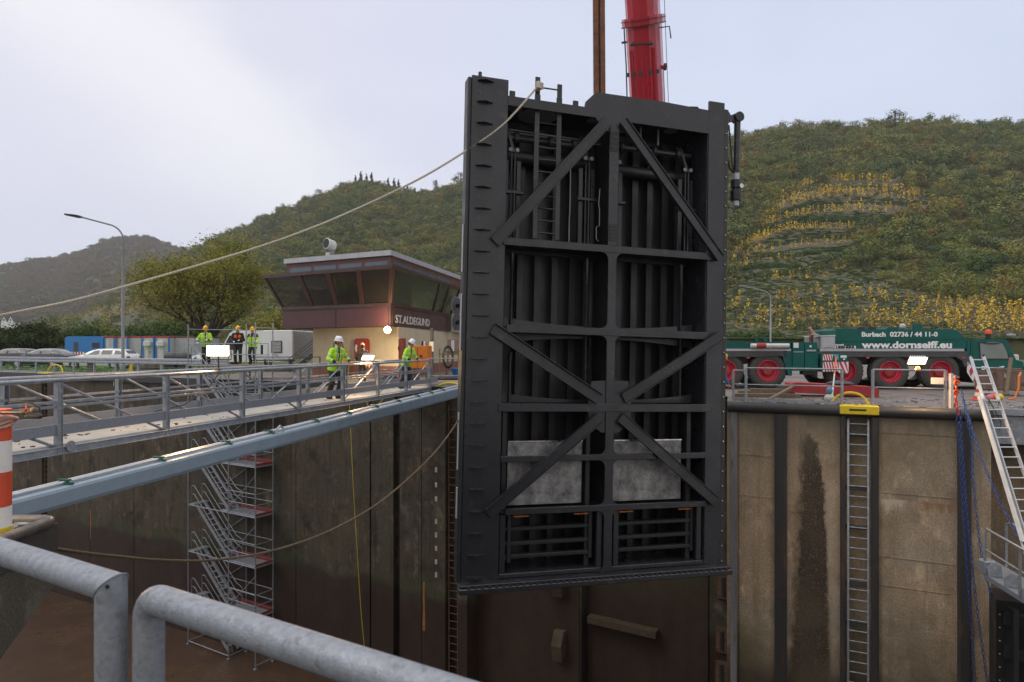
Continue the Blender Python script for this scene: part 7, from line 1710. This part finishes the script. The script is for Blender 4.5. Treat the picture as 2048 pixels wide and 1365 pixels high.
for px, py, r_, c_, lab in ((1990, 803, .11, 'redrim', 'small red and yellow ball shaped float beside the cone'),):
    P = P2(px, 20.2); T = thing('float', lab, 'float', (P.x, P.y, 0)); MB().sphere((0, 0, .13), .13, 8).build('ball', 'oranger', T, smooth=True); MB().sphere((.10, -.06, .12), .10, 8).build('yellow_ball', 'yellow', T, smooth=True); MB().sphere((-.15, 0, .10), .10, 7).build('pink_ball', mat('pink_plastic', (.55, .18, .2), None, .5), T, smooth=True)
P = P2(2036, 20.5); T = thing('hose', 'orange brown hose arching beside the metal cases', 'hose', (P.x, P.y, 0)); MB().tube([(-.3, 0, .02), (-.1, 0, .05), (.05, .05, .35), (.1, .1, .7), (.3, .3, .8)], .03, 8).build('tube', 'orange', T, smooth=True)
# debris on the right quay
mb = MB(); rr = random.Random(4)
for i in range(420):
    t = rr.uniform(.4, 9); dpt = -rr.uniform(.12, 4.5)*rr.random(); p = RC+RE*t+RN*dpt; s = rr.uniform(.01, .06); a = rr.uniform(0, 6)
    mb.prism([(p.x+cos(a+k*1.26)*s*rr.uniform(.5, 1.4), p.y+sin(a+k*1.26)*s*rr.uniform(.5, 1.4), .002) for k in range(5)], (0, 0, rr.uniform(.006, .03)), mi=rr.choice((0, 0, 1, 2)))
tag(mb.build('debris', ['stone', 'zinc', 'rustpatch']), 'chips and grit scattered on the right quay', kind='stuff')
# ------------------------------------------------------------------ chains
def chain(label, pts, Y0, Y1, m='bluec', pitch=.085, r=.0095, name='chain', grp='blue chains hanging on the right'):
    P = sight(pts, Y0, Y1); fine = []
    for a, b in zip(P[:-1], P[1:]):
        k = max(1, int((b-a).length/.02)); fine += [a+(b-a)*(j/k) for j in range(k)]
    mb = MB(); acc = 0; last = fine[0]; i = 0
    for p in fine:
        acc += (p-last).length; prev = last; last = p
        if acc >= pitch:
            d = (p-prev).normalized(); x = d.cross(Vector((0, 1, 0) if i % 2 else (.7, .7, 0))).normalized(); y = d.cross(x); s = x if i % 2 else y
            mb.tube([p+d*(.062*sin(a))+s*(.030*cos(a)) for a in np.linspace(0, 2*pi, 11)], r, 5, caps=False); acc = 0; i += 1
    return tag(mb.build(name, m, smooth=True), label, 'chain', grp)
Yc = wr(1915).y-.25
chain('leftmost blue chain hanging almost straight down', [(1912, 812), (1918, 880), (1924, 985), (1930, 1090), (1937, 1180), (1945, 1290), (1951, 1375)], Yc, Yc-.2)
chain('blue chain just right of the leftmost one', [(1920, 815), (1924, 900), (1932, 1010), (1942, 1110), (1955, 1230), (1976, 1375)], Yc-.05, Yc-.6)
chain('blue chain bending out beyond the other two', [(1922, 775), (1932, 830), (1944, 880), (1946, 960), (1956, 1060), (1966, 1130), (1985, 1200), (2010, 1270), (2050, 1340)], Yc-.08, Yc-1.8)
chain('blue chain slanting down right to the steel stage', [(1924, 790), (1940, 845), (1965, 925), (2000, 1005), (2034, 1070), (2050, 1090)], Yc-.08, Yc-3.2)
chain('short orange hook chain at the post top', [(1909, 748), (1912, 775), (1911, 800), (1917, 830)], Yc+.05, Yc, 'oranger', .11, .02, grp='orange hook chains')
for px, py, lab in ((1914, 765, 'upper orange shackle on the chain post'), (1912, 785, 'lower orange shackle on the chain post')):
    p = at(px, py, Yc); mb = MB(); mb.tube([p+V(cos(a)*.055, 0, sin(a)*.05) for a in np.linspace(0, 2*pi, 14)], .02, 6); mb.sphere(tuple(p+V(.06, 0, 0)), .03, 5); tag(mb.build('shackle', 'oranger', smooth=True), lab, 'shackle', 'orange shackles')
# ------------------------------------------------------------------ aluminium ladder
def leaning(label, a0, a1, b0, b1, Ya, Yb, n, group='extension ladder halves', m='alu', w=.07):
    A0, A1, B0, B1 = at(*a0, Ya), at(*a1, Ya), at(*b0, Yb), at(*b1, Yb)
    T = thing('extension_ladder', label, 'ladder', tuple(A0), 0, None); o = A0
    for p, q in ((A0, B0), (A1, B1)): MB().bar(p-o, q-o, .035, w, up=(.2, -.9, .3)).build('stile', m, T)
    for i in range(n): f = (i+.4)/n; MB().tube([A0+(B0-A0)*f-o, A1+(B1-A1)*f-o], .018, 7).build('rung', m, T, smooth=True)
    return T, (A0, B0, A1, B1)
T, (A0, B0, A1, B1) = leaning('long aluminium extension ladder leaning over the right wall edge', (1941, 714), (1967, 714), (2062, 1110), (2105, 1110), 18.3, 14.2, 20)
for f, nm in ((.27, 'lock_bracket'),):
    p, q = A0+(B0-A0)*f-A0, A1+(B1-A1)*f-A0; MB().bar(p, q, .05, .12, up=(.2, -.9, .3)).build(nm, 'zinc', T)
for p, q in ((A0, B0), ): 
    a = p+(q-p)*.245+V(-.11, -.03, 0)-A0; b = q+V(-.11, -.03, 0)-A0; MB().bar(a, b, .05, .075, up=(.2, -.9, .3)).build('inner_stile', 'whitedull', T)
MB().tube([A0-A0+V(.02, -.05, .0), V(.03, -.05, .06)], .03, 6).build('end_cap', 'black', T); MB().tube([A1-A0, A1-A0+V(.01, 0, .06)], .03, 6).build('end_cap', 'black', T)
a = A1+(B1-A1)*.28-A0; MB().tube([a+V(-.3, -.03, .1), a+V(-.1, -.06, -.3), a+V(0, -.06, -.5), a+V(-.05, -.06, -.7)], .012, 6).build('pull_cord', 'greenclip', T, smooth=True)
# ------------------------------------------------------------------ steel stage and dark gate in the niche at the lower right
Y = 15.2
def st_(px, py, Y_=Y): return at(px, py, Y_)
o = st_(1968, 1148); T = thing('service_stage', 'galvanised steel service stage with a bent tube railing at the lower right', 'stage', tuple(o))
E1 = st_(2090, 1190, 13.4)-o; E1.z = E1.z*0+ -.15; E2 = V(.9, .9, 0)
MB().prism([V(0, 0, 0), E1, E1+E2, E2], (0, 0, -.10)).build('platform', 'galv_worn', T)
up = V(0, 0, 1.02); MB().tube([V(.02, 0, 0), V(.02, 0, .92), V(.06, -.03, 1.0), E1*.05+up+V(0, 0, .0), E1*1.0+V(0, 0, .98)], .03, 10).build('top_rail', 'galv', T, smooth=True); MB().tube([V(.02, 0, .55), E1+V(0, 0, .5)], .02, 8).build('mid_rail', 'galv', T, smooth=True)
for f in (.62, 1.0): MB().tube([E1*f, E1*f+V(0, 0, .98)], .03, 10).build('post', 'galv', T, smooth=True)
MB().tube([E2+E1*.2, E2+E1*.2+V(0, 0, 1.0), E2+E1*.28+V(0, 0, 1.06), E2+E1*1.0+V(0, 0, 1.06)], .03, 10).build('top_rail', 'galv', T, smooth=True)
for i in range(3):
    c = E1*(.15+.3*i)+E2*.15; MB().prism([c+V(-.13, 0, .01), c+V(.16, -.05, .01), c+V(.12, -.05, .26), c+V(-.02, 0, .30), c+V(-.15, 0, .2)], (.02, .05, 0)).build('kick_plate', 'galv', T)
MB().bbox((-.02, -.06, -.02), (.26, .2, .30), .03).build('anchor_box', 'galv', T)
q0 = st_(1992, 1200, 15.6); T = thing('lock_gate', 'dark steel gate leaf standing in the niche below the service stage', 'lock gate', (q0.x, q0.y, ZF)); hgt = q0.z-ZF
dk = V(.90, -.43, 0)
MB().prism([V(0, 0, 0), dk*6, dk*6+V(.4, .8, 0), V(.4, .8, 0)], (0, 0, hgt)).build('leaf', 'gate_dark', T)
for i, z in enumerate((hgt-.35, hgt-1.1, hgt-1.9, hgt-2.8, hgt-3.7)): MB().bar(dk*.1+V(-.02, -.1, z), dk*5.9+V(-.02, -.1, z-.25), .20, .26).build('rib', 'gate_dark', T)
for x in (.25, 1.3, 2.4): MB().bar(dk*x+V(-.02, -.12, 0), dk*x+V(-.02, -.12, hgt-.1), .24, .12, up=(1, 0, 0)).build('upright', 'rustpatch' if x == 1.3 else 'gate_dark', T)
mb = MB()
for i in range(26): mb.sphere(tuple(dk*.06+V(-.03, -.06, hgt-.3-i*.3)), .018, 4)
mb.build('bolts', 'grey', T)
# ------------------------------------------------------------------ site hut/haze placeholders end
# ------------------------------------------------------------------ people
def capsules(name, parts, voxel, mats, classify=None, parent=None, smooth_it=4):
    # parts: (p, q, rp, rq) tapered limbs or ('e', centre, (rx, ry, rz)) ellipsoids, fused into one surface
    mb = MB()
    for c in parts:
        if c[0] == 'e': mb.sphere(tuple(c[1]), 1.0, 9, sc=c[2])
        else:
            p, q, a, b = Vector(c[0]), Vector(c[1]), c[2], c[3]; d = (q-p); L_ = d.length; d.normalize()
            path = [p-d*a*.98, p-d*a*.8, p-d*a*.4, p, p+(q-p)*.5, q, q+d*b*.4, q+d*b*.8, q+d*b*.98]; rr = [a*.15, a*.6, a*.92, a, (a+b)/2, b, b*.92, b*.6, b*.15]
            mb.tube(path, rr, 12)
    me = bpy.data.meshes.new(name); me.from_pydata(mb.v, [], mb.f); o = bpy.data.objects.new(name, me); COL.objects.link(o)
    m1 = o.modifiers.new('r', 'REMESH'); m1.mode = 'VOXEL'; m1.voxel_size = voxel; m2 = o.modifiers.new('s', 'SMOOTH'); m2.iterations = smooth_it; m2.factor = .5
    dg = bpy.context.evaluated_depsgraph_get(); dg.update(); res = bpy.data.meshes.new_from_object(o.evaluated_get(dg)); bpy.data.objects.remove(o)
    res.name = name; res.materials.clear()
    for m in mats: res.materials.append(M[m])
    if classify:
        for f in res.polygons: f.material_index = classify(f.center)
    res.polygons.foreach_set('use_smooth', [True]*len(res.polygons))
    ob = bpy.data.objects.new(name, res); COL.objects.link(ob)
    if parent: ob.parent = parent
    return ob
def joint(a, b, la, lb, pole):                    # middle joint of a two bone limb
    d = b-a; L_ = min(d.length, (la+lb)*.999); u = d.normalized(); x = (la*la-lb*lb+L_*L_)/(2*L_); h = math.sqrt(max(0, la*la-x*x))
    p = (pole-u*pole.dot(u)).normalized(); return a+u*x+p*h
def hand(p, d, palm, side, curl=.6, s=1.0):       # wrist p, pointing d, palm normal, thumb side
    d = d.normalized(); n = (palm-d*palm.dot(d)).normalized(); x = d.cross(n).normalized()*side; out = []
    pw = p+d*.05*s
    out += [(p, pw+x*.018, .024*s, .021*s), (p, pw-x*.018, .024*s, .021*s), (pw-x*.02, pw+d*.035+x*.028, .020*s, .018*s), (pw+x*.02, pw+d*.035-x*.028, .020*s, .018*s)]
    for i, l in enumerate((.070, .080, .074, .058)):
        b = pw+d*.035*s+x*(.030-.020*i)*s; c1 = math.cos(curl*.6); s1 = math.sin(curl*.6); m_ = b+(d*c1+n*s1)*l*.5*s; c2, s2 = cos(curl*1.7), sin(curl*1.7); e = m_+(d*c2+n*s2)*l*.5*s
        out += [(b, m_, .0105*s, .010*s), (m_, e, .010*s, .0085*s)]
    t0 = p+d*.025*s+x*.025*s; t1 = t0+(d*.6+x*.75+n*.15).normalized()*.040*s; t2 = t1+(d*.85+x*.2+n*.45).normalized()*.034*s
    return out+[(t0, t1, .014*s, .012*s), (t1, t2, .012*s, .010*s)]
def person(label, P, face, hands, lean=(0, 0), head_dir=(0, -1, -.1), jacket=('hivis',), trousers='navy', helmet='hwhite', feet=((-.11, 0), (.11, .0)), hscale=1.0, vox=.012, bend=0.0, cuffs=True, stripes=True, collar='navy', pants_low=0.0, gloves=None, hip=None, glasses=False):
    # local frame: faces -Y, its left is +X
    rz = math.atan2(face[0], -face[1]); T = thing('person', label, 'person', tuple(P), rz, 'lock workers'); T.scale = (hscale,)*3
    hp = hip or V(0, 0, .94); lx, ly = lean; dz = V(lx, ly, 0)
    ch = hp+V(lx*.7, ly*.7, .36); nk = hp+V(lx, ly, .56); up = (nk-hp).normalized()
    hd = nk+up*.09+V(0, -.035, .085)
    hdir = Vector(head_dir).normalized(); hside = hdir.cross(V(0, 0, 1)).normalized()*-1; hup = hside.cross(hdir)*-1; hup = hup if hup.z > 0 else -hup
    B, J, Tr, Bo = [], [], [], []
    sh = [nk+V(s*.19, .015, -.07) for s in (-1, 1)]; hips = [hp+V(s*.095, 0, -.02) for s in (-1, 1)]
    B += [(hp+V(-.06, 0, 0), ch+V(-.07, 0, 0), .125, .125), (hp+V(.06, 0, 0), ch+V(.07, 0, 0), .125, .125), (ch+V(-.08, 0, 0), nk+V(-.08, .01, -.08), .125, .09), (ch+V(.08, 0, 0), nk+V(.08, .01, -.08), .125, .09), (nk+V(0, .01, -.06), hd+V(0, 0, -.06), .058, .052)]
    J += [(hp+V(-.075, 0, -.06), ch+V(-.09, 0, 0), .150, .150), (hp+V(.075, 0, -.06), ch+V(.09, 0, 0), .150, .150), (ch+V(-.095, 0, 0), nk+V(-.10, .01, -.09), .145, .095), (ch+V(.095, 0, 0), nk+V(.10, .01, -.09), .145, .095), (nk+V(0, .015, -.07), nk+V(0, .005, .03), .095, .078)]
    arms = []; hl = []
    for i, s in enumerate((-1, 1)):
        h = Vector(hands[i]); e = joint(sh[i], h, .30, .27, V(s*.75, .7, -.45)); arms.append((sh[i], e, h)); hl.append(h)
        B += [(sh[i], e, .050, .042), (e, h, .042, .028)]; J += [(sh[i], e, .078, .066), (e, e+(h-e)*.88, .066, .050), (nk+V(s*.05, .01, -.07), sh[i], .085, .080)]
        B += hand(h, (h-e)*.4+V(0, -.18, -.02), V(0, -.2, -1), s*-1 if False else -s)
    for i, s in enumerate((-1, 1)):
        ft = V(feet[i][0], feet[i][1], .085); k = joint(hips[i], ft, .45, .43, V(s*.12, -1, 0)); B += [(hips[i], k, .085, .055), (k, ft, .055, .040), (ft, ft+V(s*.02, -.13, -.045), .040, .032)]
        Tr += [(hips[i]+V(0, 0, .02), k, .112, .082), (k, ft+V(0, .01, .03), .084, .076)]; Bo += [(ft+V(0, .035, -.03), ft+V(s*.02, -.15, -.035), .052, .048), (ft+V(0, .01, .06), ft+V(0, .02, -.03), .058, .056)]
    Tr += [(hp+V(-.06, 0, .08), hp+V(-.06, 0, -.06), .132, .122), (hp+V(.06, 0, .08), hp+V(.06, 0, -.06), .132, .122)]
    # head: skull, jaw, nose, brow, ears
    B += [(hd+hup*.03+hdir*-.012, hd+hup*.012+hdir*.02, .092, .084), (hd-hup*.03+hdir*.025, hd-hup*.085+hdir*.052, .066, .042), (hd+hup*.012+hdir*.095, hd-hup*.028+hdir*.112, .010, .015), (hd+hup*.028+hdir*.088+hside*.04, hd+hup*.028+hdir*.088-hside*.04, .014, .014)]
    for s in (-1, 1): B += [(hd-hup*.01+hside*(s*.088), hd-hup*.035+hside*(s*.086), .016, .012), (hd-hup*.03+hdir*.070+hside*(s*.034), hd-hup*.045+hdir*.066+hside*(s*.034), .026, .022)]
    def cb(c):
        r = c-hd; f, u_, w = r.dot(hdir), r.dot(hup), r.dot(hside)
        if f > .06 and abs(u_-.008) < .011 and .018 < abs(w) < .048: return 1
        if f > .07 and abs(u_+.062) < .006 and abs(w) < .024: return 1
        if gloves and any((c-h).length < .17 and (c-h).dot(h-arms[i][1]) > -.0 for i, h in enumerate(hl)): return 2
        return 0
    capsules('body', B, vox, ['skin', 'eye', gloves or 'skin'], cb, T)
    def seg_t(c, a, b): d = b-a; return max(0, min(1, (c-a).dot(d)/d.dot(d)))
    def seg_d(c, a, b): t = seg_t(c, a, b); return (c-(a+(b-a)*t)).length
    jm = [jacket[0], 'refl', collar, jacket[1] if len(jacket) > 1 else jacket[0]]
    def cj(c):
        for (s_, e, h) in arms:
            if min(seg_d(c, s_, e), seg_d(c, e, h)) < .088 and abs(c.x-hp.x-lx*.8) > .15+.0:
                if seg_d(c, e, h) < seg_d(c, s_, e):
                    t = seg_t(c, e, h)
                    if cuffs and t > .62: return 2
                    if stripes and .22 < t < .40: return 1
                else:
                    t = seg_t(c, s_, e)
                    if stripes and .60 < t < .78: return 1
                    if len(jacket) > 1 and jacket[-1] != 'hiorange' and t < .45: return 3
                return 0
        hgt_ = (c-hp).dot(up)
        if hgt_ < -.085 and cuffs: return 2
        if stripes and .10 < hgt_ < .155: return 1
        if stripes and hgt_ >= .155 and c.y < ch.y and .07 < abs(c.x-hp.x-lx*.6) < .11: return 1
        if jacket[-1] == 'hiorange': return 3 if .36 < hgt_ < .50 and c.y < ch.y-.03 and .035 < abs(c.x-hp.x-lx*.8) < .15 else 0
        if len(jacket) > 1 and hgt_ > .40: return 3
        if abs(c.x-hp.x-lx*.7) < .018 and c.y < hp.y: return 2
        if abs(c.x-nk.x) < .035 and hgt_ > .45 and c.y < nk.y: return 2
        return 0
    capsules('jacket', J, vox*1.25, jm, cj, T, 3); capsules('trousers', Tr, vox*1.25, [trousers], None, T, 3); capsules('boots', Bo, vox*1.2, ['boot'], None, T, 3)
    # helmet: dome, brim and peak
    mb = MB(); prof = [(.001, .135), (.05, .128), (.085, .105), (.108, .065), (.118, .015), (.121, -.005), (.132, -.012), (.131, -.018), (.116, -.014)]
    mb.lathe(prof, (0, 0, 0), 24, caps=False); mb.v = [((x*.90, y*1.10 if y > 0 else y*1.06, z)) for x, y, z in mb.v]
    pk = [(sin(a)*.105, -cos(a)*.125-(.055*cos(a*1.4) if abs(a) < 1.1 else 0), -.012-.012*cos(a)) for a in np.linspace(-1.1, 1.1, 9)]; pi_ = [(sin(a)*.100, -cos(a)*.115, -.006) for a in np.linspace(1.1, -1.1, 9)]
    mb.prism(pk+pi_, (0, 0, .008)); mb.bar((0, -.09, .105), (0, .10, .105), .03, .055, up=(0, 0, 1))
    ctr = hd+hup*.052+hdir*-.004; m4 = Matrix.Identity(4)
    for i, ax in enumerate((hside, -hdir, hup)):
        for r_ in range(3): m4[r_][i] = ax[r_]
    for r_ in range(3): m4[r_][3] = ctr[r_]
    mb.xf(m4); mb.build('helmet', helmet, T, smooth=True)
    mb = MB(); mb.tube([hd+hup*.03+hside*.090+hdir*.01, hd-hup*.06+hside*.070+hdir*.03, hd-hup*.115+hdir*.045, hd-hup*.06-hside*.070+hdir*.03, hd+hup*.03-hside*.090+hdir*.01], .006, 5); mb.build('chin_strap', 'black', T)
    mb = MB(); mb.sphere(tuple(hd-hdir*.035+hup*.0), .088, 8, sc=(1, 1, .85)); mb.build('hair', 'eye', T, smooth=True)
    return T
D1 = .012
nr = lambda px, off: WK0+wk*swk(px)+wkl*off        # a point 'off' metres behind the near rail of the footbridge
# the man in the middle of the footbridge, both hands on the rail
P = nr(699, .50); P.z = D1
person('white helmeted man in yellow jacket with both hands on the footbridge rail, nearer one', P, (.80, -.60), [(-.26, -.40, 1.10), (.24, -.42, 1.10)], lean=(0, -.14), head_dir=(.45, -.9, -.12), feet=((-.13, .12), (.13, .02)), hscale=1.03, vox=.0095)
P = nr(834, .46); P.z = D1
person('white helmeted man looking down at the far end of the footbridge', P, (.88, -.48), [(-.22, -.40, 1.08), (.20, -.44, 1.08)], lean=(0, -.20), head_dir=(.25, -.85, -.50), feet=((-.12, .16), (.12, .06)), hscale=1.02, vox=.011)
ZT = ZF+TOP+.065
def sc_(px, Y): p = P2(px, Y); p.z = ZT; return p
person('yellow helmeted man in yellow jacket on the scaffold, left of the floodlight', sc_(413, 33.2), (.25, -1), [(-.34, -.30, 1.06), (.10, -.36, 1.18)], lean=(-.02, -.12), head_dir=(.35, -.8, -.5), jacket=('hivis',), helmet='hyellow', hscale=1.0, gloves='whitedull', vox=.013)
person('yellow helmeted man in dark jacket with orange chest patches behind the floodlight', sc_(476, 33.1), (.30, -1), [(-.16, -.38, 1.10), (.10, -.32, 1.16)], lean=(0, -.12), head_dir=(.45, -.75, -.55), jacket=('navy', 'hiorange'), helmet='hyellow', stripes=False, hscale=1.0, gloves='whitedull', vox=.013, cuffs=False)
person('yellow helmeted man in yellow vest at the right end of the scaffold top', sc_(506, 32.9), (-.05, -1), [(-.20, -.28, 1.02), (.20, -.28, 1.02)], lean=(0, -.03), head_dir=(-.05, -.95, -.25), jacket=('hivis', 'navy'), helmet='hyellow', hscale=.97, vox=.013)
M['brownc'] = mat('brown_work_cloth', (.10, .06, .04), (.075, .045, .03), .9, 0, 8); M['jean'] = mat('blue_grey_trousers', (.055, .065, .085), None, .9)
person('yellow helmeted man in brown jacket, back turned, before the red lifebuoy box', P2(725, 31.5), (-.25, 1), [(-.22, -.26, .98), (.22, -.26, .98)], lean=(0, -.12), head_dir=(-.2, -.9, -.45), jacket=('brownc',), trousers='jean', helmet='hyellow', stripes=False, cuffs=False, collar='brownc', hscale=.96, vox=.014)
M['bluec2'] = mat('blue_work_cloth', (.05, .13, .32), (.04, .10, .26), .9, 0, 9)
P = P2(1420, 21.6)
person('person in blue work clothes crouching behind the right edge of the gate', P, (.9, -.45), [(-.15, -.50, .42), (.22, -.52, .40)], lean=(0, -.42), head_dir=(.2, -.9, -.5), jacket=('bluec2',), trousers='navy', helmet='hyellow', stripes=False, cuffs=False, collar='bluec2', hip=V(0, .12, .52), feet=((-.16, -.12), (.16, .12)), hscale=1.0, vox=.014)

# ------------------------------------------------------------------ haze over the valley
hz = MB().box((-1300, -60, -14.2), (1300, 1900, 330)).build('haze', 'white'); tag(hz, kind='stuff')
hm = bpy.data.materials.new('thin_valley_haze'); hm.use_nodes = True; n = hm.node_tree.nodes; l = hm.node_tree.links
n.remove(n['Principled BSDF']); pv = n.new('ShaderNodeVolumePrincipled'); pv.inputs['Color'].default_value = (.86, .89, .96, 1); pv.inputs['Density'].default_value = HAZE; pv.inputs['Anisotropy'].default_value = .2
l.new(pv.outputs[0], n['Material Output'].inputs['Volume']); hz.data.materials.clear(); hz.data.materials.append(hm)
# lens: focus on the gate, foreground rail a touch soft
cam_d.dof.use_dof = True; cam_d.dof.focus_distance = 18; cam_d.dof.aperture_fstop = 7
